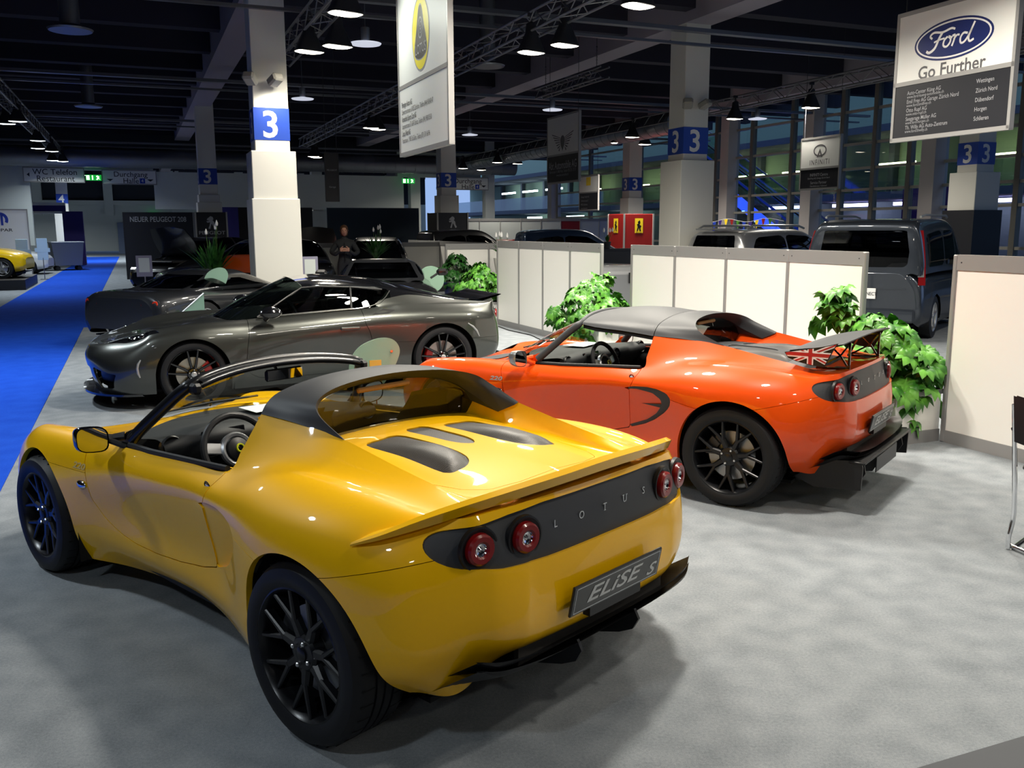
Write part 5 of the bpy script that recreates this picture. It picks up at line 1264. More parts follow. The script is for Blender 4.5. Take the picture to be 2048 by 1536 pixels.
def high_bay(hb, ha, z, label, grp, on=True, energy=0.0, size=1.0, warm=True, rot=0.0):
    t = thing('high_bay_lamp', label, 'lamp', P3(hb, ha, z), HYAW + rot, grp)
    b = MB(); r = .24 * size
    # rectangular reflector hood flaring downwards with a bowed open mouth
    secs = [(r * 1.0, r * .62, 0.0), (r * .92, r * .56, .05 * size), (r * .60, r * .42, .20 * size), (r * .38, r * .32, .30 * size), (r * .30, r * .28, .44 * size), (r * .12, r * .12, .47 * size)]; V = []; F = []
    for a, c, h in secs:
        for k in range(16):
            an = 2 * PI * (k + .5) / 16; q = .6; V.append((a * math.copysign(abs(math.cos(an)) ** q, math.cos(an)), c * math.copysign(abs(math.sin(an)) ** q, math.sin(an)), h))
    for i in range(len(secs) - 1):
        for k in range(16): F.append((i * 16 + k, i * 16 + (k + 1) % 16, (i + 1) * 16 + (k + 1) % 16, (i + 1) * 16 + k))
    b.add(V, F); b.build('lamp_hood', MATS['lamp_body'], t)
    b = MB(); V = [(a * .93 * math.copysign(abs(math.cos(2 * PI * (k + .5) / 16)) ** .6, math.cos(2 * PI * (k + .5) / 16)), c * .93 * math.copysign(abs(math.sin(2 * PI * (k + .5) / 16)) ** .6, math.sin(2 * PI * (k + .5) / 16)), .0) for a, c, h in secs[:1] for k in range(16)]; V = [(x, y, .004 - .018 * (1 - abs(x) / r)) for x, y, _ in V] + [(0, 0, -.02)]
    b.add(V, [((k + 1) % 16, k, 16) for k in range(16)]); b.build('lamp_glass', MATS['lamp_on' if warm else 'lamp_cool'] if on else MATS['galv'], t, smooth=False)
    b = MB(); b.tube([(0, 0, .46 * size), (0, 0, .46 * size + .1)], .02, 6); b.box((0, 0, .46 * size + .12), (.1, .06, .06)); b.build('clamp', MATS['lamp_body'], t)
    if energy > 0:
        l = bpy.data.lights.new('lamp_light', 'AREA'); l.shape = 'ELLIPSE'; l.size = .46 * size; l.size_y = .30 * size; l.energy = energy; l.color = (1.0, .93, .80) if warm else (.86, .95, 1.0); l.spread = math.radians(150)
        lo = bpy.data.objects.new('lamp_light', l); C.objects.link(lo); lo.parent = t; lo.location = (0, 0, -.03)
    return t
def disc_lamp(hb, ha, z, label, grp):
    t = thing('pendant_lamp', label, 'lamp', P3(hb, ha, z), 0, grp); b = MB(); b.lathe([(0, 0), (.27, .01), (.285, .03), (.06, .07), (0, .07)], 28); b.build('reflector_disc', MATS['disc_glow'], t)
    b = MB(); b.lathe([(0, .07), (.07, .07), (.08, .10), (.08, .30), (0, .32)], 14); b.tube([(0, 0, .3), (0, 0, 1.0)], .008, 4); b.build('lamp_housing', MATS['galv'], t); return t
mat('disc_glow', (.6, .6, .65), .4, .2, emit=(.8, .85, 1.0), es=.55)
E_STAND = 105
big = [(2.77, 15.14, 'lit high bay lamp at the far end of the truss, left of the logo banner'), (3.1, 14.56, 'lit high bay lamp beside the leftmost big lamp, under the truss'), (2.75, 12.36, 'lit high bay lamp at the top edge above the bright pillar'),
       (6.08, 13.94, 'lit high bay lamp under the long truss, left of its pair'), (6.33, 13.22, 'lit high bay lamp under the long truss, right of its pair')]
for i, (hb, ha, lab) in enumerate(big): high_bay(hb, ha, 4.48, lab, 'big lamps over the stand', energy=E_STAND * (.22 if i < 2 else 1), rot=.3)
# the same trusses carry on overhead; lamps beside and behind the viewer are added fill
for hb, ha, e in ((2.75, 7.7, 1.0), (3.1, 7.0, 1.0), (2.75, 4.2, 1.05), (3.05, 1.0, .3), (6.1, 10.6, 1), (6.35, 9.9, 1), (6.1, 6.6, 1), (6.3, 5.9, .6), (6.1, 1.5, .45), (2.8, -3.0, .3), (6.2, -3.5, .3)):
    high_bay(hb, ha, 4.48, 'unseen high bay lamp of the trusses overhead, some added as fill', 'overhead lamps', energy=E_STAND * e, rot=.3)
for hb, ha, e in ((-2.7, 12.0, 150), (-2.7, 6.0, 75), (-2.6, .5, 45), (-2.7, -4.2, 35)):  # cool fill lamps, added to lift the shade on the viewer's side
    high_bay(hb, ha, 4.48, 'added cool white fill lamp over the aisle, outside the picture at left', 'cool fill lamps', energy=e, warm=False)
truss('lighting_truss', 'added truss for fill lamps over the neighbouring stand, right of the picture', P3(10.4, 8, 4.95), P3(10.4, -5, 4.95))  # unseen truss, put in only to carry the fill lamps below
for hb, ha in ((10.4, 7.2), (10.4, 3.5), (10.4, -1)): high_bay(hb, ha, 4.48, 'added fill lamp over the neighbouring stand, outside the picture at right', 'fill lamps at right', energy=90 if ha > 2 else 40)  # added fill from the right, kept off screen
for hb, ha in ((-2.0, 55), (2.5, 60), (9, 55), (-6, 64)): high_bay(hb, ha, 4.6, 'lamp in the next hall beyond the far wall', 'lamps of the next hall', energy=260, warm=False)
sm = {'small lamps over the right stands': [(15.06, 17.94), (14.71, 20.44), (15.15, 27.53), (14.63, 25.63), (16.29, 27.68)], 'small lamps far along the hall': [(6.71, 36.67), (6.91, 37.13), (6.37, 25.87), (6.65, 26.17), (14.7, 37.35), (15.83, 37.79), (14.6, 41.52), (15.86, 42.41)],
      'lamps over the left aisle': [(-2.93, 28.18), (-2.59, 27.46), (-2.61, 33.1), (-2.87, 36.19), (-2.52, 37.34), (-2.85, 42.21), (-2.51, 42.66)]}
lb = {'small lamps over the right stands': 'small lit hood lamp hanging before the glass wall', 'small lamps far along the hall': 'small distant lit lamp hanging under the dark ceiling', 'lamps over the left aisle': 'small lit lamp in the row above the blue aisle'}
en = {'small lamps over the right stands': 190, 'small lamps far along the hall': 90, 'lamps over the left aisle': 100}
for g, lst in sm.items():
    for i, (hb, ha) in enumerate(lst): high_bay(hb, ha, 4.5, lb[g], g, energy=(en[g] if i % 2 == 0 else 0), size=.95, warm=g != 'lamps over the left aisle')
for hb, ha, lab in ((4.1, 16.87, 'pale round pendant lamp right of the two big lamps'), (4.24, 24.38, 'pale round pendant lamp right of the bright pillar'), (11.35, 31.5, 'pale round pendant lamp under the long beam'), (11.18, 24.13, 'pale round pendant lamp above the winged logo banner'),
                    (18.02, 23.87, 'pale round pendant lamp left of the hanging oval logo banner'), (7.26, 23.14, 'pale round pendant lamp behind the tall logo banner')):
    disc_lamp(hb, ha, 4.98, lab, 'round pendant lamps')
# the floodlight on the bright pillar
l = bpy.data.lights.new('pillar_flood', 'SPOT'); l.energy = 42; l.spot_size = 1.9; l.spot_blend = .9; l.shadow_soft_size = .06; l.color = (1, .93, .8)
lo = bpy.data.objects.new('pillar_flood', l); C.objects.link(lo); lo.location = P3(2.28, 16.25 - .80, 4.0); lo.rotation_euler = (P3(2.28, 16.25 - .3, 3.3) - lo.location).to_track_quat('-Z', 'Y').to_euler()

t = thing('clamp_lamp', 'small lit clamp lamp at the top left edge of the tall logo banner', 'lamp', P3(2.72, 11.15, 4.42), HYAW); b = MB(); b.lathe([(0, .12), (.04, .12), (.05, .05), (.075, 0)], 16); b.tube([(0, 0, .12), (.1, 0, .3), (.13, 0, .53)], .012, 6); b.build('lamp_hood', MATS['lamp_body'], t)
b = MB(); b.lathe([(.07, .004), (0, .006)], 16); b.build('lamp_glass', MATS['lamp_on'], t)
l = bpy.data.lights.new('banner_light', 'SPOT'); l.energy = 55; l.spot_size = 2.3; l.spot_blend = .9; l.shadow_soft_size = .05; l.color = (.95, 1, .88); lo = bpy.data.objects.new('banner_light', l); C.objects.link(lo); lo.location = P3(2.2, 10.9, 4.3); lo.rotation_euler = (P3(3.0, 10.0, 3.6) - lo.location).to_track_quat('-Z', 'Y').to_euler()
# ================================================================ partitions, plants, banners, signs
def partition(label, hb, a0, a1, n, axis='A', H=1.5, band=.12, m='panel_white', cols=None):
    """row of exhibition panels; axis 'A': along the aisle at constant hb; axis 'B': across at constant ha"""
    t = thing('partition_wall', label, 'partition', P3(hb, (a0 + a1) / 2) if axis == 'A' else P3((a0 + a1) / 2, hb)); org = Vector(t.location)
    L = a1 - a0; step = L / n
    def bx(mb, s, z, ds, th, dz, off=0.0, bev=0):
        if axis == 'A': hall_box(mb, hb + off, s, z, th, ds, dz, bev=bev)
        else: hall_box(mb, s, hb + off, z, ds, th, dz, bev=bev)
    def fin(mb, name, mm): mb.V = [tuple(Vector(v) - org) for v in mb.V]; return mb.build(name, mm, t, smooth=False)
    for i in range(n):
        mb = MB(); bx(mb, a0 + (i + .5) * step, (H - band + .1) / 2, step - .035, .016, H - band - .1); fin(mb, 'panel', MATS[cols[i] if cols else m])
    mb = MB(); bx(mb, (a0 + a1) / 2, H - band / 2, L, .036, band); fin(mb, 'top_rail', MATS['panel_grey'])
    mb = MB(); bx(mb, (a0 + a1) / 2, .05, L, .030, .10); fin(mb, 'base_rail', MATS['panel_grey'])
    for i in range(n + 1):
        mb = MB(); bx(mb, a0 + i * step, H / 2, .042, .046, H, bev=.008); fin(mb, 'post', MATS['panel_grey'])
    for i in range(n):
        for s in (.06, step - .06):
            mb = MB(); bx(mb, a0 + i * step + s, H - .06, .010, .002, .010, off=-.019); fin(mb, 'rivet', MATS['lamp_body'])
    return t
partition('white panelled partition with grey top rail directly behind the orange car', 5.95, 6.27, 10.36, 4)
partition('white panelled partition with grey top rail further back, right of the leafy planter', 6.0, 11.30, 15.24, 4)
partition('big plain white partition at the right edge of the picture', 5.95, 1.3, 5.30, 4)
partition('shaded grey white partition behind the round glass table sign', 7.9, 19.6, 27.6, 8, H=1.37)
partition('short white partition pair behind the middle planter', 18.2, 6.0, 7.9, 2, axis='B', H=1.40)
partition('low pale partition behind the standing person', 24.5, 3.4, 7.9, 4, axis='B', H=1.34)
def planter(label, hb, ha, dh, da, H=.43):
    t = thing('planter_box', label, 'planter', P3(hb, ha), HYAW)
    b = MB(); b.box((0, 0, H / 2 + .04), (dh, da, H - .08)); b.build('box_side', MATS['panel_white'], t, smooth=False)
    b = MB(); b.box((0, 0, H - .02), (dh + .02, da + .02, .04)); b.box((0, 0, .05), (dh + .012, da + .012, .10)); b.build('rail', MATS['panel_grey'], t, smooth=False)
    b = MB(); b.box((0, 0, H - .01), (dh - .06, da - .06, .02)); b.build('soil', MATS['soil'], t, smooth=False); return t
mat('soil', hexc(40, 30, 24), .95)
planter('white planter box between the orange car and the right partition', 5.70, 5.80, .47, .92)
planter('white planter box in the gap between the two white partitions', 5.72, 10.84, .47, .90)
planter('low white planter box at the far end of the second partition', 6.0, 15.95, .55, 1.3, .40)
# leaves
def leaf_mat(name, c0, c1):
    m = mat(name, c0, .38, spec=.45); t = nd(m, 'ShaderNodeObjectInfo'); g = nd(m, 'ShaderNodeTexCoord'); n = nd(m, 'ShaderNodeTexNoise'); n.inputs['Scale'].default_value = 9; lk(m, g.outputs['Object'], n.inputs['Vector'])
    r = nd(m, 'ShaderNodeValToRGB'); r.color_ramp.elements[0].position = .38; r.color_ramp.elements[1].position = .62; r.color_ramp.elements[0].color = c0; r.color_ramp.elements[1].color = c1; lk(m, n.outputs[0], r.inputs[0]); lk(m, r.outputs[0], pbsdf(m).inputs['Base Color'])
    return m
leaf_mat('leaf_bright', hexc(42, 98, 28), hexc(98, 160, 58)); leaf_mat('leaf_dark', hexc(20, 62, 24), hexc(52, 104, 44)); mat('stem', hexc(90, 130, 60), .6)
def palm_leaf(n=8, R=.15):
    """deeply lobed hand-shaped leaf, folded a little along each lobe"""
    V = [(0, 0, 0)]; F = []
    for k in range(n):
        a = -2.1 + 4.2 * k / (n - 1); L = R * (1.0 - .34 * abs(a) / 2.1); w = .25 * L; c, s = math.cos(a), math.sin(a)
        def p(u, v, z): return (u * c - v * s, u * s + v * c, z)
        b = len(V); V += [p(L * .38, w * .55, .010), p(L * .70, w, .004), p(L, 0, -L * .22), p(L * .70, -w, .004), p(L * .38, -w * .55, .010), p(L * .62, 0, .022)]
        F += [(0, b + 4, b + 5), (0, b + 5, b), (b, b + 5, b + 1), (b + 1, b + 5, b + 2), (b + 2, b + 5, b + 3), (b + 3, b + 5, b + 4)]
    return V, F
PL = palm_leaf()
def bush(name, label, loc, rx, ry, H, n, leafm, seed, scale=1.0, z0=0.0, hang=.5, cat='plant', tall=None):
    rnd = random.Random(seed); t = thing(name, label, cat, loc, HYAW); mb = MB(); ms = MB()
    for k in range(n):
        a = rnd.uniform(0, 2 * PI); h = rnd.random(); rr = math.sqrt(rnd.uniform(.10, 1.0)); prof = math.sin(PI * min(max(.16 + .80 * h, 0), 1)) ** .6
        x, y = rx * rr * math.cos(a) * prof, ry * rr * math.sin(a) * prof; z = z0 + H * h * (1 - .25 * rr * rr) - hang * rr * (1 - h) * .22
        if tall and k % 9 == 0: x, y, z = tall[0] + rnd.gauss(0, .07), tall[1] + rnd.gauss(0, .07), z0 + H * rnd.uniform(.8, 1.0 + tall[2])
        s = scale * rnd.uniform(.7, 1.2)
        T = Matrix.Translation((x, y, z)) @ Matrix.Rotation(a + rnd.gauss(0, .5), 4, 'Z') @ Matrix.Rotation(rnd.uniform(.05, .75) + .35 * rr, 4, 'Y') @ Matrix.Rotation(rnd.gauss(0, .25), 4, 'X') @ Matrix.Scale(s, 4)
        mb.add(PL[0], PL[1], T=T)
        if k % 2 == 0: ms.tube([(x * .25, y * .25, z0 - .1), (x * .7, y * .7, z0 + (z - z0) * .6), (x, y, z)], [.009, .006, .004], 5, cap=False)
    f = mb.build('foliage', leafm, t, angle=70); ms.build('stems', MATS['stem'], t); return t
lb, ld = MATS['leaf_bright'], MATS['leaf_dark']
bush('potted_shrub', 'big bright leafy shrub hanging over the planter beside the rear wing', P3(5.62, 5.72), .50, .46, .62, 200, lb, 3, 1.15, .42, 1.3, tall=(-.18, .34, .28))
bush('potted_shrub', 'bright leafy shrub filling the gap between the two white partitions', P3(5.62, 10.85), .62, .55, .62, 170, lb, 5, 1.15, .42, 1.2, tall=(.1, 0, .12))
bush('potted_shrub', 'bright green shrub at the far end of the second partition', P3(5.9, 15.9), .42, .6, .72, 130, lb, 7, 1.05, .40, .6)
bush('potted_shrub', 'darker green shrub in a silver tub beside the round glass sign', P3(6.15, 18.0), .34, .34, .62, 90, ld, 9, 1.0, .62, .4)
def spiky(name, label, loc, H, R, n, seed, pot=True, flowers=0, pz=0.0):
    rnd = random.Random(seed); t = thing(name, label, 'plant', loc); mb = MB()
    for k in range(n):
        a = rnd.uniform(0, 2 * PI); L = H * rnd.uniform(.55, 1.05); tilt = rnd.uniform(.05, .95) * R / H; w = .035 * rnd.uniform(.8, 1.3); V = []; s = 7
        for i in range(s + 1):
            u = i / s; r = L * tilt * u ** 1.3; z = L * u * (1 - .35 * tilt * u); ww = w * math.sin(PI * min(u * .95 + .05, 1)) + .002
            c, d = math.cos(a), math.sin(a); V += [(r * c - ww * d, r * d + ww * c, z), (r * c, r * d, z - ww * .4), (r * c + ww * d, r * d - ww * c, z)]
        F = []
        for i in range(s):
            for j in (0, 1): b = i * 3 + j; F.append((b, b + 1, b + 4, b + 3))
        mb.add([(x, y, z + pz) for x, y, z in V], F)
    mb.build('foliage', ld, t, angle=70)
    if flowers:
        mf = MB()
        for k in range(flowers):
            a = rnd.uniform(0, 6.28); x, y, z = .12 * math.cos(a), .12 * math.sin(a), pz + H * rnd.uniform(1.0, 1.2); mf.tube([(0, 0, pz), (x * .7, y * .7, pz + H * .6), (x, y, z)], .004, 4); T = Matrix.Translation((x, y, z)) @ Matrix.Scale(1.0, 4); mf.lathe([(0, 0), (.022, .02), (.025, .06), (.006, .11), (0, .12)], 8, 1, T=T)
        mf.build('flowers', [MATS['stem'], MATS['sign_white']], t)
    if pot: b = MB(); b.lathe([(0, pz - .30), (.13, pz - .30), (.18, pz), (.165, pz), (.15, pz - .04), (0, pz - .04)], 24); b.build('pot', MATS['pillar_white'], t); b = MB(); b.lathe([(0, 0), (.15, 0), (.15, .02), (.03, .04), (.03, pz - .32), (.14, pz - .30), (0, pz - .30)], 20); b.build('pedestal', MATS['galv'], t)
    return t
spiky('peace_lily', 'dark green spiky plant in a white pot left of the partition', P3(5.1, 20.6), .62, .55, 70, 4, True, 4, .98)
spiky('peace_lily', 'dark spiky plant standing at the left side of the bright pillar', P3(1.25, 16.9), .85, .6, 80, 8, True, 3, .75)
spiky('peace_lily', 'flowering plant behind the planter, left of the second partition', P3(6.9, 17.3), .35, .35, 40, 11, True, 5, 1.12)
spiky('orchid', 'small potted orchid on the dark rail between the partitions', P3(10.5, 19.5), .20, .16, 14, 12, False, 3, 1.38)
b = MB(); b.lathe([(0, 1.225), (.06, 1.225), (.09, 1.39), (.08, 1.39), (0, 1.36)], 16, T=Matrix.Translation(P3(10.5, 19.5))); tag(b.build('flower_pot', MATS['board_black']), 'small dark pot holding the orchid on the dark rail', 'pot')
t = thing('plant_tub', 'silver tub under the dark green shrub', 'tub', P3(6.15, 18.0)); b = MB(); b.lathe([(0, 0), (.20, 0), (.27, .60), (.29, .62), (.25, .62), (.24, .56), (0, .56)], 28); b.build('tub_body', MATS['galv'], t)
b = MB(); b.lathe([(.272, .60), (.295, .62), (.272, .64)], 28); b.build('tub_rim', MATS['alu'], t)
# side table / cable
b = MB(); b.tube([P3(5.86, 15.0, .008), P3(5.78, 14.2, .008), P3(5.84, 13.4, .008), P3(5.72, 12.7, .008), P3(5.85, 12.2, .008)], .008, 6); tag(b.build('power_cable', MATS['rubber']), 'black cable lying along the foot of the second partition', 'cable')
# ---------------------------------------------------------------- hanging banners
def txt(mb, s, size, x, y, T, mi, xs=1.0, shear=0.0, align='CENTER', z=.002, bold=0.0, space=1.0):
    V, F = text_geo(s, size, 0.0, shear, align, space, bold, xs); mb.add([(v[0] + x, v[1] + y, v[2] + z) for v in V], F, mi, T=T)
def ellipse(mb, x, y, a, b, T, mi, z=.002, n=48, inner=0):
    if inner: V = [(x + a * k * math.cos(t), y + b * k2 * math.sin(t), z) for t in [2 * PI * i / n for i in range(n)] for k, k2 in ((1, 1), (1 - inner / a, 1 - inner / b))]; F = [(2 * i, 2 * ((i + 1) % n), 2 * ((i + 1) % n) + 1, 2 * i + 1) for i in range(n)]
    else: V = [(x + a * math.cos(2 * PI * i / n), y + b * math.sin(2 * PI * i / n), z) for i in range(n)]; F = [tuple(range(n))]
    mb.add(V, F, mi, T=T)
def poly(mb, pts, T, mi, z=.002): 
    ar = sum(pts[i][0] * pts[(i + 1) % len(pts)][1] - pts[(i + 1) % len(pts)][0] * pts[i][1] for i in range(len(pts)))
    if ar < 0: pts = pts[::-1]
    mb.add([(x, y, z) for x, y in pts], [tuple(range(len(pts)))], mi, T=T)
for n_, c_ in (('k_yellow', (238, 222, 20)), ('k_black', (14, 15, 18)), ('k_white', (238, 238, 238)), ('k_silver', (150, 152, 158)), ('k_navy', (24, 38, 98)), ('k_grey', (92, 92, 96)), ('k_red', (140, 24, 22)), ('k_blue', (32, 62, 170)), ('k_gold', (240, 208, 40))): mat(n_, hexc(*c_), .45)
def banner(label, hb, a_c, z0, z1, W, split=None, top='white_board', low='white_board', draw=None, side='S', depth=.05, rods=True, cat='banner', name='hanging_banner'):
    """box banner facing the aisle (S) or the near end (F)"""
    T = TM_SIDE(hb, a_c, 0) if side == 'S' else TM_FRONT(hb, a_c, 0)
    t = thing(name, label, cat, (0, 0, 0)); t.matrix_world = T; t.location = T.translation; 
    t.rotation_mode = 'XYZ'; t.rotation_euler = T.to_euler()
    zs = split if split else z0; I4 = Matrix.Identity(4)
    b = MB(); b.box((0, (z1 + zs) / 2, -depth / 2), (W, z1 - zs, depth)); b.build('upper_board', MATS[top], t, smooth=False)
    if split: b = MB(); b.box((0, (z0 + zs) / 2, -depth / 2), (W, zs - z0, depth)); b.build('lower_board', MATS[low], t, smooth=False)
    b = MB(); frm = 'board_black' if top == 'board_black' else 'panel_grey'
    for y in [z0 + .012, z1 - .012] + ([zs] if split else []): b.box((0, y, -depth / 2), (W + .03, .045, depth + .012))
    for x in (-W / 2, W / 2): b.box((x, (z0 + z1) / 2, -depth / 2), (.035, z1 - z0, depth + .012))
    b.build('board_frame', MATS[frm], t, smooth=False)
    if rods:
        b = MB(); 
        for x in (-W * .45, W * .45): b = MB(); b.tube([(x, z1, -depth / 2), (x, 6.6, -depth / 2)], .006, 5); b.build('hanging_wire', MATS['lamp_body'], t)
    if draw:
        b = MB(); mats = draw(b)
        for k, q in enumerate(mats):
            sel = [f for f, mi in zip(b.F, b.M) if mi == k]
            if sel:
                us = sorted({i for f in sel for i in f}); mp = {a: c for c, a in enumerate(us)}
                mk('lettering' if q in ('ink', 'k_silver', 'k_grey') else 'emblem', [b.V[i] for i in us], [tuple(mp[i] for i in f) for f in sel], MATS[q], t, smooth=False)
    return t
I4 = Matrix.Identity(4)
def d_lotus(b):
    y = 3.83; ellipse(b, 0, y, .33, .40, I4, 2, .002); ellipse(b, 0, y, .31, .378, I4, 0, .003)
    tri = smooth_poly([(0, .33), (.07, .28), (.14, .10), (.24, -.12), (.20, -.22), (0, -.26), (-.20, -.22), (-.24, -.12), (-.14, .10), (-.07, .28)], 4); poly(b, [(p[0] * .98, p[1] * 1.0 + y - .02) for p in tri], I4, 2, .0035); poly(b, [(p[0] * .93, p[1] * .95 + y - .02) for p in tri], I4, 1, .004)
    txt(b, 'LOTUS', .145, 0, y - .155, I4, 2, .92, z=.006, bold=.012); ellipse(b, 0, y + .06, .085, .115, I4, 2, .005, inner=.018); txt(b, 'C', .12, .012, y + .08, I4, 2, .8, z=.006); txt(b, 'B', .12, .01, y + .04, I4, 2, .9, z=.0065)
    L = [('Plenniger Autos AG', .075, 1), ('Schwarzenstrasse 6, 8125 Zürichon, Telefon (044) 918 40 47', .070, 0), ('Kumschick Sports Cars AG', .075, 1), ('Luzernerstrasse 57, 6247 Schötz, Telefon (041) 980 05 50', .070, 0), ('Lotus West AG', .075, 1), ('Poststrasse 1, 9015 St.Gallen, Telefon (071) 311 66 96', .070, 0)]
    for i, (s, z, bo) in enumerate(L): txt(b, s, z * 1.15, -.82, 3.16 - i * .082, I4, 3, .62, align='LEFT', z=.003, bold=.012 if bo else 0)
    return ['k_yellow', 'k_black', 'k_silver', 'ink']
banner('tall white hanging banner with a yellow oval emblem above dealer addresses', 3.06, 10.05, 2.58, 4.74, 1.86, 3.36, draw=d_lotus)
def d_ford(b):
    y = 3.64; ellipse(b, 0, y, .50, .205, I4, 0); ellipse(b, 0, y, .475, .185, I4, 1, .003); ellipse(b, 0, y, .455, .168, I4, 0, .004)
    # cursive word drawn with strokes
    def st(pts, w=.020): 
        q = smooth_poly([(px, py + y) for px, py in pts], 6, closed=False)
        for i in range(len(q) - 1):
            p, r = q[i], q[i + 1]; d = r - p; n = np.array((-d[1], d[0])) / (np.linalg.norm(d) + 1e-9) * w / 2; poly(b, [tuple(p + n), tuple(p - n), tuple(r - n), tuple(r + n)], I4, 1, .006)
    sx, sy = 1.0, 1.0
    st([(-.26, .04), (-.29, .07), (-.24, .10), (-.13, .085), (-.02, .105), (.03, .09)], .022); st([(-.13, .085), (-.17, .03), (-.22, -.06), (-.29, -.095), (-.33, -.075)], .028); st([(-.235, .0), (-.17, .015), (-.10, .02)], .018)
    st([(-.06, .03), (-.10, .0), (-.11, -.05), (-.07, -.07), (-.03, -.04), (-.02, .0), (-.05, .03), (.0, .01)], .022); st([(.0, .025), (.035, .03), (.02, -.03), (.0, -.075)], .022); st([(.02, -.01), (.06, .025), (.09, .02)], .02)
    st([(.19, .02), (.14, .03), (.105, -.01), (.11, -.06), (.15, -.06), (.20, -.01), (.25, .08), (.27, .12)], .022); st([(.24, .06), (.205, -.02), (.22, -.065), (.27, -.05)], .022)
    txt(b, 'Go Further', .185, 0, 3.355, I4, 2, 1.0, z=.003, bold=.012)
    for i, (s, w_, c) in enumerate((('Auto-Center Küng AG', 'www.ford-kueng-automobile.ch', 'Wettingen'), ('Emil Frey AG Garage Zürich Nord', 'www.ford.emilfrey.ch', 'Zürich Nord'), ('Otto Rupf AG', 'www.otto-rupf.ch', 'Dübendorf'), ('Seegarage Müller AG', 'www.ford-horgen.ch', 'Horgen'), ('Th. Willy AG Auto-Zentrum', 'www.ford.thwilly.ch', 'Schlieren'))):
        y = 3.165 - i * .092; txt(b, s, .060, -.56, y, I4, 3, .82, align='LEFT', z=.003, bold=.006); txt(b, w_, .046, -.56, y - .042, I4, 3, .85, align='LEFT', z=.003); txt(b, c, .060, .34, y + .0, I4, 3, .82, align='LEFT', z=.003, bold=.006)
    return ['k_navy', 'k_white', 'k_grey', 'k_silver']
banner('hanging banner with a blue oval emblem and the words Go Further', 8.0, 7.40, 2.66, 4.02, 1.50, 3.27, 'white_board', 'board_black', d_ford)
def d_wing(b):
    ellipse(b, 0, 3.86, .12, .12, I4, 0); 
    for s in (1, -1):
        for k in range(7): x0 = .12; poly(b, [(s * x0, 3.93 - k * .035), (s * (.62 - .065 * k), 4.05 - k * .07), (s * (.60 - .07 * k), 4.02 - k * .07), (s * x0, 3.915 - k * .035)], I4, 0, .003)
        poly(b, [(0, 3.6), (s * .1, 3.75), (s * .12, 3.86), (0, 3.80)], I4, 0, .003)
    txt(b, 'Abt Automobile AG', .27, 0, 3.27, I4, 1, .72, z=.003, bold=.012); txt(b, 'Bahnstrasse 11, 8603 Rüti, Telefon 055 251 27 27', .10, 0, 3.12, I4, 1, .75, z=.003); txt(b, 'www.abt-automobile.ch', .09, 0, 3.03, I4, 1, .8, z=.003)
    return ['k_grey', 'k_silver']
banner('hanging banner with a winged emblem over a black dealer panel', 10.0, 20.98, 2.83, 4.47, 1.80, 3.52, 'white_board', 'board_black', d_wing)
def d_inf(b):
    ellipse(b, 0, 3.48, .22, .14, I4, 0, inner=.035); poly(b, [(0, 3.53), (.10, 3.33), (.045, 3.33), (0, 3.44), (-.045, 3.33), (-.10, 3.33)], I4, 0, .004); txt(b, 'INFINITI', .17, 0, 3.22, I4, 0, .82, z=.003, space=1.35, bold=.01)
    for s, z, y in (('INFINITI Centre', .095, 2.93), ('Emil Frey AG, Garage Zürich Nord', .055, 2.85), ('Service Partner', .095, 2.75), ('Oberfeldstrasse, Volketswil', .055, 2.67)): txt(b, s, z, 0, y, I4, 1, .95, z=.003, bold=.006)
    return ['k_grey', 'k_silver']
banner('hanging banner with an oval road emblem left of the big blue oval banner', 15.0, 17.47, 2.59, 3.79, 1.32, 3.08, 'white_board', 'board_black', d_inf)
banner('narrow dark hanging banner seen almost edge on near the middle', 4.0, 19.8, 2.30, 3.30, .26, 2.9, 'board_black', 'board_black', lambda b: (txt(b, 'PEUGEOT', .05, 0, 2.95, I4, 0, z=.003), txt(b, 'Garage', .05, 0, 2.6, I4, 0, z=.003), ['k_silver'])[-1], side='F')
banner('small hanging board with a yellow shield top in front of the glass wall', 15.6, 30.5, 2.35, 3.6, 1.5, 3.0, 'white_board', 'board_black', lambda b: (poly(b, [(-.18, 3.25), (.18, 3.25), (.18, 3.55), (-.18, 3.55)], I4, 0), [txt(b, s, .09, -.6, 2.85 - i * .14, I4, 1, align='LEFT') for i, s in enumerate(('Garage Foitek AG', 'Grabenstrasse 2', '8952 Schlieren', 'www.foitek.ch'))], ['k_gold', 'k_silver'])[-1])
# hall direction signs
def hall_sign(label, hb, ha, z, lines, W=2.3, H=.62, arrows=(), num=None):
    def dr(b):
        for s, y, sz in lines: txt(b, s, sz, 0.05, z + y, I4, 0, 1.0, z=.003, bold=.004)
        for x, k in arrows:
            if k == 'L': poly(b, [(x, z), (x + .11, z + .09), (x + .11, z - .09)], I4, 0)
            else: poly(b, [(x - .14, z - .08), (x + .14, z - .08), (x, z - .18)], I4, 0)
        if num: x, s = num; poly(b, [(x - .11, z - .26), (x + .11, z - .26), (x + .11, z - .04), (x - .11, z - .04)], I4, 1); txt(b, s, .2, x, z - .15, I4, 2, z=.004)
        return ['ink', 'k_blue', 'k_white']
    return banner(label, hb, ha, z - H / 2, z + H / 2, W, None, 'white_board', draw=dr, side='F', rods=False, name='hall_sign', cat='sign')
hall_sign('overhead sign reading WC Telefon Restaurant above the left aisle', -3.0, 44.5, 4.05, (('WC Telefon', .13, .34), ('Restaurant', -.15, .34)), 2.35, arrows=((-1.05, 'L'),))
hall_sign('overhead sign reading Durchgang Halle 4 above the blue aisle', .0, 44.5, 4.0, (('Durchgang', .13, .32), ('Halle', -.15, .32)), 2.2, arrows=((-.8, 'D'), (.85, 'D')), num=(.52, '4'))
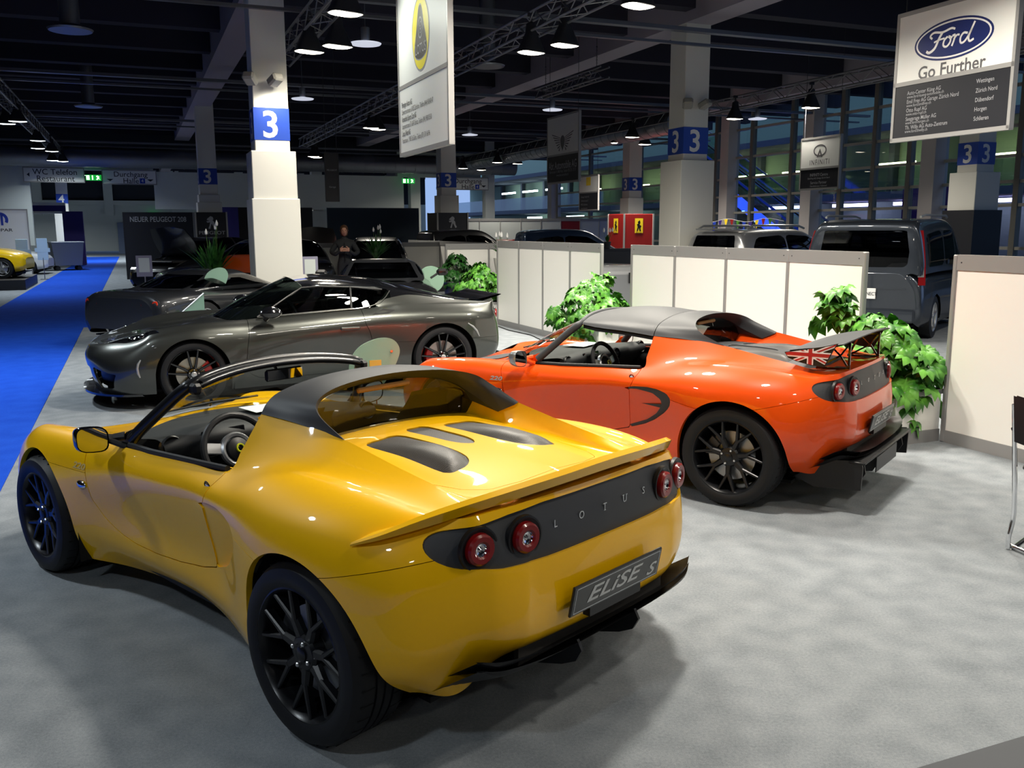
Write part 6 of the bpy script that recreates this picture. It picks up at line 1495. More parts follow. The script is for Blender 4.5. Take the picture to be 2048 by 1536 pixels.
hall_sign('overhead sign reading Durchgang Halle 4 in the middle of the picture', 15.85, 44.5, 3.95, (('Durchgang', .13, .34), ('Halle', -.15, .34)), 2.3, arrows=((-.85, 'D'), (.9, 'D')), num=(.55, '4'))
mat('exit_green', hexc(20, 150, 50), .4, emit=hexc(30, 190, 70), es=.6); mat('exit_white', (1, 1, 1), .4, emit=(.9, 1, .8), es=2.2)
for hb, ha, z, lab in ((-1.45, 44.3, 3.95, 'green lit exit sign between the two left overhead signs'), (12.7, 44.2, 4.02, 'green lit exit sign left of the middle overhead sign'), (1.35, 71.5, 2.75, 'tiny green exit sign above the door at the aisle end')):
    T = TM_FRONT(hb, ha, z); b = MB(); b.box((0, 0, -.05), (.62, .24, .10), 0, T=T); o = tag(b.build('exit_sign', MATS['exit_green'], smooth=False), lab, 'sign')
    b = MB(); b.box((-.22, 0, .002), (.12, .18, .004), T=T); b.box((-.04, 0, .002), (.04, .18, .004), T=T); poly(b, [(.10, -.08), (.16, 0), (.10, .06), (.16, .09), (.24, .03), (.20, 0), (.26, -.09), (.2, -.04), (.15, -.09)], T, 0, .005); b.build('symbol', MATS['exit_white'], o, smooth=False)
# peugeot stand: dark wall, lion boxes
def lion(b, x, y, s, T, mi):
    pts = [(-.30, .30), (-.05, .50), (.12, .42), (.16, .25), (.08, .18), (.20, .05), (.24, -.20), (.36, -.42), (.22, -.50), (.10, -.25), (.0, -.08), (-.06, -.28), (-.12, -.50), (-.26, -.46), (-.16, -.22), (-.10, .02), (-.30, -.02), (-.38, .10), (-.12, .14), (-.34, .20)]
    poly(b, [(x + px * s, y + py * s) for px, py in pts], T, mi, .004)
def info_box(label, hb, ha, W, H, m, draw, name='display_box', z0=0, draw_side=None, D=None):
    t = thing(name, label, 'display', P3(hb, ha), HYAW); D = D or W; b = MB(); b.box((0, 0, z0 + H / 2), (W, D, H), bev=.01); b.build('box_body', MATS[m], t, smooth=False)
    b = MB()
    for x in (-1, 1): 
        for y in (-1, 1): b.box((x * W / 2, y * D / 2, z0 + H / 2), (.05, .05, H + .02))
    b.build('corner_profiles', MATS['panel_grey'], t, smooth=False)
    b = MB(); T1 = frame((0, -D / 2 - .008, z0 + H / 2), (1, 0, 0), (0, 0, 1)); ms = draw(b, T1); 
    if draw_side: draw_side(b, frame((-W / 2 - .008, 0, z0 + H / 2), (0, -1, 0), (0, 0, 1)))
    b.build('print', [MATS[q] for q in ms], t, smooth=False); return t
def dp(b, T): lion(b, 0, .80, .42, T, 0); txt(b, 'PEUGEOT', .16, 0, .47, T, 0, 1.2, bold=.012); return ['k_silver']
info_box('dark display box with a lion emblem around the left grey pillar', 2.4, 32.4, .98, 2.27, 'board_black', dp)
info_box('dark display box with a lion emblem around the middle pillar', 10.7, 32.2, 1.15, 2.27, 'board_black', dp)
def d208(b): txt(b, 'NEUER PEUGEOT 208', .25, -0.12, 2.07, I4, 0, .78, z=.004, bold=.01); return ['k_silver']
banner('long dark stand wall reading NEUER PEUGEOT 208', .95, 34.6, .0, 2.30, 2.5, None, 'board_black', draw=d208, side='F', rods=False, name='stand_wall', cat='wall panel')
for hb, W, m_, lab in ((4.6, 3.3, 'board_black', 'dark stand wall right of the left lion box'), (3.1, .9, 'violet_print', 'violet stand wall panel beside the bright pillar'), (8.6, 3.6, 'petrol_print', 'dark petrol blue stand wall behind the open bonnets')):
    if m_ not in MATS: mat(m_, hexc(62, 58, 140) if m_[0] == 'v' else hexc(38, 56, 72), .6)
    b = MB(); hall_box(b, hb, 34.9 if m_ != 'violet_print' else 34.7, 1.25, W, .08, 2.5); tag(b.build('stand_wall', MATS[m_], smooth=False), lab, 'wall panel')
def shield(b, T):
    T = T @ Matrix.Translation((0, .32, 0)); poly(b, [(-.16, .12), (.16, .12), (.16, .62), (-.16, .62)], T, 0, .002); poly(b, [(-.05, .50), (.03, .56), (.06, .48), (.02, .40), (.10, .36), (.06, .28), (.09, .18), (.03, .18), (.0, .30), (-.05, .18), (-.09, .19), (-.05, .33), (-.08, .42), (-.03, .44)], T, 1, .004); txt(b, 'Ferrari', .08, 0, .14, T, 1, z=.004); return ['k_gold', 'k_black']
info_box('red display box with yellow shields at the showroom corner', 16.2, 28.4, 1.15, 2.18, 'k_red', shield, draw_side=shield)
partition('long pale counter wall with red panels in the distance', 38, 13.1, 21.0, 8, axis='B', H=2.14, cols=['wall_pale'] * 4 + ['wall_pale', 'k_red', 'wall_pale', 'wall_pale'])
# aisle side: mopar wall and podium
def dmop(b):
    y = 2.08; q = [(.26 * math.cos(a), y + .26 * math.sin(a)) for a in [-.5 + (PI + 1.0) * i / 24 for i in range(25)]] + [(.16 * math.cos(a), y + .16 * math.sin(a)) for a in [PI + .5 - (PI + 1.0) * i / 24 for i in range(25)]]
    for i in range(24): poly(b, [q[i], q[i + 1], q[48 - i], q[49 - i]], I4, 0)
    for x in (-.055, .055): poly(b, [(x - .04, y - .20), (x + .04, y - .20), (x + .04, y + .18), (x - .04, y + .18)], I4, 0)
    txt(b, 'MOPAR', .15, 0, y - .36, I4, 1, 1.45, bold=.01); return ['k_blue', 'ink']
banner('white stand wall with a blue round M emblem reading MOPAR', -4.38, 37.4, .0, 2.45, 1.75, None, 'white_board', draw=dmop, side='F', rods=False, name='stand_wall', cat='wall panel')
b = MB(); hall_box(b, -4.75, 31.6, .14, 3.5, 3.6, .27); hall_box(b, -4.75, 31.6, .29, 3.5, 3.6, .02, 1); tag(b.build('podium', [MATS['board_black'], mat('podium_top', hexc(70, 66, 64), .5)], smooth=False), 'low black podium at the left edge with a yellow car on it', 'podium')
t = thing('waste_container', 'grey wheeled waste container standing beside the blue aisle', 'container', P3(-2.72, 43.6), HYAW + .2)
b = MB(); V, F = loft([[(-.58, -.5, .22), (.58, -.5, .22), (.58, .5, .22), (-.58, .5, .22), (-.58, -.5, .22)]] * 2, 1, 4); b.add([(x * (1 if z < .3 else 1.0), y, z) for x, y, z in [(-.52, -.45, .22), (.52, -.45, .22), (.52, .45, .22), (-.52, .45, .22), (-.62, -.55, 1.16), (.62, -.55, 1.16), (.62, .55, 1.16), (-.62, .55, 1.16)]], [(0, 3, 2, 1), (4, 5, 6, 7), (0, 1, 5, 4), (1, 2, 6, 5), (2, 3, 7, 6), (3, 0, 4, 7)]); b.build('bin_body', mat('bin_grey', hexc(112, 118, 128), .5), t, smooth=False)
b = MB(); b.box((0, 0, 1.19), (1.3, 1.15, .07), bev=.02); b.build('lid', MATS['bin_grey'], t)
for x in (-.42, .42):
    for y in (-.35, .35): b = MB(); b.lathe([(0, -.03), (.09, -.03), (.10, 0), (.09, .03), (0, .03)], 14, T=Matrix.Translation((x, y, .10)), axis='y'); b.box((x, y, .2), (.05, .05, .06)); b.build('caster', MATS['rubber'], t)
t = thing('gantry_frame', 'white and purple stand frame left of the aisle end', 'frame', P3(-3.9, 50), HYAW)
b = MB(); b.box((-1.6, 0, 2.95), (5.0, .5, .14)); b.box((-1.6, 0, 2.55), (5.0, .5, .10)); b.build('header_edge', MATS['panel_white'], t, smooth=False); b = MB(); b.box((-1.6, 0, 2.75), (5.0, .46, .30)); b.box((1.2, 0, 1.3), (.9, .5, 2.6)); b.build('purple_cladding', mat('purple_print', hexc(52, 36, 120), .5), t, smooth=False)
for i, (hb, ha) in enumerate(((-3.35, 33.2), (-3.0, 36.0))):
    t = thing('info_board', 'small pale blue info board on a post beside the cars at left, %s one' % ('nearer' if i == 0 else 'farther'), 'sign', P3(hb, ha), HYAW); b = MB(); b.box((0, 0, 1.05), (.34, .02, .75), bev=.005); b.box((0, -.005, 1.02), (.48, .02, .14)); b.build('board', mat('pale_blue', hexc(170, 200, 225), .5), t, smooth=False); b = MB(); b.tube([(0, 0, .01), (0, 0, .75)], .015, 6); b.lathe([(0, 0), (.15, 0), (.15, .015), (0, .02)], 16); b.build('post', MATS['galv'], t)
# glass information stand between the yellow and the grey car
t = thing('glass_info_stand', 'rounded frosted glass sign on a stand behind the yellow car', 'sign', P3(2.02, 6.9) if False else (-1.13, 7.55, 0), .35)
pl_ = smooth_poly([(-.22, .42), (-.24, .60), (-.16, .74), (.0, .81), (.13, .80), (.19, .72), (.17, .62), (.10, .50), (.02, .40), (-.10, .36)], 5)
b = MB(); b.prism([(p[0], p[1]) for p in pl_], -.006, .006); b.build('glass_sheet', mat('frosted', hexc(150, 185, 165), .18, alpha=.78, spec=.6), t, angle=30)
b = MB(); b.box((-.02, -.0085, .53), (.10, .003, .20)); b.build('leaflet', mat('leaflet', hexc(215, 170, 70), .6), t, smooth=False)
b = MB(); b.tube([(-.02, .02, .0), (-.02, .02, .60)], .014, 8); b.lathe([(0, 0), (.17, 0), (.17, .012), (0, .02)], 24); b.tube([(.12, .012, .70), (.12, -.012, .70)], .012, 8); b.build('stand_post', MATS['chrome'], t)
t = thing('glass_info_stand', 'round frosted glass sign beside the darker green shrub', 'sign', (-1.47, 16.6, 0), .2)
b = MB(); b.lathe([(0, -.006), (.24, -.006), (.245, 0), (.24, .006), (0, .006)], 32, T=Matrix.Translation((0, 0, .80)), axis='y'); b.build('glass_sheet', MATS['frosted'], t); b = MB(); b.tube([(0, .02, 0), (0, .02, .98)], .012, 8); b.lathe([(0, 0), (.17, 0), (.17, .012), (0, .02)], 24); b.build('stand_post', MATS['chrome'], t)
t = thing('glass_info_stand', 'pale green glass sign behind the dark coupe by the pillar', 'sign', (-4.55, 14.1, 0), .3)
b = MB(); b.prism([(p[0] * .85, p[1] + .32) for p in pl_], -.006, .006); b.build('glass_sheet', MATS['frosted'], t, angle=30); b = MB(); b.tube([(-.02, .02, .0), (-.02, .02, .95)], .014, 8); b.lathe([(0, 0), (.17, 0), (.17, .012), (0, .02)], 24); b.build('stand_post', MATS['chrome'], t)
t = thing('glass_info_stand', 'slanted clear glass price sheet in front of the dark coupe tail lights', 'sign', (-4.35, 12.35, 0), .2)
b = MB(); b.prism([(-.20, .56), (.16, .56), (.16, .84), (.14, .84)], -.004, .004); b.build('glass_sheet', MATS['frosted'], t, smooth=False); b = MB(); b.tube([(-.26, 0, .50), (.16, 0, .86)], .010, 6); b.tube([(-.02, .02, 0), (-.02, .02, .68)], .012, 6); b.lathe([(0, 0), (.15, 0), (.15, .012), (0, .02)], 24); b.build('stand_post', MATS['alu'], t)
# chair at the right edge
t = thing('cantilever_chair', 'black chair with bent chrome legs cut by the right edge', 'chair', (2.98, 4.5, 0), .25)
b = MB()
for y in (-.24, .24): b.tube([tuple(p) for p in smooth_poly([(.25, y, .48), (.22, y, .30), (-.20, y, .016), (-.26, y, .05), (-.24, y, .20), (-.26, y, .44), (-.30, y, .80)], 5, closed=False)], .0125, 8)
b.tube([(-.24, -.24, .02), (-.24, .24, .02)], .011, 8); b.build('chair_frame', MATS['chrome'], t)
b = MB(); b.box((0, 0, .46), (.48, .46, .045), bev=.02); b.build('seat', MATS['leather'], t); b = MB(); V, F = loft([[(-.27, -.23, .60), (-.31, 0, .60), (-.27, .23, .60)], [(-.31, -.22, .85), (-.35, 0, .85), (-.31, .22, .85)]], 4, 8); b.add(V, F); b.add([(v[0] - .02, v[1], v[2]) for v in V], [f[::-1] for f in F]); b.build('backrest', MATS['leather'], t)
b = MB()
for y in (-.26, .26): b.tube([tuple(p) for p in smooth_poly([(-.28, y, .66), (-.10, y, .70), (.14, y, .69), (.17, y, .64), (.10, y, .60), (-.05, y, .62)], 4, closed=False)], .011, 8)
b.build('armrest', MATS['chrome'], t)
# bunting in front of the glass wall
cols_ = ['k_gold', 'k_red', 'leaf_bright', 'k_blue', 'purple_print']
t = thing('bunting', 'string of small coloured pennants in front of the glass wall', 'bunting', P3(19.5, 27.0)); org = Vector(t.location)
b = MB(); pts = [P3(19.5, 29.5 - k * .35, 1.95 + .06 * math.cos(k)) - org for k in range(16)]; b.tube(pts, .008, 4); b.build('string', MATS['sign_white'], t)
for k in range(14): p = pts[k + 1]; q = MB(); q.add([tuple(p + HA * .11), tuple(p - HA * .11), tuple(p + Vector((0, 0, -.30)))], [(0, 1, 2)]); q.build('pennant', MATS[cols_[k % 5]], t, smooth=False)
# ================================================================ cars and people further back
for n_, c_, me in (('p_dark', (44, 46, 50), .6), ('p_silver', (168, 170, 174), .7), ('p_vangrey', (52, 58, 68), .6), ('p_black', (18, 19, 22), .3), ('p_red', (150, 14, 20), .2), ('p_yellow', (240, 196, 20), 0), ('p_orange', (205, 86, 16), .2), ('p_white', (205, 208, 212), 0), ('p_blue', (40, 60, 90), .5), ('p_maroon', (80, 14, 20), .3)): car_paint(n_, hexc(*c_), me, .35)
def yaw_az(az): return math.radians(90 - az)
def yaw_h(dh, da): v = HB * dh + HA * da; return math.atan2(v.y, v.x)
ST_VAN = [(-.90, .80, .36, .70, 1.02), (-.86, .88, .28, .80, 1.06), (-.6, .90, .22, .86, 1.08), (0, .91, .20, .88, 1.08), (1.2, .91, .20, .88, 1.06), (2.2, .91, .20, .86, 1.05), (2.9, .90, .22, .80, 1.0), (3.3, .84, .26, .70, .84), (3.45, .70, .34, .6, .70)]
CB_VAN = [(-.90, .80, .66, 1.00, 1.04), (-.86, .84, .72, 1.0, 1.60), (-.72, .87, .76, 1.02, 1.80), (.2, .88, .78, 1.03, 1.84), (1.3, .88, .77, 1.02, 1.83), (1.9, .86, .74, 1.0, 1.68), (2.5, .84, .70, .98, 1.22), (2.8, .82, .68, .96, 1.02)]
def van_extra(root):
    B = MATS['p_vangrey']
    for sg in (1, -1):
        b = MB(); V, F = loft([[(-.875, .80 * sg, .86), (-.80, .885 * sg, .86)], [(-.87, .79 * sg, 1.15), (-.79, .87 * sg, 1.15)], [(-.84, .76 * sg, 1.45), (-.76, .83 * sg, 1.45)], [(-.79, .73 * sg, 1.66), (-.72, .79 * sg, 1.66)]], 9, 3); 
        if sg < 0: F = [f[::-1] for f in F]
        b.add([(v[0] - .012, v[1] + .01 * sg, v[2]) for v in V], F); tl = b.build('tail_lamp', MATS['red_lens'], root)
        b = MB(); b.add([(-.892, .80 * sg, .98), (-.83, .875 * sg, .98), (-.83, .865 * sg, 1.14), (-.890, .79 * sg, 1.14)], [(0, 1, 2, 3)]); b.build('clear_lens', MATS['silver_shell'], tl, smooth=False)
        b = MB(); b.tube([(-.5, .70 * sg, 1.86), (-.3, .72 * sg, 1.89), (1.2, .72 * sg, 1.89), (1.4, .70 * sg, 1.86)], .018, 8); b.build('roof_rail', MATS['silver_shell'], root)
        b = MB(); b.box((1.95, 1.0 * sg, 1.12), (.10, .22, .20), bev=.04); b.build('door_mirror', MATS['p_black'], root)
    b = MB(); b.box((-.925, .05, .72), (.02, .56, .16), bev=.005); np_ = b.build('number_plate', MATS['sign_white'], root); T = frame((-.938, .05, .72), (0, -1, 0), (0, 0, 1)); b = MB(); txt(b, 'TOURNEO CONNECT', .07, 0, 0, T, 0, .85, bold=.01); b.build('plate_lettering', MATS['ink'], np_, smooth=False)
    b = MB(); b.box((-.885, .0, .80), (.05, 1.3, .012)); b.box((-.915, 0, .40), (.06, 1.6, .20), bev=.04); b.build('bumper_edge', B, root)
    b = MB(); b.lathe([(0, .006), (.05, .005), (.06, 0)], 24, T=frame((-.905, .10, 1.0), (0, -1, 0), (0, 0, 1)) @ Matrix.Diagonal((1.4, .62, 1, 1))); b.build('tail_emblem', MATS['chrome'], root)
bg_car('van', 'dark grey tall van seen from behind, above the planter', (5.85, 14.6, 0), yaw_az(36), 'p_vangrey', ST_VAN, CB_VAN, {'xr': [(0, .33), (2.7, .33)]},
       [[(-.62, 1.12), (-.55, 1.60), (.45, 1.66), (.45, 1.12)], [(.55, 1.12), (.55, 1.66), (1.35, 1.66), (1.35, 1.10)], [(1.45, 1.08), (1.45, 1.64), (1.85, 1.52), (2.35, 1.08)]], [(-.64, 1.12), (.64, 1.12), (.64, 1.34), (.60, 1.66), (-.60, 1.66), (-.66, 1.34)], [(-.66, 1.06), (.66, 1.06), (.58, 1.62), (-.58, 1.62)], extra=van_extra, cat='van')
ST_SUV = scale_st(ST_HATCH, 1.05, 1.04, 1.10); CB_SUV = [(-.78, .78, .55, .98, 1.02), (-.70, .82, .64, 1.0, 1.45), (-.50, .85, .68, 1.02, 1.64), (.6, .86, .69, 1.02, 1.68), (1.2, .86, .68, 1.01, 1.62), (1.75, .84, .64, 1.0, 1.32), (2.25, .82, .6, .98, 1.04)]
def suv_extra(root):
    for sg in (1, -1): b = MB(); b.tube([(-.5, .66 * sg, 1.68), (-.35, .67 * sg, 1.745), (.9, .67 * sg, 1.745), (1.1, .65 * sg, 1.69)], .022, 8); b.build('roof_rail', MATS['silver_shell'], root)
    b = MB(); b.box((-.62, 0, 1.68), (.22, 1.0, .03), bev=.01); b.build('roof_spoiler', MATS['p_silver'], root)
bg_car('suv', 'silver car with roof rails whose top shows over the white partition', (4.55, 18.3, 0), yaw_az(58), 'p_silver', ST_SUV, CB_SUV, {'xr': [(0, .35), (2.7, .35)]}, [[(-.5, 1.10), (-.35, 1.52), (.45, 1.57), (.45, 1.10)], [(.53, 1.10), (.53, 1.57), (1.15, 1.54), (1.6, 1.34), (1.95, 1.10)]], [(-.62, 1.12), (.62, 1.12), (.52, 1.56), (-.52, 1.56)], FW_HATCH, extra=suv_extra)
CB_LOW = [(-.30, .62, .42, .84, .86), (.10, .68, .48, .86, 1.00), (.55, .72, .52, .88, 1.15), (.95, .73, .53, .88, 1.20), (1.25, .72, .52, .88, 1.17), (1.7, .70, .50, .87, .98), (2.0, .66, .46, .85, .87)]
ST_LOW = [(-.80, .70, .30, .60, .80), (-.72, .82, .22, .70, .88), (-.4, .90, .18, .76, .90), (0, .92, .17, .78, .90), (.7, .88, .16, .74, .88), (1.4, .88, .16, .72, .86), (2.0, .90, .16, .72, .84), (2.5, .91, .16, .70, .78), (3.0, .84, .18, .58, .68), (3.35, .68, .22, .46, .54), (3.45, .50, .26, .42, .48)]
SW_LOW = [(.0, .93), (.35, 1.05), (.75, 1.12), (1.25, 1.10), (1.62, .93)]; W_LOW = {'xr': [(0, .33), (2.55, .33)]}
def gl_extra(root):
    for y in (.50, .70, -.50, -.70): tail_light(root, (-.775 if abs(y) < .6 else -.755, y, .66), (-1, .3 * y, .05), MATS['amber_red'])
mat('amber_red', hexc(190, 44, 14), .2, coat=.8)
bg_car('sports_coupe', 'dark grey sports coupe with round orange tail lamps behind the long coupe', (-5.35, 13.9, 0), yaw_az(27), 'p_dark', scale_st(ST_LOW, 1, 1, .92), [(x, a, b, c * .92, d * .91) for x, a, b, c, d in CB_LOW], W_LOW, [(x, z * .91) for x, z in SW_LOW], [(-.48, .84), (.48, .84), (.42, 1.02), (-.42, 1.02)], [(-.6, .82), (.6, .82), (.48, 1.04), (-.48, 1.04)], extra=gl_extra)
def mirr(root):
    for sg in (1, -1): b = MB(); b.box((1.55, 1.02 * sg, .98), (.10, .20, .12), bev=.04); b.tube([(1.6, .82 * sg, .88), (1.56, .95 * sg, .96)], .02, 6); b.build('door_mirror', MATS['p_black'], root)
bg_car('sports_coupe', 'dark sports car just behind the roof of the long grey coupe', (-2.42, 17.1, 0), yaw_az(172), 'p_black', ST_LOW, CB_LOW, W_LOW, SW_LOW, [(-.48, .92), (.48, .92), (.42, 1.12), (-.42, 1.12)], [(-.6, .9), (.6, .9), (.48, 1.14), (-.48, 1.14)], roofm='p_dark', extra=mirr)
SUVW = [[(-.5, 1.05), (-.35, 1.42), (.45, 1.50), (.45, 1.05)], [(.53, 1.05), (.53, 1.50), (1.15, 1.46), (1.55, 1.25), (1.85, 1.05)]]
def bonnet(root):
    b = MB(); V, F = loft([[(2.0, -.62, .98), (2.0, 0, 1.0), (2.0, .62, .98)], [(2.25, -.66, 1.38), (2.2, 0, 1.42), (2.25, .66, 1.38)], [(2.5, -.55, 1.72), (2.42, 0, 1.78), (2.5, .55, 1.72)]], 8, 10); b.add(V, F); b.add([(v[0] + .03, v[1], v[2]) for v in V], [f[::-1] for f in F]); b.build('raised_bonnet', MATS['p_black'], root, angle=60)
    b = MB(); 
    for y in (-.60, .60): b.box((3.13, y, .66), (.20, .26, .14), bev=.05)
    b.build('headlamp', MATS['silver_shell'], root); b = MB(); b.box((2.7, 0, .86), (.75, 1.1, .06), bev=.02); b.build('engine_cover', MATS['plastic_black'], root)
    b = MB(); b.box((3.27, 0, .55), (.04, .8, .03)); b.box((3.28, 0, .47), (.04, .85, .02)); b.box((3.26, 0, .36), (.04, 1.0, .03)); b.build('grille_bars', MATS['chrome'], root)
bg_car('family_car', 'black car with raised bonnet at the left, facing the aisle', P3(2.5, 28.3), yaw_h(-.66, -.75), 'p_black', ST_HATCH, CB_HATCH, W_HATCH, SUVW, BW_HATCH, FW_HATCH, extra=bonnet)
bg_car('family_car', 'dark grey car left of the bright pillar', P3(3.7, 22.8), yaw_h(-.99, -.12), 'p_dark', ST_HATCH, CB_HATCH, W_HATCH, SUVW, BW_HATCH, FW_HATCH)
bg_car('small_car', 'bright orange low car between the dark cars and the pillar', P3(2.5, 20.6), yaw_h(-.28, -1), 'p_orange', ST_LOW, CB_LOW, W_LOW, SW_LOW, [(-.48, .92), (.48, .92), (.42, 1.12), (-.42, 1.12)])
bg_car('family_car', 'dark red car with raised bonnet right of the bright pillar', P3(5.3, 30.4), yaw_h(-.1, -1), 'p_maroon', ST_HATCH, CB_HATCH, W_HATCH, SUVW, BW_HATCH, FW_HATCH, extra=bonnet)
bg_car('family_car', 'black car right of the bright pillar behind the standing person', P3(6.2, 24.9), yaw_h(-.25, -.97), 'p_black', ST_HATCH, CB_HATCH, W_HATCH, SUVW, BW_HATCH, FW_HATCH)
bg_car('family_car', 'white car with open bonnet seen over the far partition', P3(9.7, 37.5), yaw_h(-.7, -.7), 'p_white', ST_HATCH, CB_HATCH, W_HATCH, SUVW, BW_HATCH, FW_HATCH, extra=bonnet)
bg_car('family_car', 'black car with chrome roof line above the middle partition', P3(9.6, 29.4), yaw_h(.98, .1), 'p_black', ST_SUV, CB_SUV, {'xr': [(0, .35), (2.7, .35)]}, SUVW, BW_HATCH, FW_HATCH)
bg_car('suv', 'dark blue car above the partition, left of the red low cars', P3(11.0, 24.4), yaw_h(.97, -.2), 'p_blue', ST_SUV, CB_SUV, {'xr': [(0, .35), (2.7, .35)]}, SUVW, BW_HATCH, FW_HATCH)
for (hb, ha, lab) in ((14.4, 31.5, 'low red sports car behind the partition, nearest the red box'), (12.6, 33.0, 'low red sports car left of the red box, further back')):
    bg_car('sports_car', lab, P3(hb, ha), yaw_h(.9, .3), 'p_red', ST_LOW, [(x, a, b, c, d * 1.08) for x, a, b, c, d in CB_LOW], W_LOW, SW_LOW)
def st_extra(root):
    b = MB(); T = frame((-.745, 0, .9), (0, -1, 0), (0, 0, 1)); txt(b, 'RS', .26, .3, -.06, T, 0, 1.3, bold=.02); b.build('tail_lettering', MATS['k_black'], root, smooth=False)
bg_car('suv', 'grey pickup tail seen through the gap between the white partitions', P3(7.95, 14.9), yaw_h(.05, 1), 'p_silver', scale_st(ST_HATCH, 1, 1, 1.12), None, W_HATCH, extra=st_extra)
bg_car('small_car', 'yellow small car on the black podium at the left edge', P3(-5.75, 31.6, .30), yaw_h(1, -.12), 'p_yellow', scale_st(ST_HATCH, .85, .92, .98), [(x * .85, a * .92, b * .92, c, d) for x, a, b, c, d in CB_HATCH], {'xr': [(0, .30), (2.2, .30)]}, [(x * .85, z) for x, z in SW_HATCH], BW_HATCH, FW_HATCH)
bg_car('small_car', 'red small car behind the yellow one at the left edge', P3(-6.6, 34.9), yaw_h(1, -.2), 'p_red', scale_st(ST_HATCH, .85, .92, .98), [(x * .85, a * .92, b * .92, c, d) for x, a, b, c, d in CB_HATCH], {'xr': [(0, .30), (2.2, .30)]}, [(x * .85, z) for x, z in SW_HATCH], BW_HATCH, FW_HATCH)
bg_car('family_car', 'white car in the distance by the aisle end', P3(-6.4, 41.0), yaw_h(1, -.1), 'p_white', ST_HATCH, CB_HATCH, W_HATCH, SUVW, BW_HATCH, FW_HATCH)
# dark rail wall behind the gap
b = MB(); hall_box(b, 10.6, 19.5, .59, 3.0, .05, 1.18); hall_box(b, 10.6, 19.5, 1.20, 3.04, .07, .05); tag(b.build('partition_wall', MATS['board_black'], smooth=False), 'dark partition with grey rail seen between the two white partitions', 'partition')
# acrylic price holders
for loc, lab in ((P3(.15, 19.6), 'clear acrylic price holder on a stand in front of the black open car'), (P3(3.0, 17.2), 'clear acrylic price holder at the right side of the bright pillar')):
    t = thing('price_holder', lab, 'price holder', loc, HYAW); b = MB(); b.box((0, 0, 1.0), (.30, .02, .42), bev=.006); b.build('holder', mat('acrylic', hexc(178, 178, 205), .15, alpha=.75), t); b = MB(); b.box((0, -.013, 1.02), (.20, .004, .28)); b.build('price_sheet', MATS['paper'], t, smooth=False); b = MB(); b.tube([(0, 0, 0), (0, 0, .8)], .012, 8); b.lathe([(0, 0), (.16, 0), (.16, .012), (0, .02)], 20); b.build('stand_post', MATS['alu'], t)
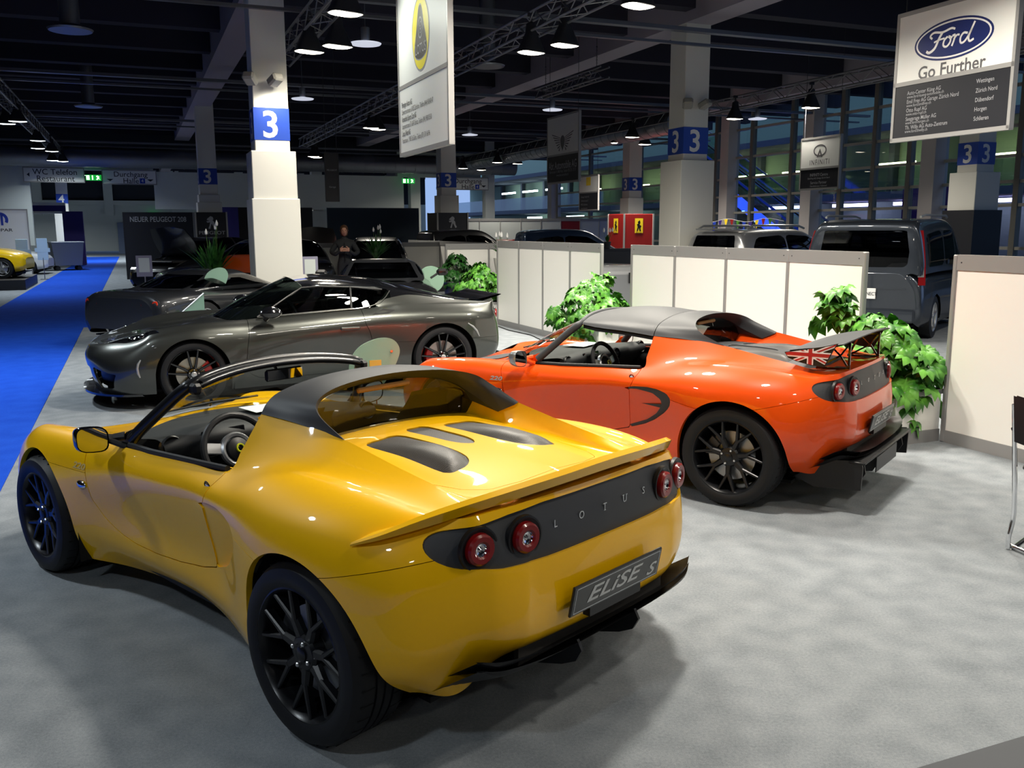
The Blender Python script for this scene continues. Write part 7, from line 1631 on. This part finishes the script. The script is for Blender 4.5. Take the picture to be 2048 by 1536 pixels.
# ---------------------------------------------------------------- the standing person
def person():
    t = thing('person', 'person in a dark jacket holding the hands before the chest, behind the coupe', 'person', (-3.62, 19.9, 0), math.atan2(-19.9, 3.62) + PI / 2)
    # local frame: faces -y ; joints (x, y, z, rx)
    J = [((0, 0, .98), .125), ((0, 0, 1.12), .13), ((0, 0, 1.28), .15), ((0, 0, 1.42), .13), ((0, -.0, 1.50), .062), ((0, -.01, 1.56), .056),
         ((.09, 0, .92), .10), ((.10, -.01, .50), .065), ((.11, .01, .09), .045), ((.11, -.12, .05), .04),
         ((-.09, 0, .92), .10), ((-.10, -.01, .50), .065), ((-.11, .01, .09), .045), ((-.11, -.12, .05), .04),
         ((.17, 0, 1.41), .075), ((.29, -.03, 1.22), .056), ((.20, -.22, 1.17), .045), ((.09, -.29, 1.26), .033),
         ((-.17, 0, 1.41), .075), ((-.29, -.03, 1.22), .056), ((-.20, -.22, 1.17), .045), ((-.09, -.29, 1.26), .033)]
    E_ = [(0, 1), (1, 2), (2, 3), (3, 4), (4, 5), (0, 6), (6, 7), (7, 8), (8, 9), (0, 10), (10, 11), (11, 12), (12, 13), (3, 14), (14, 15), (15, 16), (16, 17), (3, 18), (18, 19), (19, 20), (20, 21)]
    def skin(name, J, E_, m, lv=2):
        me = bpy.data.meshes.new(name); me.from_pydata([j[0] for j in J], E_, []); o = bpy.data.objects.new(name, me); C.objects.link(o)
        md = o.modifiers.new('s', 'SKIN'); md.use_smooth_shade = True; o.modifiers.new('u', 'SUBSURF').levels = lv
        if not me.skin_vertices: me.attributes  # layer is made by the modifier below
        bpy.context.view_layer.objects.active = o
        if not me.skin_vertices:
            bm_ = __import__('bmesh').new(); bm_.from_mesh(me); bm_.verts.layers.skin.verify(); bm_.to_mesh(me); bm_.free()
        for i, j in enumerate(J): me.skin_vertices[0].data[i].radius = (j[1], j[1] * (j[2] if len(j) > 2 else 1))
        me.skin_vertices[0].data[0].use_root = True
        dg = bpy.context.evaluated_depsgraph_get(); dg.update(); ev = o.evaluated_get(dg); m2 = bpy.data.meshes.new_from_object(ev); bpy.data.objects.remove(o)
        V = [tuple(v.co) for v in m2.vertices]; F = [tuple(p.vertices) for p in m2.polygons]; return V, F
    V, F = skin('body', [((j[0][0], j[0][1], j[0][2]), j[1]) for j in J], E_, None)
    b = MB(); b.add(V, F)
    # head
    T = Matrix.Translation((0, -.02, 1.665)) @ Matrix.Diagonal((.075, .092, .115, 1)); V, F = lathe([(0, -1), (.45, -.88), (.72, -.6), (.92, -.2), (1, .2), (.9, .6), (.55, .9), (0, 1)], 20); b.add(V, F, 1, T=T)
    b.add([(-.016, -.108, 1.655), (.016, -.108, 1.655), (0, -.112, 1.695), (0, -.132, 1.652)], [(0, 3, 2), (3, 1, 2), (0, 1, 3)], 1)
    for sg in (1, -1):
        b.lathe([(0, 0), (.016, .006), (.02, .02), (0, .03)], 10, 1, T=Matrix.Translation((.072 * sg, -.01, 1.66)))
        b.box((.028 * sg, -.106, 1.682), (.022, .008, .010), 2); 
        # hand: palm, four fingers and a thumb curled towards the chest
        b.box((.065 * sg, -.315, 1.275), (.075, .028, .085), 1, bev=.012)
        for k in range(4): y = -.325 - .004 * k; z = 1.305 - .020 * k; b.tube([(.035 * sg, y, z), (.005 * sg, y - .012, z + .004), (-.012 * sg, y + .004, z + .004)], [.0095, .009, .008], 6, 1)
        b.tube([(.075 * sg, -.325, 1.31), (.05 * sg, -.345, 1.335), (.03 * sg, -.345, 1.345)], [.011, .010, .008], 6, 1)
    b.box((0, -.108, 1.615), (.04, .008, .008), 3)
    b.build('body', [MATS['jacket'], MATS['skin'], MATS['k_black'], MATS['lips']], t, angle=60)
    T = Matrix.Translation((0, -.005, 1.70)) @ Matrix.Diagonal((.088, .100, .105, 1)); V, F = lathe([(.97, -.35), (1, 0), (.92, .45), (.6, .82), (0, 1)], 20); V = [tuple(T @ Vector(v)) for v in V]; V, F = clip(V, F, [(-(v[1] + .075) if v[2] < 1.73 else -1) for v in V]); b = MB(); b.add(V, F); b.lathe([(0, -1), (.8, -.7), (1, 0), (.7, .7), (0, 1)], 16, T=Matrix.Translation((0, .05, 1.64)) @ Matrix.Diagonal((.085, .06, .10, 1))); b.build('hair', MATS['hair'], t)
    b = MB(); b.tube([(0, -.135, 1.0), (0, -.155, 1.2), (0, -.135, 1.42)], .006, 6); 
    for z in (1.08, 1.18, 1.28, 1.36): b.lathe([(0, .0), (.010, .002), (.010, -.01)], 10, T=frame((.02, -.150, z), (1, 0, 0), (0, 0, 1)))
    b.build('jacket_placket', MATS['k_black'], t)
    b = MB()
    for sg in (1, -1): b.box((.11 * sg, -.06, .045), (.095, .27, .085), bev=.03)
    b.build('shoes', MATS['rubber'], t)
mat('jacket', hexc(40, 42, 44), .8); mat('skin', hexc(190, 140, 115), .55); mat('hair', hexc(84, 56, 34), .7); mat('lips', hexc(160, 90, 85), .5)
person()
# ================================================================ the three cars of the stand
elise('bright yellow open sports car with black roll hoop, nearest to the camera', (-0.1434, 3.4608, 0), 2.40761477, 'paint_yellow', 'open')
elise('orange sports car with black roof and rear wing beside the white partition', (1.8312, 6.1357, 0), 2.51345612, 'paint_orange', 'wing')
coupe_grey('long dark grey metallic coupe with black roof, parked with its nose to the left', (-1.1017, 10.5629, 0), math.radians(204.433))
